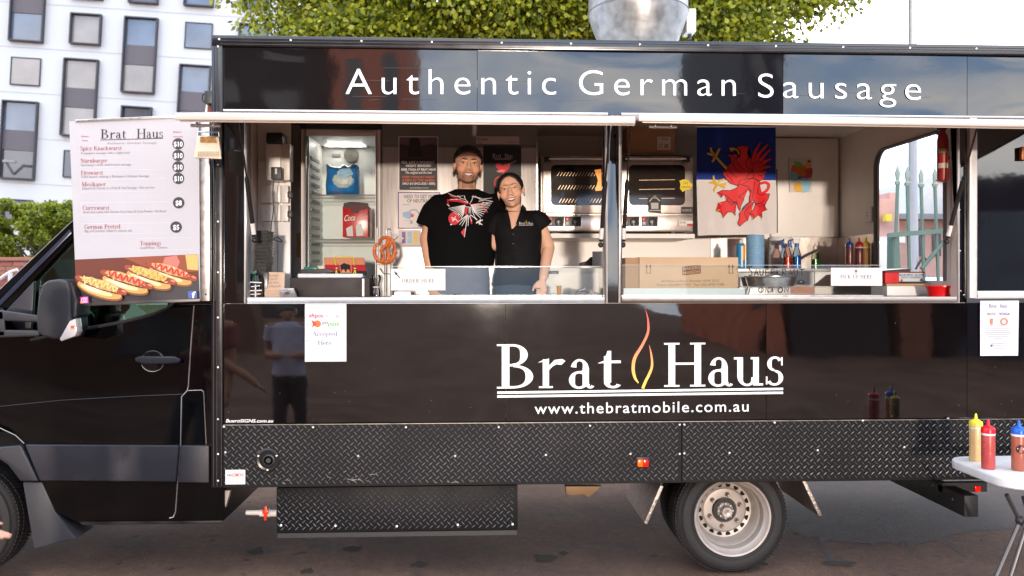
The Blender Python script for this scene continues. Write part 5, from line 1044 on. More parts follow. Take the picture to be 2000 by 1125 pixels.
part('pretzel_emblem', ink(190, 40, 50), lambda m: m.stroke([(974+8*math.cos(t), 357+11*math.sin(t)) for t in [2*math.pi*i/16 for i in range(17)]], 3, yp-.001), parent=p5, facing=True)

# flag and wall map
fy_ = 1.18
def fw_(p, dy=0):            # the cloth hangs in soft folds
    x, z = p.x, p.z; k = max(0, min(1, (2.62-z)/.8)); return Vector((x, p.y+dy+.026*k*math.sin(x*19+.5+1.5*z)+.011*k*math.sin(x*37+z*5), z))
fg_ = thing('heraldic_flag', 'blue over white flag with a red griffin hanging by the oven', 'flag')
def cloth(name, col, px, off, cuts=0, nu=28, nv=14):
    mb = MB()
    if cuts == 0:
        (u0, v0), (u1, v1), (u2, v2), (u3, v3) = px; vs = []
        for j in range(nv+1):
            for i in range(nu+1):
                s_, t = i/nu, j/nv; u = (u0*(1-s_)+u1*s_)*(1-t)+(u3*(1-s_)+u2*s_)*t; v = (v0*(1-s_)+v1*s_)*(1-t)+(v3*(1-s_)+v2*s_)*t
                vs.append(fw_(P(u, v, fy_), -off))
        mb.add(vs, [(j*(nu+1)+i, j*(nu+1)+i+1, (j+1)*(nu+1)+i+1, (j+1)*(nu+1)+i) for j in range(nv) for i in range(nu)])
        return mb.build(name, mat('cloth_'+name, C(*col), .85, var=.04, bump=.15, bs=300), fg_, smooth=True)
    bm = bmesh.new(); vv = [bm.verts.new(P(u, v, fy_)) for u, v in px]; f = bm.faces.new(vv); bmesh.ops.triangulate(bm, faces=[f])
    for _ in range(cuts):
        le = [e for e in bm.edges if e.calc_length() > .03]
        if le: bmesh.ops.subdivide_edges(bm, edges=le, cuts=1); bmesh.ops.triangulate(bm, faces=[q for q in bm.faces if len(q.verts) > 3])
    bm.normal_update()
    for q in bm.faces:
        if q.normal.y > 0: q.normal_flip()
    for q in bm.verts: q.co = fw_(q.co, -off)
    me = bpy.data.meshes.new(name); bm.to_mesh(me); bm.free(); me.materials.append(ink(*col)); return link(name, me, fg_)
cloth('blue_field', (26, 56, 150), [(1361, 249), (1515, 249), (1515.5, 352), (1360.5, 351)], 0); cloth('white_field', (226, 220, 218), [(1360.5, 351), (1515.5, 352), (1517, 457), (1364, 460)], 0)
zq = lambda l: [(1340+a/3.04, 230+b/3.04) for a, b in l]
RED = (232, 30, 38); DRK = (60, 8, 12); YEL = (222, 180, 40)
gp = [
 [(228, 208), (262, 222), (296, 216), (318, 226), (316, 196), (290, 180), (330, 166), (372, 174), (362, 205), (370, 240), (352, 265), (360, 298), (388, 312), (400, 350), (340, 392), (300, 402), (258, 388), (236, 362), (214, 330), (240, 308), (256, 275), (298, 245), (306, 232), (262, 236)],
 [(392, 320), (396, 280), (410, 262), (440, 262), (462, 290), (452, 326), (444, 350), (462, 366), (430, 378), (395, 362), (350, 366), (370, 330)],
 [(320, 372), (395, 358), (430, 374), (436, 388), (424, 420), (418, 450), (446, 462), (470, 450), (496, 452), (490, 476), (466, 520), (432, 530), (408, 512), (394, 492), (372, 500), (372, 470), (384, 432), (364, 424), (334, 452), (312, 470), (342, 486), (326, 520), (320, 552), (308, 530), (300, 500), (270, 516), (240, 492), (250, 472), (226, 456), (206, 474), (212, 452), (182, 446), (216, 430), (262, 432), (302, 416)],
 [(242, 492), (300, 508), (290, 540), (292, 576), (272, 560), (242, 560), (222, 592), (208, 562), (174, 552), (202, 530), (188, 508), (208, 502)],
 [(408, 510), (466, 516), (462, 538), (480, 546), (444, 560), (446, 592), (420, 578), (392, 604), (396, 580), (368, 562), (396, 546)],
 [(376, 500), (398, 504), (352, 550), (346, 570), (366, 608), (346, 620), (320, 644), (306, 628), (320, 590), (314, 570), (336, 545)]]
for i, q in enumerate(gp): cloth('griffin', RED, zq(q), .006+.0004*i, 3)
def rib(name, col, pts, w, off):
    pts = smoothpath(pts, 5); L_, R_ = [], []
    for i, p in enumerate(pts):
        q0, q1 = pts[max(0, i-1)], pts[min(len(pts)-1, i+1)]; dx, dy = q1[0]-q0[0], q1[1]-q0[1]; l = math.hypot(dx, dy) or 1; ww = (w if not isinstance(w, tuple) else w[0]+(w[1]-w[0])*i/(len(pts)-1))/2
        L_.append((p[0]-dy/l*ww, p[1]+dx/l*ww)); R_.append((p[0]+dy/l*ww, p[1]-dx/l*ww))
    mb = MB(); vs = [fw_(P(*t, fy_), -off) for t in zq(L_)+zq(R_)]; n = len(pts); mb.add(vs, [(i, i+1, n+i+1, n+i) for i in range(n-1)]); return mb.build(name, ink(*col), fg_, facing=True)
for q in gp:                    # drawn contour of each limb
    mb = MB()
    for (a, b), (c, e_) in zip(q, q[1:]+[q[0]]):
        l = math.hypot(c-a, e_-b) or 1; nx, ny = -(e_-b)/l*1.6, (c-a)/l*1.6; ex_, ey_ = (c-a)/l*1.2, (e_-b)/l*1.2; n = max(1, int(l/14))
        pts_ = [(a-ex_+(c-a+2*ex_)*t/n, b-ey_+(e_-b+2*ey_)*t/n) for t in range(n+1)]
        vs = [fw_(P(*t, fy_), -.0094) for t in zq([(x+nx, y+ny) for x, y in pts_])+zq([(x-nx, y-ny) for x, y in pts_])]
        mb.add(vs, [(k, k+1, n+k+2, n+k+1) for k in range(n)])
    mb.build('dark_outline', ink(*DRK), fg_, facing=True)
for k, (a, b, c) in enumerate((((396, 290), (404, 215), (440, 148)), ((408, 285), (428, 222), (486, 156)), ((420, 288), (452, 238), (502, 186)), ((428, 298), (466, 262), (506, 244)), ((432, 312), (466, 294), (500, 292)), ((428, 330), (450, 330), (478, 322)))):
    rib('wing_feather', DRK, [a, b, c], (36, 9), .0070+.0005*k); rib('wing_feather', RED, [a, b, ((c[0]*.97+b[0]*.03), (c[1]*.97+b[1]*.03))], (31, 5), .0072+.0005*k)
rib('tail_loop', RED, [(436, 392), (470, 384), (490, 398), (482, 428), (452, 450), (420, 470)], 16, .0085)
for q in ([(240, 304), (196, 258), (166, 222)], [(166, 222), (150, 200), (144, 178)], [(168, 224), (140, 218), (124, 212)], [(176, 228), (186, 205), (198, 184)], [(170, 232), (160, 255), (150, 262)]): rib('gold_claw', YEL, q, (17, 9), .0085)
for q in ([(238, 392), (200, 398), (178, 392)], [(178, 392), (164, 370), (160, 344)], [(180, 392), (152, 386), (134, 386)], [(184, 398), (168, 420), (162, 438)], [(200, 398), (218, 408), (232, 414)], [(190, 380), (206, 372), (228, 366)]): rib('gold_claw', YEL, q, (16, 9), .0085)
for q in ([(256, 186), (280, 184), (306, 200), (312, 226)], [(262, 196), (282, 194)]): rib('gold_beak', YEL, q, (12, 5), .0088)
for q in ([(206, 508), (190, 506)], [(196, 548), (174, 550)], [(216, 578), (218, 598)], [(290, 566), (292, 584)], [(390, 592), (388, 610)], [(440, 588), (444, 604)], [(472, 542), (482, 542)], [(378, 556), (368, 562)]): rib('gold_claw', YEL, q, (9, 4), .0090)
for q in ([(232, 338), (262, 360), (276, 384)], [(250, 300), (268, 330), (300, 352)], [(276, 270), (296, 310), (330, 330)], [(300, 262), (326, 296), (350, 316)], [(330, 400), (366, 412), (380, 440)], [(404, 378), (396, 430), (388, 480)], [(408, 512), (440, 505), (470, 484)], [(250, 476), (285, 500), (300, 496)], [(332, 545), (350, 520), (376, 500)]): rib('dark_feather_line', DRK, q, (4.5, 2.5), .0092)
part('sleeve_rod', alu, lambda m: m.tube([P(1358, 247, fy_), P(1520, 247, fy_)], .006, 8), parent=fg_, smooth=True)
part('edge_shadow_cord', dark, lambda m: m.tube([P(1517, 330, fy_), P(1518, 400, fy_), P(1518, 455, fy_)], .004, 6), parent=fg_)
wm_ = sheet('wall_map', 'small coloured map sheet pinned on the white overhead cabinet', 'map', 1542, 308, 1586, 375, 1.588, (220, 208, 202))
for col, q in (((224, 122, 60), [(1550, 326), (1560, 322), (1572, 328), (1576, 340), (1560, 342), (1549, 338)]), ((130, 190, 90), [(1553, 316), (1562, 318), (1568, 324), (1556, 324)]), ((232, 176, 66), [(1568, 324), (1578, 318), (1583, 326), (1576, 332)]), ((140, 196, 214), [(1545, 338), (1556, 340), (1556, 352), (1546, 352)]), ((126, 62, 110), [(1558, 342), (1568, 338), (1574, 346), (1566, 350), (1556, 350)]), ((206, 80, 70), [(1574, 332), (1584, 330), (1584, 344), (1576, 344)]), ((150, 200, 220), [(1560, 354), (1572, 350), (1581, 358), (1577, 371), (1564, 371)]), ((230, 178, 66), [(1552, 358), (1562, 357), (1564, 371), (1553, 371)])):
    mu, mv = sum(p[0] for p in q)/len(q), sum(p[1] for p in q)/len(q); q = smoothpath([(mu+(a_-mu)*1.28+random.uniform(-.8, .8), mv+(b_-mv)*1.28+random.uniform(-.8, .8)) for a_, b_ in q+[q[0]]], 3)[:-1]
    part('region', ink(*col), lambda m: m.flat(q, 1.5865-.0006*random.random()), parent=wm_, facing=True)
part('map_flag', ink(150, 40, 40), lambda m: m.flat([(1577, 313), (1583, 313), (1583, 317), (1577, 317)], 1.5868), parent=wm_, facing=True)
ws = thing('wall_switch', 'small white double switch on the wall by the doorway', 'switch')
yw = 1.12; xw = XI1-.001
part('plate', white2, lambda m: m.box(xw-.012, xw+.003, 1.06, 1.16, 2.16, 2.27), parent=ws, bevel=.003)
part('socket_pin', dark, lambda m: (m.box(xw-.0135, xw-.011, 1.12, 1.13, 2.205, 2.215), m.box(xw-.0135, xw-.011, 1.12, 1.13, 2.225, 2.235)), parent=ws)
fx = thing('fire_extinguisher', 'red fire extinguisher strapped inside the rear doorway', 'extinguisher')
c0 = P(1841, 352, .095)
part('cylinder', mat('ext_red', C(150, 34, 32), .4), lambda m: m.lathe([(.0001, -.01), (.028, -.005), (.031, .02), (.031, .24), (.024, .275), (.016, .285), (.016, .30)], (c0.x, .095, c0.z), 24), parent=fx, smooth=True)
part('label', ink(206, 190, 170), lambda m: m.lathe([(.0316, .07), (.0316, .10)], (c0.x, .095, c0.z), 24), parent=fx, smooth=True); part('label', ink(150, 150, 96), lambda m: m.lathe([(.0316, .16), (.0316, .185)], (c0.x, .095, c0.z), 24), parent=fx, smooth=True)
part('valve', dark, lambda m: m.box(c0.x-.03, c0.x+.02, .08, .11, c0.z+.30, c0.z+.34), parent=fx, bevel=.006); part('bracket', alu, lambda m: (m.box(c0.x+.03, XI1+.0, .085, .105, c0.z+.12, c0.z+.14), m.tube([(c0.x-.042, .095, c0.z-.0), (c0.x-.02, .06, c0.z-.015), (c0.x+.04, .095, c0.z-.01)], .003, 6)), parent=fx)

# ================================================================== things on the serving counter
def onto(u, v, Y): return P(u, v, Y)
cd = thing('cash_drawer', 'dark brown cash drawer on the counter beneath the tablet', 'cash drawer'); yd = .22
part('case', mat('drawer_brown', (.026, .016, .014), .62, bump=.1), lambda m: m.box(X(566, yd), X(722, yd), yd, yd+.25, CT+.001, Z(543, yd)), parent=cd, bevel=.005)
part('trim_strip', alu, lambda m: m.box(X(708, yd), X(711, yd), yd-.004, yd, CT+.004, Z(545, yd)), parent=cd)
tw = thing('tea_towel', 'folded white towel under the tablet on the cash drawer', 'towel')
part('folds', mat('towel_cloth', (.72, .74, .76), .9, bump=.5, bs=120), lambda m: m.box(X(580, yd), X(708, yd), yd+.01, yd+.2, Z(543, yd)+.001, Z(534.5, yd)), parent=tw, bevel=.010, seg=3)
kp = thing('pencil_case', 'black zipped pouch lying on the white towel', 'pouch'); zb2 = Z(534.5, yd)+.002
part('pouch', mat('pouch_black', (.02, .02, .022), .5, bump=.3), lambda m: m.add([(X(583, yd), yd+.015, zb2), (X(640, yd), yd+.015, zb2), (X(654, yd), yd+.015, zb2+.01), (X(640, yd), yd+.015, zb2+.028), (X(586, yd), yd+.015, zb2+.024), (X(583, yd), yd+.11, zb2), (X(640, yd), yd+.11, zb2), (X(654, yd), yd+.11, zb2+.01), (X(640, yd), yd+.11, zb2+.028), (X(586, yd), yd+.11, zb2+.024)], [(0, 1, 2, 3, 4), (9, 8, 7, 6, 5)]+[(i, 5+i, 5+(i+1) % 5, (i+1) % 5) for i in range(5)]), parent=kp, bevel=.005)
tl = thing('green_wallet', 'teal green plastic packet resting on the black pouch', 'packet')
part('packet', mat('teal_plastic', C(14, 112, 92), .25, bump=.3, bs=30), lambda m: m.pbox(593, 521, 621, 532, yd+.03, yd+.08), parent=tl, bevel=.008, seg=3); part('tissue', mat('tissue', (.66, .55, .40), .9), lambda m: m.pbox(619, 519, 634, 531, yd+.05, yd+.09), parent=tl, bevel=.006)
tb_ = thing('tablet_computer', 'tablet in black, red and gold cover on yellow wire easel', 'tablet'); yt = yd+.04
tq = lambda l, Y=yt: [P(u, v, Y+.06*(537-v)/35) for u, v in l]
def tslab(m, px, d):
    q = tq(px); n = len(q); m.add([p+Vector((0, d[0], 0)) for p in q]+[p+Vector((0, d[1], 0)) for p in q], [tuple(range(n)), tuple(range(2*n-1, n-1, -1))]+[(i, n+i, n+(i+1) % n, (i+1) % n) for i in range(n)])
part('shell', dark, lambda m: tslab(m, [(632, 503), (711, 503), (717, 538), (638, 537)], (0, .012)), parent=tb_)
part('gold_band', ink(196, 130, 92), lambda m: tslab(m, [(632, 503), (711, 503), (713, 517), (634, 517)], (-.001, -.0002)), parent=tb_); part('red_band', ink(172, 18, 34), lambda m: tslab(m, [(634, 517), (713, 517), (715, 529), (636, 529)], (-.001, -.0002)), parent=tb_); part('black_band', ink(30, 22, 26), lambda m: tslab(m, [(636, 529), (715, 529), (717, 538), (638, 537)], (-.001, -.0002)), parent=tb_)
part('eagle', ink(24, 16, 18), lambda m: tslab(m, [(664, 518), (670, 515), (672, 513), (675, 515), (683, 517), (684, 526), (679, 525), (677, 530), (673, 527), (669, 530), (668, 525), (664, 526)], (-.002, -.0012)), parent=tb_)
part('shield_outline', ink(206, 150, 96), lambda m: [tslab(m, q, (-.0021, -.0012)) for q in ([(663, 516), (664, 516), (666, 532), (665, 532)], [(685, 516), (686, 516), (687, 532), (686, 532)], [(665, 531), (687, 531), (687, 532.5), (665, 532.5)])], parent=tb_); part('talons', ink(212, 140, 84), lambda m: (tslab(m, [(668, 528), (672, 526), (674, 531), (668, 531)], (-.0026, -.002)), tslab(m, [(678, 526), (682, 528), (683, 531), (677, 531)], (-.0026, -.002))), parent=tb_)
yel = mat('yellow_wire', C(214, 206, 30), .35)
part('wire_easel', yel, lambda m: (m.tube(tq([(656, 518), (653, 502)], yt-.012)+tq([(654, 501), (689, 501)], yt-.012)+tq([(690, 502), (692, 518)], yt-.012), .0032, 6), [m.tube(tq([(a_, 536), (b_, 527)], yt-.02), .003, 6) for a_, b_ in ((655, 657), (659, 657), (690, 693), (696, 693))]), parent=tb_, smooth=True)
part('easel_clip', alu, lambda m: [m.ell(tq([(u, 524)], yt-.014)[0], (.012, .005, .005), 10) for u in (657, 693)], parent=tb_, smooth=True)
ct_ = thing('tray_stack', 'tall stack of black takeaway trays at the end of the counter', 'stack')
ct_['label'] = 'leaning stack of black takeaway trays at the end of the counter'
bpl = mat('black_tray', (.022, .02, .02), .28)
for i in range(15):
    k = i/14; u0 = 495+3*k+random.uniform(-.8, .8); u1 = 521+4*k; v = 529-k*76
    part('tray', bpl, lambda m: (m.pbox(u0, v-2.8, u1, v-.2, .13, .27), m.pbox(u0+1.6, v-.2, u1-1.6, v+2.6, .135, .265)), parent=ct_, bevel=.002, seg=1)
part('tray', bpl, lambda m: m.box(X(497, .13), X(524, .13), .13, .27, CT+.001, Z(531, .13)), parent=ct_, bevel=.01)
tj = thing('tip_jar', 'clear tip jar with white lettering in the corner of the hatch', 'jar'); jc = P(500, 580, .085)
part('glass', glass('jar_glass', (.55, .55, .55), 1.5), lambda m: m.lathe([(.034, CT+.002), (.037, CT+.02), (.037, CT+.10), (.030, CT+.12), (.031, CT+.135)], (jc.x+.0, .085, 0), 24), parent=tj, smooth=True)
part('coins', mat('coin_mix', (.25, .18, .10), .4, .6, var=.6, vs=90), lambda m: m.lathe([(.0001, CT+.004), (.034, CT+.004), (.034, CT+.04), (.0001, CT+.05)], (jc.x, .085, 0), 16), parent=tj); part('banknote', mat('note_green', C(60, 120, 90), .7), lambda m: (m.pbox(492, 540, 501, 553, .08, .085), m.pprism([(487, 536), (500, 527), (502, 532), (489, 541)], .09, .095)), parent=tj)
part('chalk_print', ink(226, 222, 220), lambda m: (m.stroke([(487, 551), (511, 552)], 2, .044), m.stroke([(488, 568), (511, 567)], 2, .044), m.stroke([(499, 556), (499, 580)], 2.2, .044), m.stroke([(490, 560), (508, 558)], 1.5, .044), m.stroke([(489, 575), (509, 574)], 1.5, .044)), parent=tj, facing=True)
nc = thing('handwritten_card', 'kraft card with faint handwriting beside the tip jar', 'card')
part('card', mat('kraft_paper', C(206, 176, 150), .8), lambda m: m.add([P(517, 582, .12), P(555, 582, .12), P(556, 532, .15), P(516, 531, .15)]+[p+Vector((0, .004, 0)) for p in (P(517, 582, .12), P(555, 582, .12), P(556, 532, .15), P(516, 531, .15))], [(0, 1, 2, 3), (7, 6, 5, 4), (0, 4, 5, 1), (1, 5, 6, 2), (2, 6, 7, 3), (3, 7, 4, 0)]), parent=nc)
wr = ink(150, 124, 106)
for j, (t, u0, u1) in enumerate((('Sausage', 520, 543), ('Card', 524, 540), ('of the', 524, 544), ('Month', 526, 548))):
    text(t, u0, 540+j*7.2, u1, 539+j*7.2, 4.6, .113, wr, nc, italic=.2, res=2)
part('pencil_lines', wr, lambda m: [m.stroke([(521, 567+3*j), (546+random.uniform(-4, 4), 567+3*j)], .6, .113) for j in range(5)], parent=nc, facing=True)
bh = thing('business_card_holder', 'clear holder with printed cards before the cash drawer', 'card holder')
part('cards', mat('card_print', (.55, .50, .49), .4, var=.35, vs=60), lambda m: m.add([P(548, 581, .08), P(580, 581, .08), P(573, 563, .11), P(547, 563, .11)]+[p+Vector((0, .02, 0)) for p in (P(548, 581, .08), P(580, 581, .08), P(573, 563, .11), P(547, 563, .11))], [(0, 1, 2, 3), (7, 6, 5, 4), (0, 4, 5, 1), (1, 5, 6, 2), (2, 6, 7, 3), (3, 7, 4, 0)]), parent=bh)
part('dark_logo', ink(50, 44, 46), lambda m: m.flat([(554, 571), (563, 569), (565, 574), (556, 575)], .072), parent=bh, facing=True); part('holder', glass('holder_clear', (.85, .85, .85)), lambda m: m.pbox(546, 566, 583, 583, .07, .072), parent=bh)
# pretzel on its stand
pz = thing('pretzel', 'glossy brown pretzel hanging on a wire stand', 'pretzel'); ypz = .20
pp = smoothpath([(735, 507), (728, 494), (731, 481), (740, 477), (748, 485), (757, 470), (764, 464), (771, 474), (773, 492), (766, 507), (757, 512), (748, 513), (739, 510), (735, 507)], 6)
pth = lambda l, amp: [P(u, v, ypz+amp*math.sin(i*.35)) for i, (u, v) in enumerate(l)]
pzm = mat('pretzel_crust', C(186, 92, 28), .35, var=.5, vs=22, coat=.2)
zp = lambda l: smoothpath([(480+x/5.625, 400+y/5.625) for x, y in l], 6)
ring = zp([(1540, 632), (1600, 604), (1636, 520), (1634, 440), (1600, 382), (1545, 358), (1490, 378), (1462, 432), (1428, 450), (1412, 510), (1428, 575), (1472, 618), (1540, 632)])
arm1 = zp([(1585, 612), (1562, 520), (1578, 450), (1604, 398)]); arm2 = zp([(1500, 628), (1518, 565), (1488, 505), (1512, 468), (1556, 430), (1562, 372)])
part('dough', pzm, lambda m: (m.tube([P(u, v, ypz) for u, v in ring], [.0105+.0035*max(0, math.cos(2*math.pi*i/len(ring))) for i in range(len(ring))], 10), m.tube([P(u, v, ypz-.010) for u, v in arm1], .0095, 10), m.tube([P(u, v, ypz-.014) for u, v in arm2], .0105, 10)), parent=pz, smooth=True)
part('salt_grains', ink(236, 230, 220), lambda m: [m.ell(P(*random.choice(ring), ypz-.011)+Vector((random.uniform(-.006, .006), 0, random.uniform(-.006, .006))), .0016, 6) for k in range(14)], parent=pz)
ps = thing('pretzel_stand', 'chrome wire pretzel stand with side hooks', 'stand'); wire = mat('chrome_wire', (.70, .68, .66), .15, 1)
part('wire_loop', wire, lambda m: m.tube([P(u, v, ypz+.03) for u, v in smoothpath([(755, 580), (755, 520), (755, 456), (757, 449), (760, 447), (763, 450), (763.5, 458), (763, 520), (763, 580)], 4)], .0035, 6), parent=ps, smooth=True); part('hook', wire, lambda m: (m.tube([P(760, 500, ypz+.03), P(772, 498, ypz+.0), P(776, 492, ypz-.03)], .003, 6), m.tube([P(761, 535, ypz+.03), P(748, 534, ypz-.0), P(742, 524, ypz-.04)], .003, 6), m.tube([P(762, 470, ypz+.03), P(772, 467, ypz), P(777, 462, ypz-.03)], .003, 6)), parent=ps, smooth=True)
for i, (u0, u1, v0, lbl) in enumerate(((736, 751, 517, 'tall white plastic canister, nearer the tablet of the two beneath the pretzel'), (752, 766, 516, 'tall white plastic canister, nearer the order sign of the two beneath the pretzel'))):
    cn = thing('white_canister', lbl, 'canister', 'white canisters beneath the pretzel'); part('body', mat('cream_plastic', (.74, .71, .62), .4), lambda m: m.box(X(u0, .26), X(u1, .26), .26, .33, CT+.001, Z(v0, .26)), parent=cn, bevel=.006); part('lid', mat('lid_cream', (.70, .66, .58), .4), lambda m: m.box(X(u0-.8, .26), X(u1+.8, .26), .258, .332, Z(v0, .26)+.0005, Z(v0, .26)+.010), parent=cn, bevel=.003)
gj = thing('glass_vase', 'small clear hourglass shaped glass by the cash drawer', 'glass'); vc = X(735, .12)
part('bowl', glass('vase_glass', (.80, .76, .73), 1.7), lambda m: m.lathe([(.024, CT+.002), (.025, CT+.03), (.019, CT+.055), (.020, CT+.08), (.027, CT+.10), (.028, CT+.115), (.022, CT+.13)], (vc, .12, 0), 24), parent=gj, smooth=True); part('band', mat('band_grey', (.5, .48, .46), .4), lambda m: m.lathe([(.0205, CT+.055), (.0205, CT+.062)], (vc, .12, 0), 20), parent=gj)
oh = sheet('order_sign', 'white order here sign taped to the glass guard', 'sign', 763.5, 525, 870, 567, .078, (226, 222, 220)); ys_ = .0772
text('ORDER HERE', 785, 552, 848.5, 552, 7.4, ys_, ink(52, 48, 52), oh, font='serif', space=.12)
part('arrow', ink(52, 48, 52), lambda m: (m.stroke([(781, 543), (774, 535)], 2, ys_), m.flat([(769, 529.5), (777, 533.5), (773, 538)], ys_)), parent=oh, facing=True)
pu = sheet('pick_up_sign', 'white pick up here sign taped to the rear glass guard', 'sign', 1623, 523, 1723, 558, .078, (226, 222, 222))
text('PICK UP HERE', 1641.5, 544, 1703, 544, 7.2, ys_, ink(60, 56, 60), pu, font='serif', space=.12); part('arrow', ink(70, 50, 60), lambda m: (m.stroke([(1672, 535), (1672, 529)], 1.4, ys_), m.flat([(1668.5, 530.5), (1672, 526), (1675.5, 530.5)], ys_)), parent=pu, facing=True)
cs_ = thing('loyalty_cards', 'short stack of white cards below the order sign', 'cards'); part('stack', white2, lambda m: m.pbox(770, 569.5, 802, 580, .065, .076), parent=cs_, bevel=.002); part('print', ink(190, 186, 186), lambda m: [m.disc(778+i*8, 576, 1.8, .0642, 8) for i in range(3)], parent=cs_, facing=True)
# utensils and tongs near the middle post
sp_ = thing('serving_spatula', 'black spatula with yellow wooden handle behind the guard', 'spatula')
part('handle', mat('amber_wood', C(206, 138, 30), .4), lambda m: m.tube([P(1092, 579, .3), P(1092, 558, .3)], [.011, .016], 10), parent=sp_, smooth=True); part('blade', bpl, lambda m: m.ell(P(1094, 582, .3), (.045, .04, .016), 16), parent=sp_, smooth=True)
tg = thing('metal_tongs', 'shiny metal tongs and cutlery heap near the middle post', 'tongs')
part('arms', alu, lambda m: (m.tube([P(1126, 580, .3), P(1130, 567, .28), P(1142, 564, .3)], .008, 8), m.tube([P(1128, 582, .26), P(1146, 566, .3), P(1152, 570, .32)], .007, 8), m.ell(P(1140, 573, .28), (.03, .02, .016), 12)), parent=tg, smooth=True); part('cloth', mat('grey_cloth', (.40, .34, .33), .9), lambda m: m.add([P(1150, 582, .26), P(1176, 582, .26), P(1168, 572, .3), P(1152, 565, .32), P(1163, 582, .4)], [(0, 1, 2, 3), (3, 2, 4), (0, 3, 4), (2, 1, 4)]), parent=tg, smooth=True)
hb_ = thing('black_bag', 'small black handbag on the rear ledge by the middle post', 'bag'); part('pouch', mat('bag_leather', (.03, .024, .02), .5), lambda m: m.pprism([(1133, 519), (1134, 513), (1148, 510), (1156, 501), (1164, 503), (1168, 519)], .7, .78), parent=hb_, bevel=.01); part('plate', mat('grey_plate', (.32, .30, .29), .4), lambda m: m.pbox(1157, 491, 1182, 519, .62, .625), parent=hb_)
so_ = thing('wall_outlet', 'steel wall outlet with two round switches beside the woman', 'outlet'); part('plate', steel, lambda m: m.pbox(1076, 450, 1096, 470, YB-.014, YB-.001), parent=so_, bevel=.002)
for u in (1081, 1089): part('dial', alu, lambda m: m.lathe([(.018, 0), (.016, -.012), (.0001, -.012)], P(u, 462, YB-.014), 16, 'y'), parent=so_, smooth=True)
cr_ = thing('coffee_sign', 'small black and white label on the rear wall ledge', 'label'); part('plate', white2, lambda m: m.pbox(1072, 533, 1092, 541, .88, .90), parent=cr_); part('band', ink(30, 30, 32), lambda m: m.pbox(1072, 529, 1091, 535, .878, .8795), parent=cr_); text('TONIC', 1075, 534.2, 1089, 534.2, 4, .8772, ink(200, 200, 200), cr_)
ml_ = thing('middle_ledge', 'white ledge along the back wall behind the staff', 'ledge'); part('board', white, lambda m: (m.box(X(1040, .9), X(1379, .9), .90, YB-.002, 1.80, 1.825), m.box(X(1040, .9), X(1379, .9), .93, YB-.003, .81, 1.80)), parent=ml_)
# bakery carton and pans
bkx = thing('bakery_carton', 'large cardboard bakery carton on the counter', 'carton'); yk = .30
part('box', mat('kraft_light', (.60, .40, .24), .7, var=.05, vs=10, bump=.08), lambda m: m.box(X(1249, yk), X(1442, yk), yk, yk+.24, CT+.001, Z(502, yk)), parent=bkx, bevel=.003)
part('side_flap', mat('kraft_shade', (.42, .25, .13), .75), lambda m: m.box(X(1222, yk), X(1249, yk)-.001, yk+.012, yk+.235, CT+.001, Z(503, yk)), parent=bkx, bevel=.003); part('tape', mat('tape_tan', (.50, .32, .18), .35), lambda m: m.box(X(1249, yk), X(1441, yk), yk+.09, yk+.14, Z(502, yk)+.0005, Z(502, yk)+.0015), parent=bkx)
kb = ink(104, 70, 48); yk2 = yk-.0008
for u in (1263, 1424):
    part('arrow_up', kb, lambda m: [(m.stroke([(u+k, 533), (u+k, 521)], 1.2, yk2), m.flat([(u+k-2.4, 522), (u+k, 515), (u+k+2.4, 522)], yk2)) for k in (0, 7)]+[m.stroke([(u-2, 533.5), (u+9, 533.5)], 1, yk2)], parent=bkx, facing=True)
part('logo_block', kb, lambda m: m.flat([(1332, 521), (1368, 517), (1369, 534), (1333, 538)], yk2), parent=bkx, facing=True); text('BAKERS', 1334, 528, 1367, 525, 6.5, yk2-.0006, ink(196, 146, 104), bkx, bold=.03); text('MAISON', 1334, 536, 1367, 533, 6, yk2-.0006, ink(196, 146, 104), bkx, bold=.03)
text('86 Milperra Road, Revesby NSW 2212', 1292, 551, 1404, 550, 4.4, yk2, kb, bkx, space=1.1, res=2); text('Phone: (02) 8707 7777   Fax: (02) 8792 7788', 1283, 558.5, 1414, 557.5, 4.2, yk2, kb, bkx, space=1.05, res=2)
pn = thing('steaming_pans', 'steel food pans on the counter behind handwritten glass', 'pans')
part('upper_pan', alu, lambda m: m.lathe([(.14, CT+.06), (.155, CT+.115), (.165, CT+.12), (.165, CT+.124), (.15, CT+.118), (.0001, CT+.10)], (X(1505, .36), .36, 0), 40), parent=pn, smooth=True); part('well', steel, lambda m: m.box(X(1444, .26), X(1592, .26), .26, .5, CT+.001, CT+.055), parent=pn, bevel=.004)
part('copper_side', mat('pan_copper', (.42, .22, .16), .3, .9), lambda m: m.pbox(1545, 560, 1590, 573, .255, .2595), parent=pn); part('pan_wall', steel, lambda m: m.pbox(1446, 541, 1543, 560, .46, .47), parent=pn); part('lid_knob', alu, lambda m: m.tube([P(1458, 577, .2), P(1463, 561, .2)], .012, 10), parent=pn, smooth=True)
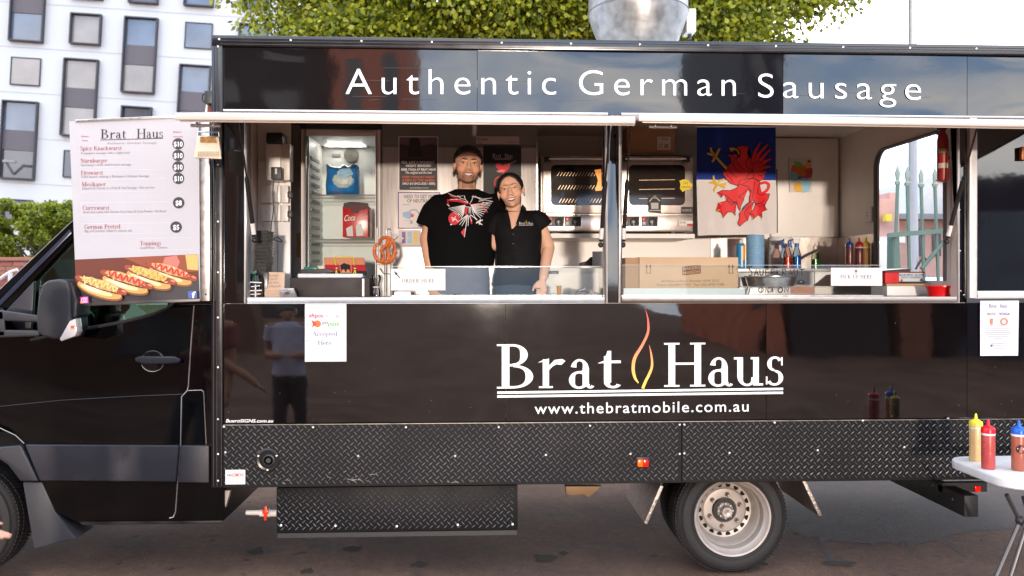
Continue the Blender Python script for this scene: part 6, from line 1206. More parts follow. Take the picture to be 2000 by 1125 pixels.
# handwriting on the glass
hw_ = thing('glass_writing', 'black handwritten sauerkraut and onion lettering on the glass', 'writing')
ST = {'S': [[(.8, .9), (.5, 1), (.15, .85), (.25, .6), (.65, .42), (.75, .15), (.4, 0), (.0, .1)]], 'A': [[(0, 0), (.45, 1), (.9, 0)], [(.2, .38), (.75, .38)]], 'U': [[(0, 1), (.02, .3), (.35, 0), (.7, .3), (.72, 1)]], 'E': [[(.7, 1), (0, .98), (0, 0), (.75, .02)], [(0, .5), (.6, .52)]], 'R': [[(0, 0), (0, 1), (.6, .95), (.65, .6), (.05, .5), (.8, 0)]], 'K': [[(0, 0), (0, 1)], [(.7, 1), (.03, .45), (.75, 0)]], 'T': [[(-.15, .95), (1.1, 1.05)], [(.5, 1), (.48, -.1)]], 'O': [[(.4, 1), (0, .6), (.1, .1), (.5, 0), (.85, .4), (.7, .9), (.4, 1)]], 'N': [[(0, 0), (.05, 1), (.7, .05), (.75, 1)]], 'I': [[(.1, 0), (.12, 1)]]}
def hand(word, u0, u1, vb, cap, first=1.25, sl=0):
    n = len(word); w = (u1-u0)/n
    def f(m):
        for i, ch in enumerate(word):
            h = cap*(first if i == 0 else 1)
            for s_ in ST[ch]: m.stroke(smoothpath([(u0+i*w+x*w*.8, vb-sl*i-y*h) for x, y in s_], 4) if ch in 'SUO' else [(u0+i*w+x*w*.8, vb-sl*i-y*h) for x, y in s_], random.uniform(2.0, 2.8), .0885-.0002*(i % 3))
    part('marker_strokes', ink(24, 22, 24), f, parent=hw_, facing=True)
hand('SAUERKRAUT', 1462, 1573, 538, 12, 1.5); hand('ONION', 1482, 1545, 571, 9.5, 1.1)
# bottles on the back bench
BT = 1.826
can = thing('spray_can', 'blue, white and yellow aerosol can behind the bakery carton', 'spray can'); yb_ = 1.10; s1 = pxs(yb_)
cx = X(1447, yb_); zt_ = lambda v: Z(v, yb_)
part('can', ink(30, 142, 196), lambda m: m.lathe([(.030, BT), (.031, BT+.005), (.031, BT+.165), (.020, BT+.18)], (cx, yb_, 0), 24), parent=can, smooth=True)
part('yellow_wrap', ink(238, 176, 40), lambda m: m.add([(cx+.0315*math.sin(t), yb_-.0315*math.cos(t), z) for z in (BT+.06, BT+.165) for t in [0.1+1.4*k/8 for k in range(9)]], [(k, k+1, 10+k, 9+k) for k in range(8)]), parent=can, smooth=True); part('white_wrap', ink(232, 232, 232), lambda m: m.add([(cx+.0316*math.sin(t), yb_-.0316*math.cos(t), z) for z in (BT+.01, BT+.16) for t in [-.25+.4*k/4 for k in range(5)]], [(k, k+1, 6+k, 5+k) for k in range(4)]), parent=can, smooth=True); part('cap', white2, lambda m: m.lathe([(.019, BT+.178), (.012, BT+.19), (.011, BT+.205), (.0001, BT+.207)], (cx, yb_, 0), 16), parent=can, smooth=True)
cu = thing('cup_stack', 'tall stack of pale blue paper cups on the back bench', 'cups'); ux = X(1475, 1.2)
def cups(m):
    pr = []
    for i in range(17): z = BT+.0145*i; pr += [(.064, z), (.0655, z+.003), (.0655, z+.006), (.0635, z+.008)]
    m.lathe([(.06, BT)]+pr+[(.06, BT+.245)], (ux, 1.2, 0), 32)
part('nested_cups', mat('cup_blue', C(132, 176, 212), .5), cups, parent=cu, smooth=True)
pt_ = thing('paper_towel_roll', 'white paper towel roll behind the spray bottles', 'paper roll'); part('roll', mat('paper_white', (.78, .76, .76), .9, bump=.2), lambda m: m.lathe([(.02, BT), (.085, BT), (.087, BT+.01), (.087, BT+.235), (.085, BT+.24), (.02, BT+.24)], (X(1523, 1.42), 1.42, 0), 32), parent=pt_, smooth=True)
def spray(u, lbl, col, Y):
    t = thing('spray_bottle', lbl, 'spray bottle', 'trigger spray bottles on the back bench'); x = X(u, Y)
    part('bottle', glass('bottle_clear_'+str(col[0]), tuple(.5+.4*c/255 for c in col), 1.4), lambda m: m.lathe([(.030, BT), (.031, BT+.006), (.031, BT+.10), (.018, BT+.14), (.013, BT+.16)], (x, Y, 0), 20), parent=t, smooth=True); part('liquid', mat('liq%d' % col[0], C(*col), .15), lambda m: m.lathe([(.0285, BT+.002), (.0288, BT+.085), (.0001, BT+.085)], (x, Y, 0), 20), parent=t, smooth=True)
    part('collar', mat('trigger_blue', C(24, 92, 180), .35), lambda m: m.lathe([(.0155, BT+.156), (.0155, BT+.178), (.011, BT+.18)], (x, Y, 0), 16), parent=t, smooth=True); part('spray_head', white2, lambda m: m.box(x-.028, x+.022, Y-.011, Y+.011, BT+.18, BT+.215), parent=t, bevel=.007, seg=3); part('trigger', MATS['trigger_blue'], lambda m: m.tube([(x-.022, Y, BT+.212), (x-.044, Y, BT+.20), (x-.042, Y, BT+.165), (x-.036, Y, BT+.15)], .006, 8), parent=t, smooth=True)
spray(1538, 'trigger spray bottle holding orange liquid on the back bench', (214, 76, 24), 1.15); spray(1556, 'trigger spray bottle holding blue liquid on the back bench', (24, 112, 190), 1.10)
dsx = X(1592, 1.2); dt = thing('dish_soap', 'clear bottle of green dish soap beside the tap', 'soap bottle'); part('bottle', glass('soap_clear', (.88, .90, .80), 1.45), lambda m: m.lathe([(.029, BT), (.030, BT+.008), (.029, BT+.09), (.022, BT+.13), (.012, BT+.145)], (dsx, 1.2, 0), 20), parent=dt, smooth=True); part('soap', mat('soap_green', C(20, 110, 40), .15), lambda m: m.lathe([(.0275, BT+.002), (.0275, BT+.07), (.0001, BT+.07)], (dsx, 1.2, 0), 20), parent=dt, smooth=True); part('cap', mat('cap_clear', (.62, .60, .50), .3), lambda m: m.lathe([(.0145, BT+.143), (.0145, BT+.165), (.006, BT+.172), (.004, BT+.19), (.0001, BT+.19)], (dsx, 1.2, 0), 16), parent=dt, smooth=True)
def sauce(x, y, z, col, cap, lbl, grp, h=.19, r=.032, band=True, logo=False):
    t = thing('sauce_bottle', lbl, 'sauce bottle', grp); k = '%d_%d_%d' % col
    part('bottle', mat('squeeze_'+k, C(*col), .32, sss=.15), lambda m: m.lathe([(.0001, z), (r*.9, z), (r, z+.006), (r, z+h*.46), (r*.985, z+h*.5), (r, z+h*.54), (r, z+h*.95), (r*.93, z+h)], (x, y, 0), 28), parent=t, smooth=True)
    part('cap', mat('cap_%d_%d_%d' % cap, C(*cap), .3), lambda m: m.lathe([(r*1.03, z+h), (r*1.04, z+h+.022), (r*.95, z+h+.028), (r*.5, z+h+.036), (r*.26, z+h+.042), (r*.2, z+h+.062), (r*.08, z+h+.07), (.0001, z+h+.07)], (x, y, 0), 28), parent=t, smooth=True)
    if band: part('neck_band', white2, lambda m: m.lathe([(r*.97, z+h*.93), (r*1.025, z+h*.945), (r*1.02, z+h*.995), (r*.95, z+h)], (x, y, 0), 28), parent=t, smooth=True)
    return t
for u, col, cap, lb_ in ((1664, (92, 40, 34), (36, 52, 120), 'brown sauce bottle with blue cap in the rear corner'), (1678, (98, 34, 38), (196, 36, 40), 'dark red sauce bottle with red cap in the rear corner'), (1692, (206, 152, 82), (234, 196, 40), 'mustard bottle with yellow cap in the rear corner')):
    b_ = sauce(X(u, 1.09), 1.09+(.04 if u == 1664 else 0), BT, col, cap, lb_, 'sauce bottles in the rear corner', .155, .027, u != 1664)
gx = thing('glove_box', 'red and white box of blue vinyl gloves near the doorway', 'glove box'); yg = .34
part('box', ink(196, 206, 210), lambda m: m.pbox(1756, 533, 1806, 550, yg, yg+.12), parent=gx, bevel=.002); part('red_end', ink(208, 24, 26), lambda m: m.pbox(1729, 533, 1755.6, 553, yg+.001, yg+.12), parent=gx, bevel=.002); part('lid_top', ink(140, 30, 30), lambda m: m.pbox(1730, 530.5, 1806, 532.8, yg+.002, yg+.12), parent=gx)
text('BLUE VINYL GLOVES', 1757, 539, 1805, 539, 4.2, yg-.001, ink(40, 60, 84), gx, bold=.02, res=2); text('LIGHTLY POWDERED', 1759, 543.4, 1800, 543.4, 3.4, yg-.001, ink(40, 60, 84), gx, bold=.02, res=2); part('print', ink(206, 40, 40), lambda m: (m.disc(1761, 547.5, 2.6, yg-.001, 10), m.flat([(1750, 535), (1754, 535), (1754, 550), (1750, 551)], yg-.0005)), parent=gx, facing=True); part('hand_print', ink(40, 40, 46), lambda m: m.flat([(1796, 549), (1797, 546), (1800, 543), (1802, 546), (1804, 549)], yg-.001), parent=gx, facing=True)
cbx = thing('card_sheet', 'flat sheet of cardboard under the glove box', 'cardboard'); part('sheet', kraft, lambda m: m.pbox(1731, 554, 1833, 558.5, yg-.02, yg+.16), parent=cbx); part('riser', white2, lambda m: m.box(X(1728, yg), X(1812, yg), yg-.03, yg+.18, CT+.001, Z(559, yg)), parent=cbx, bevel=.003)
rc = thing('red_tub', 'bright red plastic tub at the end of the counter', 'tub'); part('tub', mat('tub_red', C(222, 14, 16), .3), lambda m: (m.lathe([(.068, CT+.001), (.078, CT+.05), (.084, CT+.058), (.084, CT+.066), (.075, CT+.064), (.066, CT+.01), (.0001, CT+.01)], (X(1837, .17), .17, 0), 28),), parent=rc, smooth=True); part('sticker', ink(226, 200, 190), lambda m: m.pbox(1855, 562, 1859, 575, .083, .085), parent=rc)

# ================================================================== papers stuck on the outside
ef = sheet('payment_sign', 'white card payment notice stuck below the first hatch', 'sign', 595.5, 593, 676.5, 706, -.0035, (226, 222, 226)); yq = -.0045
text('eftpos', 603.5, 620, 631, 620, 8.4, yq, ink(170, 30, 66), ef, bold=.02); text('Visa', 633, 619, 643, 619, 5, yq, ink(140, 140, 170), ef); text('payWave', 637, 622, 655, 622, 3, yq, ink(226, 180, 130), ef); text('pay', 628.5, 634, 641.5, 632, 8, yq, ink(80, 80, 96), ef, italic=.2); text('pass', 640.5, 636, 661.5, 636, 8, yq, ink(84, 168, 60), ef, bold=.02, italic=.2)
part('waves', ink(120, 110, 130), lambda m: [m.stroke([(656+k*2.4, 621), (657.6+k*2.4, 618), (656+k*2.4, 615)], .8, yq) for k in range(3)], parent=ef, facing=True); part('orange_roundel', ink(240, 112, 50), lambda m: m.disc(620, 632.5, 6.8, yq), parent=ef, facing=True); part('red_fish', ink(220, 60, 44), lambda m: m.flat([(608, 625), (614, 628), (619, 632.5), (613, 637), (609, 641), (611, 633)], yq-.0004), parent=ef, facing=True)
text('Accepted', 609.5, 656.5, 659.5, 656.5, 9.2, yq, ink(62, 84, 118), ef, font='serif'); text('Here', 621, 674, 648, 674, 9.2, yq, ink(62, 84, 118), ef, font='serif'); part('pin', ink(60, 56, 60), lambda m: (m.disc(600, 634.5, 1.2, yq, 8), m.disc(600, 665, 1.2, yq, 8)), parent=ef, facing=True)
by_ = thing('beer_yoga_notice', 'creased white beer yoga notice stuck under the rear door', 'sign'); part('paper', ink(222, 218, 228), lambda m: m.add([P(1914.5, 587.5, -.006), P(1990, 587, -.007), P(1988.5, 694.5, -.009), P(1914.5, 695, -.005), P(1950, 640, -.0045)], [(0, 1, 4), (1, 2, 4), (2, 3, 4), (3, 0, 4)]), parent=by_, facing=True); yq = -.0105
text('Brat', 1932, 600.5, 1947, 600.5, 7, yq, ink(110, 106, 112), by_, font='serif'); text('Haus', 1953, 600.5, 1968, 600.5, 7, yq, ink(110, 106, 112), by_, font='serif'); text('BEER', 1928.5, 615.5, 1945.5, 615.5, 5.5, yq, ink(120, 116, 122), by_); text('YOGA', 1951, 615.5, 1973, 615.5, 5.5, yq, ink(90, 86, 92), by_, bold=.02)
part('rule', ink(150, 146, 150), lambda m: (m.stroke([(1931, 601.6), (1969, 601.6)], .6, yq), m.stroke([(1940, 606), (1960, 606)], .6, yq)), parent=by_, facing=True); part('beer_glass', ink(206, 128, 88), lambda m: (m.flat([(1934, 622), (1940, 622), (1939, 634), (1935, 634)], yq), m.stroke([(1932, 635.3), (1960, 635.3)], .7, yq), m.stroke([(1961.5+6*math.cos(t), 628+6*math.sin(t)) for t in [2*math.pi*i/18 for i in range(19)]], 3, yq)), parent=by_, facing=True)
part('small_print', ink(140, 136, 142), lambda m: [m.stroke([(1922+a_, v), (1977-a_, v)], 1.0, yq) for v, a_ in ((642, 0), (646, 3), (649.5, 1), (653, 5), (657.5, 8), (661.5, 18), (671, 14), (681, 16))], parent=by_, facing=True); text('The Brat Cave', 1939, 677, 1964, 677, 4, yq, ink(110, 108, 120), by_, res=2); part('blue_badge', ink(70, 96, 150), lambda m: m.flat([(1935, 673), (1938.5, 673), (1938.5, 677.5), (1935, 677.5)], yq), parent=by_, facing=True); part('pin', ink(60, 56, 60), lambda m: (m.disc(1918.5, 627.5, 1, yq, 8), m.disc(1918, 656, 1, yq, 8)), parent=by_, facing=True)

# ================================================================== folding table with sauces
ft = thing('folding_table', 'white folding table at the rear of the truck', 'table'); tz = .775
x0 = P(1847, 905, -.33).x; x1 = x0+1.15; y0, y1 = -.86, -.30
pts = []
for cx_, cy_, a0 in ((x1-.1, y1-.1, 0), (x0+.12, y1-.12, 90), (x0+.12, y0+.12, 180), (x1-.1, y0+.1, 270)): pts += [(cx_+.12*math.cos(R(a0+t)), cy_+.12*math.sin(R(a0+t))) for t in (0, 18, 36, 54, 72, 90)]
mb = MB(); n = len(pts); mb.add([(a, b, tz-.048) for a, b in pts]+[(a, b, tz) for a, b in pts], [tuple(range(n-1, -1, -1)), tuple(range(n, 2*n))]+[(i, (i+1) % n, n+(i+1) % n, n+i) for i in range(n)])
mb.build('table_top', mat('table_hdpe', (.74, .72, .72), .45, bump=.25, bs=180), ft, bevel=.012, seg=3)
tlm = mat('leg_grey', (.10, .095, .10), .35, .6)
q = lambda u, v, Y: P(u, v, Y)
for a_, b_ in (((1966, 966, -.72), (1991, 1015, -.70)), ((1991, 1020, -.70), (1935, 1150, -.72)), ((1999, 970, -.42), (2010, 1010, -.5)), ((2008, 1018, -.5), (1966, 1150, -.5)), ((2008, 1018, -.5), (2060, 1140, -.5))):
    part('leg', tlm, lambda m: m.tube([q(*a_), q(*b_)], .011, 10), parent=ft, smooth=True)
part('leg_joint', dark, lambda m: m.ell(q(1992, 1017, -.70), (.022, .02, .026)), parent=ft, smooth=True); part('cross_bar', tlm, lambda m: m.tube([q(1991, 1017, -.70), q(2009, 1016, -.45)], .009, 8), parent=ft, smooth=True)
part('far_leg', tlm, lambda m: [m.tube([(x1-.15, y, tz-.05), (x1-.05, y, 0)], .011, 8) for y in (y0+.12, y1-.1)], parent=ft, smooth=True)
s1 = 'squeeze bottles on the folding table'
sauce(P(1906, 911, -.42).x, -.42, tz+.001, (212, 172, 118), (232, 206, 60), 'pale mustard squeeze bottle with yellow cap on the table', s1, .184, .0325); sauce(P(1930, 928, -.60).x, -.60, tz+.001, (178, 72, 68), (222, 26, 40), 'red ketchup squeeze bottle with red cap on the table', s1, .184, .0325)
bs_ = sauce(P(1990, 934, -.64).x, -.64, tz+.001, (160, 86, 66), (24, 92, 196), 'brown sauce squeeze bottle with blue cap on the table', s1, .186, .0345)
c_ = Vector((P(1988, 875, -.64).x, -.6748, 0)); zz = P(1986, 878, -.675).z
bx_ = P(1990, 934, -.64).x
def ov(m, rx=.55, rz=.026, off=.0352): n = 20; m.add([(bx_+off*math.sin(-.35+rx*math.cos(2*math.pi*k/n)), -.64-off*math.cos(-.35+rx*math.cos(2*math.pi*k/n)), zz+rz*math.sin(2*math.pi*k/n)) for k in range(n)], [tuple(range(n))])
part('round_label', ink(20, 18, 20), lambda m: ov(m, .62, .022, .0358), parent=bs_); part('label_print', ink(226, 222, 224), lambda m: [m.add([(bx_+.0362*math.sin(t), -.64-.0362*math.cos(t), z) for t, z in ((-.78, zz+a), (.08, zz+a), (.08, zz+b), (-.78, zz+b))], [(0, 1, 2, 3)]) for a, b in ((-.001, .005),)], parent=bs_)
part('batch_print', ink(150, 52, 52), lambda m: [m.stroke([(1919, 868+k*5), (1929, 868+k*5)], .9, -.636) for k in range(9)], parent=ft, facing=True).parent = bpy.data.objects['sauce_bottle.004'] if 'sauce_bottle.004' in bpy.data.objects else ft
# ================================================================== people
def loft(mb, rings, n=28):           # rings of (cx, cy, z, rx, ry), closed flat at both ends
    vs = [(cx+rx*math.cos(2*math.pi*k/n), cy_+ry*math.sin(2*math.pi*k/n), z) for cx, cy_, z, rx, ry in rings for k in range(n)]; m = len(rings)
    mb.add(vs, [(i*n+k, i*n+(k+1) % n, (i+1)*n+(k+1) % n, (i+1)*n+k) for i in range(m-1) for k in range(n)]+[tuple(range(n-1, -1, -1)), tuple(range((m-1)*n, m*n))])
def fused(mb, name, voxel, smooth, m, parent, wrinkle=0):
    me = bpy.data.meshes.new(name); me.from_pydata(mb.v, [], mb.f); o = bpy.data.objects.new('tmp', me); COL.objects.link(o)
    bm = bmesh.new(); bm.from_mesh(me); bmesh.ops.recalc_face_normals(bm, faces=bm.faces); bm.to_mesh(me); bm.free()
    r = o.modifiers.new('r', 'REMESH'); r.mode = 'VOXEL'; r.voxel_size = voxel
    s_ = o.modifiers.new('s', 'SMOOTH'); s_.factor = .5; s_.iterations = smooth
    out = bpy.data.meshes.new_from_object(o.evaluated_get(bpy.context.evaluated_depsgraph_get())); bpy.data.objects.remove(o)
    out.name = name; out.polygons.foreach_set('use_smooth', [True]*len(out.polygons))
    if wrinkle:
        co = np.empty(len(out.vertices)*3); out.vertices.foreach_get('co', co); co = co.reshape(-1, 3); no = np.empty(len(out.vertices)*3); out.vertices.foreach_get('normal', no); no = no.reshape(-1, 3)
        w = np.sin(co[:, 0]*38+co[:, 2]*21+np.sin(co[:, 2]*17)*2)*.5+np.sin(co[:, 2]*44-co[:, 0]*26+3*np.sin(co[:, 0]*9))*.5
        co += no*(w*wrinkle)[:, None]; out.vertices.foreach_set('co', co.ravel())
    out.materials.clear()
    if m: out.materials.append(m)
    return link(name, out, parent)
def bvh(o): return BVHTree.FromPolygons([v.co.copy() for v in o.data.vertices], [tuple(p.vertices) for p in o.data.polygons])
def skinmat(name):
    m = bpy.data.materials.new(name); m.use_nodes = True; n = m.node_tree; b = n.nodes['Principled BSDF']; a = n.nodes.new('ShaderNodeAttribute'); a.attribute_name = 'tint'
    t = n.nodes.new('ShaderNodeTexCoord'); nz = n.nodes.new('ShaderNodeTexNoise'); nz.inputs['Scale'].default_value = 55; n.links.new(t.outputs['Object'], nz.inputs['Vector'])
    mx_ = n.nodes.new('ShaderNodeMix'); mx_.data_type = 'RGBA'; mx_.blend_type = 'OVERLAY'; mx_.inputs['Factor'].default_value = .12; n.links.new(a.outputs['Color'], mx_.inputs['A']); n.links.new(nz.outputs['Color'], mx_.inputs['B'])
    n.links.new(mx_.outputs['Result'], b.inputs['Base Color']); b.inputs['Roughness'].default_value = .55; b.inputs['IOR'].default_value = 1.35; b.inputs['Subsurface Weight'].default_value = .18; b.inputs['Subsurface Radius'].default_value = (.012, .004, .002); return m
SK = skinmat('skin')
def head_prims(mb, M, s, fem=False, n=20):
    def e(c, r): 
        k = len(mb.v); mb.ell((0, 0, 0), r, n); mb.v[k:] = [tuple(M @ (Vector(p)*s+Vector(c)*s)) for p in mb.v[k:]]
    jw = .043 if fem else .049
    e((0, .014, .036), (.075, .093, .082)); e((0, -.026, -.014), (.0645 if fem else .0655, .062, .078)); e((0, -.032, -.066), (jw, .050, .046)); e((0, -.062, -.094), (.022 if fem else .027, .021, .019))
    for s_ in (-1, 1):
        e((s_*.039, -.054, -.032), (.026, .028, .026)); e((s_*.075, .012, -.010), (.009, .019, .029)); e((s_*.013, -.094, -.040), (.0095, .011, .008)); e((s_*.028, -.079, .020), (.028, .014, .010 if not fem else .007)); e((s_*(.040 if not fem else .036), -.008, -.060), (.016 if not fem else .012, .04, .034))
    for k in range(6): t = k/5; e((0, -.085-.021*t, .012-.046*t), (.0085+.005*t, .012, .011))
    e((0, -.080, -.070), (.032, .016, .024))
def hand_prims(mb, w, d, side, palm, curl=.35, s=1.0):
    """w wrist, d pointing direction, side towards the thumb, palm the palm's outward normal"""
    w, d, side, palm = Vector(w), Vector(d).normalized(), Vector(side).normalized(), Vector(palm).normalized()
    for k in (-1, -.33, .33, 1): mb.capsule(w, w+d*.078*s+side*.026*k*s, .017*s, .0125*s, 10)
    for k, l in ((1, .072), (.35, .080), (-.35, .074), (-1, .058)):
        b = w+d*.08*s+side*.027*k*s; m_ = b+(d*math.cos(curl*.5)+palm*math.sin(curl*.5))*l*.45*s; t = m_+(d*math.cos(curl*1.6)+palm*math.sin(curl*1.6))*l*.5*s
        mb.capsule(b, m_, .0098*s, .0090*s, 8); mb.capsule(m_, t, .0090*s, .0074*s, 8)
    b = w+d*.022*s+side*.024*s; m_ = b+(d*.62+side*.62+palm*.25)*.042*s; mb.capsule(b, m_, .0125*s, .0105*s, 8); mb.capsule(m_, m_+(d*.85+side*.2+palm*.3)*.034*s, .0100*s, .0082*s, 8)
def tint(o, M, s, base, stubble=0, lips=None):
    me = o.data; n = len(me.vertices); co = np.empty(n*3); me.vertices.foreach_get('co', co); co = co.reshape(-1, 3)
    Mi = np.array(M.inverted()); l = (co @ Mi[:3, :3].T+Mi[:3, 3])/s; col = np.tile(np.array(base), (n, 1))
    sm_ = lambda x, a, b: np.clip((x-a)/(b-a), 0, 1)
    inh = (l[:, 2] > -.16)
    ch = np.exp(-(((np.abs(l[:, 0])-.042)/.02)**2+((l[:, 2]+.03)/.022)**2))*(l[:, 1] < -.02); col *= 1-np.outer(ch, [.0, .16, .14])
    if stubble:
        j = sm_(-l[:, 2], .052, .080)*(l[:, 2] > -.135)*(l[:, 1] < .02); sd_ = sm_(np.abs(l[:, 0]), .052, .064)*sm_(-l[:, 2], -.0, .03)*(l[:, 2] > -.12)*(l[:, 1] < .012); mu = np.exp(-((l[:, 2]+.055)/.006)**2)*(np.abs(l[:, 0]) < .03)*(l[:, 1] < -.06)
        k = np.clip(np.maximum(np.maximum(j, sd_), mu*.8), 0, 1)*stubble*inh; col = col*(1-k)[:, None]+np.outer(k, [.10, .055, .038])
    a = me.color_attributes.new('tint', 'FLOAT_COLOR', 'POINT'); a.data.foreach_set('color', np.c_[col, np.ones(n)].ravel())
hairm = mat('hair_black', (.010, .008, .007), .42, var=.4, vs=120, bump=.5, bs=140, stretch=(1, .3, 1))
def face(parent, body, M, s, fem=False, browc=(.02, .014, .011), brow_t=1.0, squint=1.0):
    T_ = bvh(body); Mi = M.to_3x3(); fwd = (Mi @ Vector((0, 1, 0))).normalized()
    def on(x, z, off=0):
        o = M @ Vector((x*s, -.25*s, z*s)); h = T_.ray_cast(o, fwd)
        return (h[0] if h[0] else M @ Vector((x*s, -.08*s, z*s)))-fwd*off*s
    for s_ in (-1, 1):
        c = on(s_*.031, .001, -.0028); rot = Mi.copy(); k = squint
        ey = part('eye', mat('eye_white', (.62, .58, .55), .15), lambda m: m.ell(c, (.0125*s, .0055*s, .0050*k*s), 14, rot), parent=parent, smooth=True)
        part('iris', mat('iris_brown', (.035, .02, .012), .1), lambda m: m.ell(c-fwd*.0034*s, (.0052*s, .0028*s, .0046*k*s), 12, rot), parent=ey, smooth=True)
        part('eyelash', mat('lash', (.012, .009, .008), .6), lambda m: m.tube([on(s_*.031+dx, .001+dz*k, .0012) for dx, dz in ((-.014, .0005), (-.007, .0050), (0, .0062), (.007, .0050), (.014, .0002))], [.0008*s, .0016*s, .0018*s, .0016*s, .0008*s], 6), parent=ey, smooth=True)
        part('eyebrow', mat('brow%d' % int(fem), browc, .8, bump=.4, bs=200), lambda m: m.tube([on(s_*x, z, .0006) for x, z in ((.012, .0195), (.022, .0235), (.034, .0245), (.047, .0180))], [.0026*s*brow_t, .0036*s*brow_t, .0032*s*brow_t, .0012*s], 6), parent=parent, smooth=True)
    up = [(-.030, -.0575), (-.018, -.0625), (-.006, -.0640), (.006, -.0640), (.018, -.0625), (.030, -.0575)]; dn = [(-.030, -.0575), (-.019, -.0725), (-.007, -.0785), (.007, -.0785), (.019, -.0725), (.030, -.0575)]
    lp = mat('lips%d' % int(fem), (.34, .085, .07) if fem else (.30, .11, .085), .35)
    mo = part('mouth', mat('mouth_inner', (.10, .02, .02), .5), lambda m: m.add([on(x, z, .0008) for x, z in up+dn[::-1]], [(i, i+1, 10-i, 11-i) for i in range(5)]), parent=parent)
    part('teeth', mat('teeth', (.80, .77, .72), .2), lambda m: m.add([on(x*.9, z-.0012, .0022) for x, z in up]+[on(x*.86, (z+.0575)*.82-.0575, .0022) for x, z in dn[::-1]], [(i, i+1, 10-i, 11-i) for i in range(5)]), parent=mo)
    part('upper_lip', lp, lambda m: m.tube([on(x, z+.002, .0002) for x, z in up], [.0012*s, .0028*s, .0032*s, .0032*s, .0028*s, .0012*s], 8), parent=mo, smooth=True); part('lower_lip', lp, lambda m: m.tube([on(x, z-.002, .0004) for x, z in dn], [.0012*s, .0034*s, .0042*s, .0042*s, .0034*s, .0012*s], 8), parent=mo, smooth=True)
    for s_ in (-1, 1): part('nostril', mat('nostril', (.06, .02, .015), .8), lambda m: m.ell(on(s_*.0085, -.0475, -.0006), (.0036*s, .002*s, .0016*s), 8), parent=parent)
def hair_cap(parent, M, s, c, r, line, sides=-.02, rough=.0016, back=-.09, wid=.06, drop=.02, fwd=-.030):
    mb = MB(); mb.ell((0, 0, 0), r, 120); out = []; ss = lambda x, a, b: max(0, min(1, (x-a)/(b-a)))
    for p in mb.v:
        q_ = Vector(p)+Vector(c); x, y, z = q_; hl_ = line-drop*(abs(x)/wid)**2.2+random.uniform(-.003, .003)
        top = ss(z, hl_-.004, hl_+.008); side = ss(y, fwd+.35*max(0, .05-z), fwd+.014+.35*max(0, .05-z))*ss(z, (sides if y < .035 else back)-.006, (sides if y < .035 else back)+.008)
        k = max(top, side); k = .86+(.14+(.5*math.sin(x*310+2*math.sin(z*90))+random.uniform(-.5, .5))*rough/.09)*k*k*(3-2*k)
        out.append(tuple(M @ ((Vector(c)+(q_-Vector(c))*k)*s)))
    mb.v = out; return mb.build('hair', hairm, parent, smooth=True, sharp=80)

# ---- the man in the printed T-shirt
YM = .47; pm = pxs(YM); FLZ = .801
man = thing('person', 'man in black T-shirt with white and red print standing behind the counter', 'person')
hc = P(914, 324, YM-.02); sM = 1.06
Mh = Matrix.Translation(hc) @ Matrix.Rotation(R(2), 4, 'Y') @ Matrix.Rotation(R(-3), 4, 'X') @ Matrix.Rotation(R(4), 4, 'Z') @ Matrix.Diagonal((1.08, 1, .965, 1))
sk_ = MB(); head_prims(sk_, Mh, sM)
q = lambda u, v, dy=0: P(u, v, YM+dy)
sk_.capsule(q(913, 345, .035), q(911, 378, .04), .051, .062, 16)
loft(sk_, [(*q(cu, v)[:2], q(cu, v).z, w*pm, ry) for v, cu, w, ry in ((376, 911, 28, .06), (392, 908, 46, .08), (420, 905, 50, .09), (480, 900, 48, .09), (530, 898, 46, .09), (575, 898, 44, .09))])
sk_.capsule(q(862, 402), q(955, 402), .045, .045)
sk_.capsule(q(852, 404), q(835, 468, .02), .056, .050, 14); sk_.capsule(q(835, 468, .02), q(842, 532, -.04), .049, .034, 14)
hand_prims(sk_, q(842, 534, -.04), (.06, -.25, -1), (1, -.3, 0), (.3, -.2, .1), .4, 1.05)
sk_.capsule(q(962, 404, .03), q(1005, 442, .17), .048, .044, 14); sk_.capsule(q(1005, 442, .17), q(1050, 487, .10), .043, .032, 14)
hand_prims(sk_, q(1051, 488, .09), (.35, -1, -.12), (.1, -.1, 1), (-1, -.4, 0), .55, 1.0)
for u, s_ in ((872, -1), (925, 1)):
    sk_.capsule(q(u, 560), (q(u, 545).x, YM, 1.26), .075, .06); sk_.capsule((q(u, 545).x, YM, 1.26), (q(u, 545).x, YM+.02, .90), .058, .042); sk_.capsule((q(u, 545).x, YM+.03, .84), (q(u, 545).x+s_*.02, YM-.14, .83), .038, .03)
body = fused(sk_, 'body', .0055, 4, SK, man); tint(body, Mh, sM, (.70, .385, .245), .5)
face(man, body, Mh, sM, brow_t=1.15)
hair_cap(man, Mh, sM, (0, .014, .041), (.0815, .1005, .0885), .073, -.024, .0032)
tee = mat('black_cotton', (.0045, .004, .0045), .9, var=.15, bump=.25, bs=220, ior=1.18)
sh = MB(); loft(sh, [(*q(cu, v, .01)[:2], q(cu, v).z, w*pm, ry) for v, cu, w, ry in ((371, 912, 24, .074), (377, 911, 40, .088), (386, 909, 62, .105), (400, 907, 72, .122), (420, 905, 72, .132), (450, 902, 70, .136), (490, 899, 68, .132), (523, 897, 68, .128))], 36)
sh.capsule(q(858, 398, .01), q(966, 398, .01), .062, .062, 16)
sh.tube([q(862, 396, .01), q(848, 412, .01), q(840, 428, .012), q(835, 443, .014)], [.070, .078, .080, .078], 18); sh.tube([q(958, 396, .01), q(985, 418, .10), q(1004, 440, .17)], [.075, .082, .08], 18)
shirt = fused(sh, 'shirt', .0075, 6, tee, man, .0022)
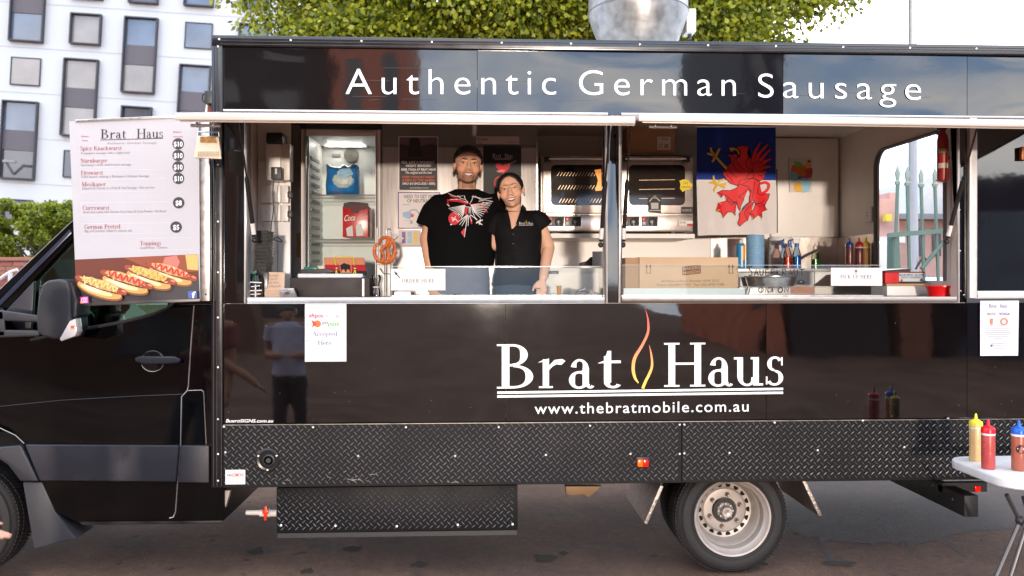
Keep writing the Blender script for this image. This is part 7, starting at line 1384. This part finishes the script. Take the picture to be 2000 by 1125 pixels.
part('collar', tee, lambda m: m.tube([(q(912, 372).x+.078*math.cos(t), YM+.015+.074*math.sin(t), q(912, 370).z+.012*math.sin(t)-.006) for t in [2*math.pi*k/24 for k in range(25)]], .008, 8), parent=shirt, smooth=True)
jm = mat('denim', (.15, .165, .20), .85, var=.15, vs=40, bump=.3, bs=200)
jn = MB(); loft(jn, [(*q(898, v)[:2], q(898, v).z, w*pm, ry) for v, w, ry in ((515, 56, .112), (545, 59, .118), (575, 60, .118))])
for u in (872, 925): jn.tube([q(u, 560), (q(u, 560).x, YM, 1.25), (q(u, 560).x, YM+.01, .86)], [.105, .082, .068], 18)
fused(jn, 'trousers', .009, 5, jm, man, .002)
for u, s_ in ((872, -1), (925, 1)): part('shoe', dark, lambda m: m.ell((q(u, 545).x+s_*.01, YM-.06, .845), (.048, .14, .045), 16), parent=man, smooth=True)
# print on the shirt: laid onto the cloth where it sits
def lay(treeobj, lst):
    T_ = bvh(treeobj) if not isinstance(treeobj, BVHTree) else treeobj; o = camo.location
    out = []
    for u, v in lst:
        d = (P(u, v, 1.0)-o).normalized(); h = T_.ray_cast(o, d); out.append((h[0] if h[0] else P(u, v, YM-.12))-d*.0022)
    return out
TS = bvh(shirt); wz = lambda l: [(860+a/5.358, 270+b/5.358) for a, b in l]
pw, pr_ = ink(222, 216, 214), ink(196, 26, 40); prm = {'w': MB(), 'r': MB()}
def pstroke(col, pts, w, k=0):
    pts = wz(pts); fine = []
    for (a, b), (c, d) in zip(pts[:-1], pts[1:]):
        n = max(1, int(math.hypot(c-a, d-b)/4)); fine += [(a+(c-a)*i/n, b+(d-b)*i/n) for i in range(n)]
    fine.append(pts[-1]); L_, R_ = [], []; nn = len(fine)
    for i, p in enumerate(fine):
        p0, p1 = fine[max(0, i-1)], fine[min(nn-1, i+1)]; dx, dy = p1[0]-p0[0], p1[1]-p0[1]; l = math.hypot(dx, dy) or 1; h = w/5.358/2*(1-.5*i/nn)
        L_.append((p[0]-dy/l*h, p[1]+dx/l*h)); R_.append((p[0]+dy/l*h, p[1]-dx/l*h))
    vs = lay(TS, L_+R_)
    if k: vs = [v+Vector((0, -.0006*k, 0)) for v in vs]
    prm[col].add(vs, [(i, i+1, nn+i+1, nn+i) for i in range(nn-1)])
pstroke('r', [(292, 678), (190, 655), (70, 648)], 30); pstroke('r', [(312, 702), (400, 690), (470, 700)], 24); pstroke('r', [(100, 600), (150, 620), (235, 655)], 14); pstroke('r', [(430, 715), (495, 775)], 18); pstroke('r', [(272, 725), (266, 800)], 34); pstroke('r', [(320, 840), (328, 895)], 20); pstroke('r', [(75, 665), (95, 715)], 12)
for a in range(9): pstroke('w', [(262-a*2, 700+a*7), (85+a*17, 735+a*13)], 9)
for a in range(9): pstroke('w', [(318+a*4, 702+a*8), (552-a*16, 662+a*22)], 9)
for a, b in (((285, 800), (200, 905)), ((290, 805), (225, 918)), ((296, 810), (290, 918)), ((305, 810), (330, 870)), ((312, 800), (385, 850)), ((285, 800), (252, 1035)), ((280, 805), (180, 880))): pstroke('w', [a, b], 9)
for l in ([(82, 575), (130, 600), (180, 612), (240, 600)], [(100, 640), (200, 640), (290, 676)], [(180, 600), (215, 630), (260, 640)], [(250, 600), (262, 640), (290, 672)], [(345, 600), (330, 650), (305, 690)], [(330, 610), (390, 620), (435, 632)], [(360, 605), (420, 640), (540, 625)], [(400, 660), (470, 645), (548, 662)], [(255, 715), (300, 720), (335, 730)], [(250, 730), (245, 790), (215, 840)], [(330, 735), (345, 790), (370, 840)], [(70, 690), (95, 712)], [(440, 670), (520, 690)], [(160, 640), (210, 655)]): pstroke('w', l, 8)
for a in range(4): pstroke('w', [(300+a*6, 725), (296+a*8, 790)], 4, 1)
c_ = wz([(145, 840)])[0]; vs = lay(TS, [c_]+[(c_[0]+11.2*math.cos(2*math.pi*k/24), c_[1]+12.4*math.sin(2*math.pi*k/24)) for k in range(24)]); prm['r'].add(vs, [(0, 1+k, 1+(k+1) % 24) for k in range(24)])
for l in ([(115, 830), (150, 840), (180, 870)], [(130, 870), (150, 840), (160, 815)], [(120, 850), (170, 850)], [(205, 800), (185, 790)]): pstroke('w', l, 9, 2)
for l in ([(375, 890), (400, 870), (445, 855)], [(385, 870), (410, 890), (440, 905)], [(420, 850), (410, 905)], [(105, 905), (150, 890)], [(360, 830), (385, 855)]): pstroke('w', l, 14)
pts_ = wz([(252, 940), (216, 985), (252, 1036), (266, 950)]); prm['r'].add(lay(TS, pts_), [(0, 1, 2, 3)])
tag(prm['w'].build('white_print', pw, shirt), kind='stuff'); tag(prm['r'].build('red_print', pr_, shirt), kind='stuff')
place(man, (q(898, 500).x, YM, FLZ))

# ---- the woman in the collared shirt
YW = .41; pwm = pxs(YW)
wom = thing('person', 'smiling woman in black collared shirt leaning against the man', 'person')
hc = P(997.5, 373, YW-.02); sW = 1.0
Mw = Matrix.Translation(hc) @ Matrix.Rotation(R(-9), 4, 'Y') @ Matrix.Rotation(R(-5), 4, 'X') @ Matrix.Rotation(R(-6), 4, 'Z') @ Matrix.Diagonal((1.05, 1, .97, 1))
q = lambda u, v, dy=0: P(u, v, YW+dy)
sk_ = MB(); head_prims(sk_, Mw, sW, True)
sk_.capsule(q(1001, 392, .03), q(1006, 424, .03), .046, .056, 16)
loft(sk_, [(*q(1010, v)[:2], q(1010, v).z, w*pwm, ry) for v, w, ry in ((420, 34, .05), (430, 42, .075), (470, 38, .08), (520, 36, .08), (575, 40, .085))])
sk_.capsule(q(984, 434), q(1046, 428), .032, .036); sk_.capsule(q(1050, 426), q(1071, 484, .03), .045, .042, 14); sk_.capsule(q(1071, 484, .03), q(1061, 542, -.14), .041, .027, 14)
hand_prims(sk_, q(1060, 544, -.145), (-.12, -.35, -.9), (-1, -.2, 0), (-.2, -1, -.3), .7, .92)
sk_.capsule(q(972, 445, .01), q(966, 478, .04), .040, .038, 14); sk_.capsule(q(966, 478, .04), q(930, 500, .28), .038, .028, 14); hand_prims(sk_, q(930, 500, .28), (-1, .1, 0), (0, 0, 1), (0, -1, 0), .4, .92)
for u, s_ in ((994, -1), (1032, 1)):
    sk_.capsule(q(u, 550), (q(u, 550).x, YW, 1.20), .085, .055); sk_.capsule((q(u, 550).x, YW, 1.20), (q(u, 550).x, YW+.02, .90), .053, .038); sk_.capsule((q(u, 550).x, YW+.03, .835), (q(u, 550).x+s_*.02, YW-.12, .825), .034, .026)
body = fused(sk_, 'body', .0055, 4, SK, wom); tint(body, Mw, sW, (.78, .455, .305))
face(wom, body, Mw, sW, True, (.03, .02, .015), .6, .62)
hair_cap(wom, Mw, sW, (0, .016, .036), (.0805, .101, .0860), .082, -.045, .0007, -.07, .06, .050, -.044)
part('hair_bun', hairm, lambda m: m.ell(Mw @ Vector((0, .115, .03)), (.045, .04, .045), 18), parent=wom, smooth=True)
for s_ in (-1, 1): part('earring', alu, lambda m: m.ell(Mw @ Vector((s_*.076, .000, -.042)), .005, 8), parent=wom, smooth=True)
blo = mat('black_blouse', (.006, .0055, .006), .75, var=.15, bump=.12, bs=200, ior=1.25)
sh = MB(); loft(sh, [(*q(cu, v, .008)[:2], q(cu, v).z, w*pwm, ry) for v, cu, w, ry in ((413, 1007, 20, .066), (420, 1008, 34, .075), (428, 1009, 46, .088), (445, 1011, 49, .105), (465, 1012, 47, .115), (495, 1013, 43, .10), (525, 1014, 46, .105), (560, 1014, 52, .112))], 36)
sh.capsule(q(974, 428, .008), q(1046, 426, .008), .048, .05, 16); sh.tube([q(1040, 424, .008), q(1056, 433, .01), q(1064, 444, .012)], [.055, .062, .060], 18); sh.tube([q(982, 425, .008), q(969, 438, .02), q(963, 456, .03)], [.055, .062, .060], 18)
blouse = fused(sh, 'blouse', .007, 6, blo, wom, .0020)
TB = BVHTree.FromPolygons([v.co.copy() for o_ in (blouse, body) for v in o_.data.vertices], [tuple(p.vertices) for p in blouse.data.polygons]+[tuple(i+len(blouse.data.vertices) for i in p.vertices) for p in body.data.polygons])
def laid(name, m_, px, off=.0, parent=blouse, cuts=3):
    bm = bmesh.new(); f = bm.faces.new([bm.verts.new((u, v, 0)) for u, v in px]); bmesh.ops.triangulate(bm, faces=[f])
    for _ in range(cuts):
        le = [e for e in bm.edges if e.calc_length() > 3]
        if le: bmesh.ops.subdivide_edges(bm, edges=le, cuts=1); bmesh.ops.triangulate(bm, faces=[g for g in bm.faces if len(g.verts) > 3])
    pts = lay(TB, [(v.co.x, v.co.y) for v in bm.verts])
    for v, p in zip(bm.verts, pts): v.co = p-Vector((0, off, 0))
    bm.normal_update(); me = bpy.data.meshes.new(name); bm.to_mesh(me); bm.free(); me.materials.append(m_); o = link(name, me, parent); o.data.polygons.foreach_set('use_smooth', [True]*len(o.data.polygons)); return o
chs = mat('skin_chest', (.78, .455, .305), .45, var=.06, sss=.15)
laid('neckline_skin', chs, [(988, 414), (1021, 412), (1017, 424), (1008, 440), (1000, 448), (994, 432)], .0005, wom)
for px in ([(1020, 399), (1027, 406), (1029, 416), (1016, 429), (1006, 441), (1014, 418)], [(986, 408), (992, 411), (997, 432), (999, 446), (988, 436), (983, 420)]):
    o = laid('collar', blo, px, .006)
    md = o.modifiers.new('s', 'SOLIDIFY'); md.thickness = .005
part('placket', blo, lambda m: m.tube(lay(TB, [(1001, 447), (1001, 465), (1001, 485), (1002, 510)]), .004, 6), parent=blouse, smooth=True)
for v in (458, 476, 495): part('button', mat('button_black', (.02, .02, .02), .25), lambda m: m.ell(lay(TB, [(1002, v)])[0], (.006, .003, .006), 10), parent=blouse, smooth=True)
def ltext(txt, u0, u1, vb, cap, m_, font='serif'):
    vs, fs = serif_geo(txt) if font == 'serif' else sans_geo(txt); w = max(v[0] for v in vs); mb = MB(); mb.add([p-Vector((0, v[2], 0)) for p, v in zip(lay(TB, [(u0+(u1-u0)*v[0]/w, vb-cap*v[1]) for v in vs]), vs)], fs); mb.build('embroidery', m_, blouse, facing=True)
ltext('Brat', 1013.5, 1025.5, 438.5, 5.0, pw); ltext('Haus', 1030.5, 1041, 438.5, 5.0, pw)
part('embroidered_rule', pw, lambda m: m.tube(lay(TB, [(1013.5, 440.2), (1027, 440), (1041, 439.8)]), .0011, 5), parent=blouse); part('embroidered_flame', ink(214, 196, 50), lambda m: m.tube(lay(TB, [(1028.5, 431), (1027, 434), (1029, 438.5)]), .0018, 5), parent=blouse)
tk = MB(); loft(tk, [(*q(1013, v)[:2], q(1013, v).z, w*pwm, ry) for v, w, ry in ((540, 44, .095), (560, 48, .105), (580, 49, .105))])
for u in (994, 1032): tk.tube([q(u, 565), (q(u, 565).x, YW, 1.22), (q(u, 565).x, YW+.01, .86)], [.098, .07, .055], 18)
fused(tk, 'trousers', .009, 5, mat('dark_trousers', (.03, .045, .06), .8, var=.2, vs=30, bump=.3, bs=200), wom, .002)
for u, s_ in ((994, -1), (1032, 1)): part('shoe', dark, lambda m: m.ell((q(u, 545).x+s_*.01, YW-.05, .84), (.042, .125, .04), 16), parent=wom, smooth=True)
part('ring', mat('turquoise', C(40, 140, 170), .3), lambda m: m.tube([q(1052, 563, -.2)+Vector((.010*math.cos(t), .010*math.sin(t), 0)) for t in [2*math.pi*k/12 for k in range(13)]], .0032, 6), parent=wom, smooth=True)
place(wom, (q(1012, 500).x, YW, FLZ))

# ---- bystanders in the street: one at the frame's edge, one mirrored in the panel
def bystander(label, x, y, rz, h, shirtc, pantc, hand_at=None, voxel=.009):
    p_ = thing('person', label, 'person'); k = h/1.75
    M = Matrix.Translation((x, y, 0)) @ Matrix.Rotation(rz, 4, 'Z') @ Matrix.Scale(k, 4)
    W_ = lambda *a: M @ Vector(a)
    Mb = Matrix.Translation(W_(0, -.01, 1.635)) @ Matrix.Rotation(rz, 4, 'Z')
    b = MB(); head_prims(b, Mb, k); b.capsule(W_(0, .03, 1.56), W_(0, .03, 1.44), .055*k, .06*k, 14); b.capsule(W_(-.15, .02, 1.41), W_(.15, .02, 1.41), .05*k, .05*k)
    t = MB(); loft(t, [(0, .02, z, rx, ry) for z, rx, ry in ((1.47, .07, .07), (1.44, .13, .09), (1.38, .19, .11), (1.2, .175, .12), (1.0, .17, .12), (.92, .175, .12))]); t.v = [tuple(M @ Vector(v)) for v in t.v]
    loftb = MB(); loft(loftb, [(0, .02, z, rx, ry) for z, rx, ry in ((1.42, .13, .07), (1.2, .13, .085), (.95, .13, .09), (.88, .14, .09))]); loftb.v = [tuple(M @ Vector(v)) for v in loftb.v]; b.add(loftb.v, loftb.f)
    for s_ in (-1, 1):
        sh0 = W_(s_*.19, .02, 1.40); el = W_(s_*.23, .05, 1.10); wr_ = W_(s_*.23, -.06, .87)
        if hand_at is not None and s_ == 1: wr_ = Vector(hand_at); el = sh0.lerp(wr_, .52)+Vector((-.03, 0, 0))
        if hand_at is None: wr_ = W_(s_*.06, -.24, 1.12)
        b.capsule(sh0, el, .046*k, .040*k); b.capsule(el, wr_, .039*k, .027*k); d = (wr_-el).normalized()
        hand_prims(b, wr_, d, M.to_3x3() @ Vector((-s_*.5, -1, 0)), M.to_3x3() @ Vector((-s_, 0, 0)), .4, .98)
        t.tube([sh0, sh0.lerp(el, .6)], [.072*k, .066*k], 14); b.capsule(W_(s_*.09, .02, .9), W_(s_*.10, .01, .48), .085*k, .055*k); b.capsule(W_(s_*.10, .01, .48), W_(s_*.10, .03, .09), .053*k, .038*k); b.capsule(W_(s_*.10, .03, .045), W_(s_*.11, -.14, .035), .036*k, .03*k)
    body = fused(b, 'body', voxel, 3, SK, p_); tint(body, Mb, k, (.52, .26, .17))
    fused(t, 'shirt', .011, 4, shirtc, p_, .002)
    g_ = MB(); loft(g_, [(0, .02, z, .165, .115) for z in (.98, .85)]); g_.v = [tuple(M @ Vector(v)) for v in g_.v]
    for s_ in (-1, 1): g_.tube([W_(s_*.085, .02, .92), W_(s_*.10, .01, .48), W_(s_*.10, .03, .10)], [.10*k, .075*k, .062*k], 14)
    fused(g_, 'trousers', .012, 4, pantc, p_)
    hair_cap(p_, Mb, k, (0, .014, .040), (.084, .102, .088), .072, -.03); face(p_, body, Mb, k)
    place(p_, (x, y, 0))
ha = P(-62, 1050, -1.82)
bystander('bystander whose fingertips enter the picture below the cab', ha.x-.46, -1.86, R(180), 1.72, mat('shirt_red_check', (.30, .08, .07), .8), jm, (ha.x-.03, ha.y, ha.z+.07), .0065)
bystander('bystander in pale lavender shirt mirrored in the black panel', -1.72, -2.9, R(172), 1.66, mat('shirt_lavender', (.62, .60, .74), .8, bump=.2), mat('dark_shorts', (.02, .02, .025), .8))
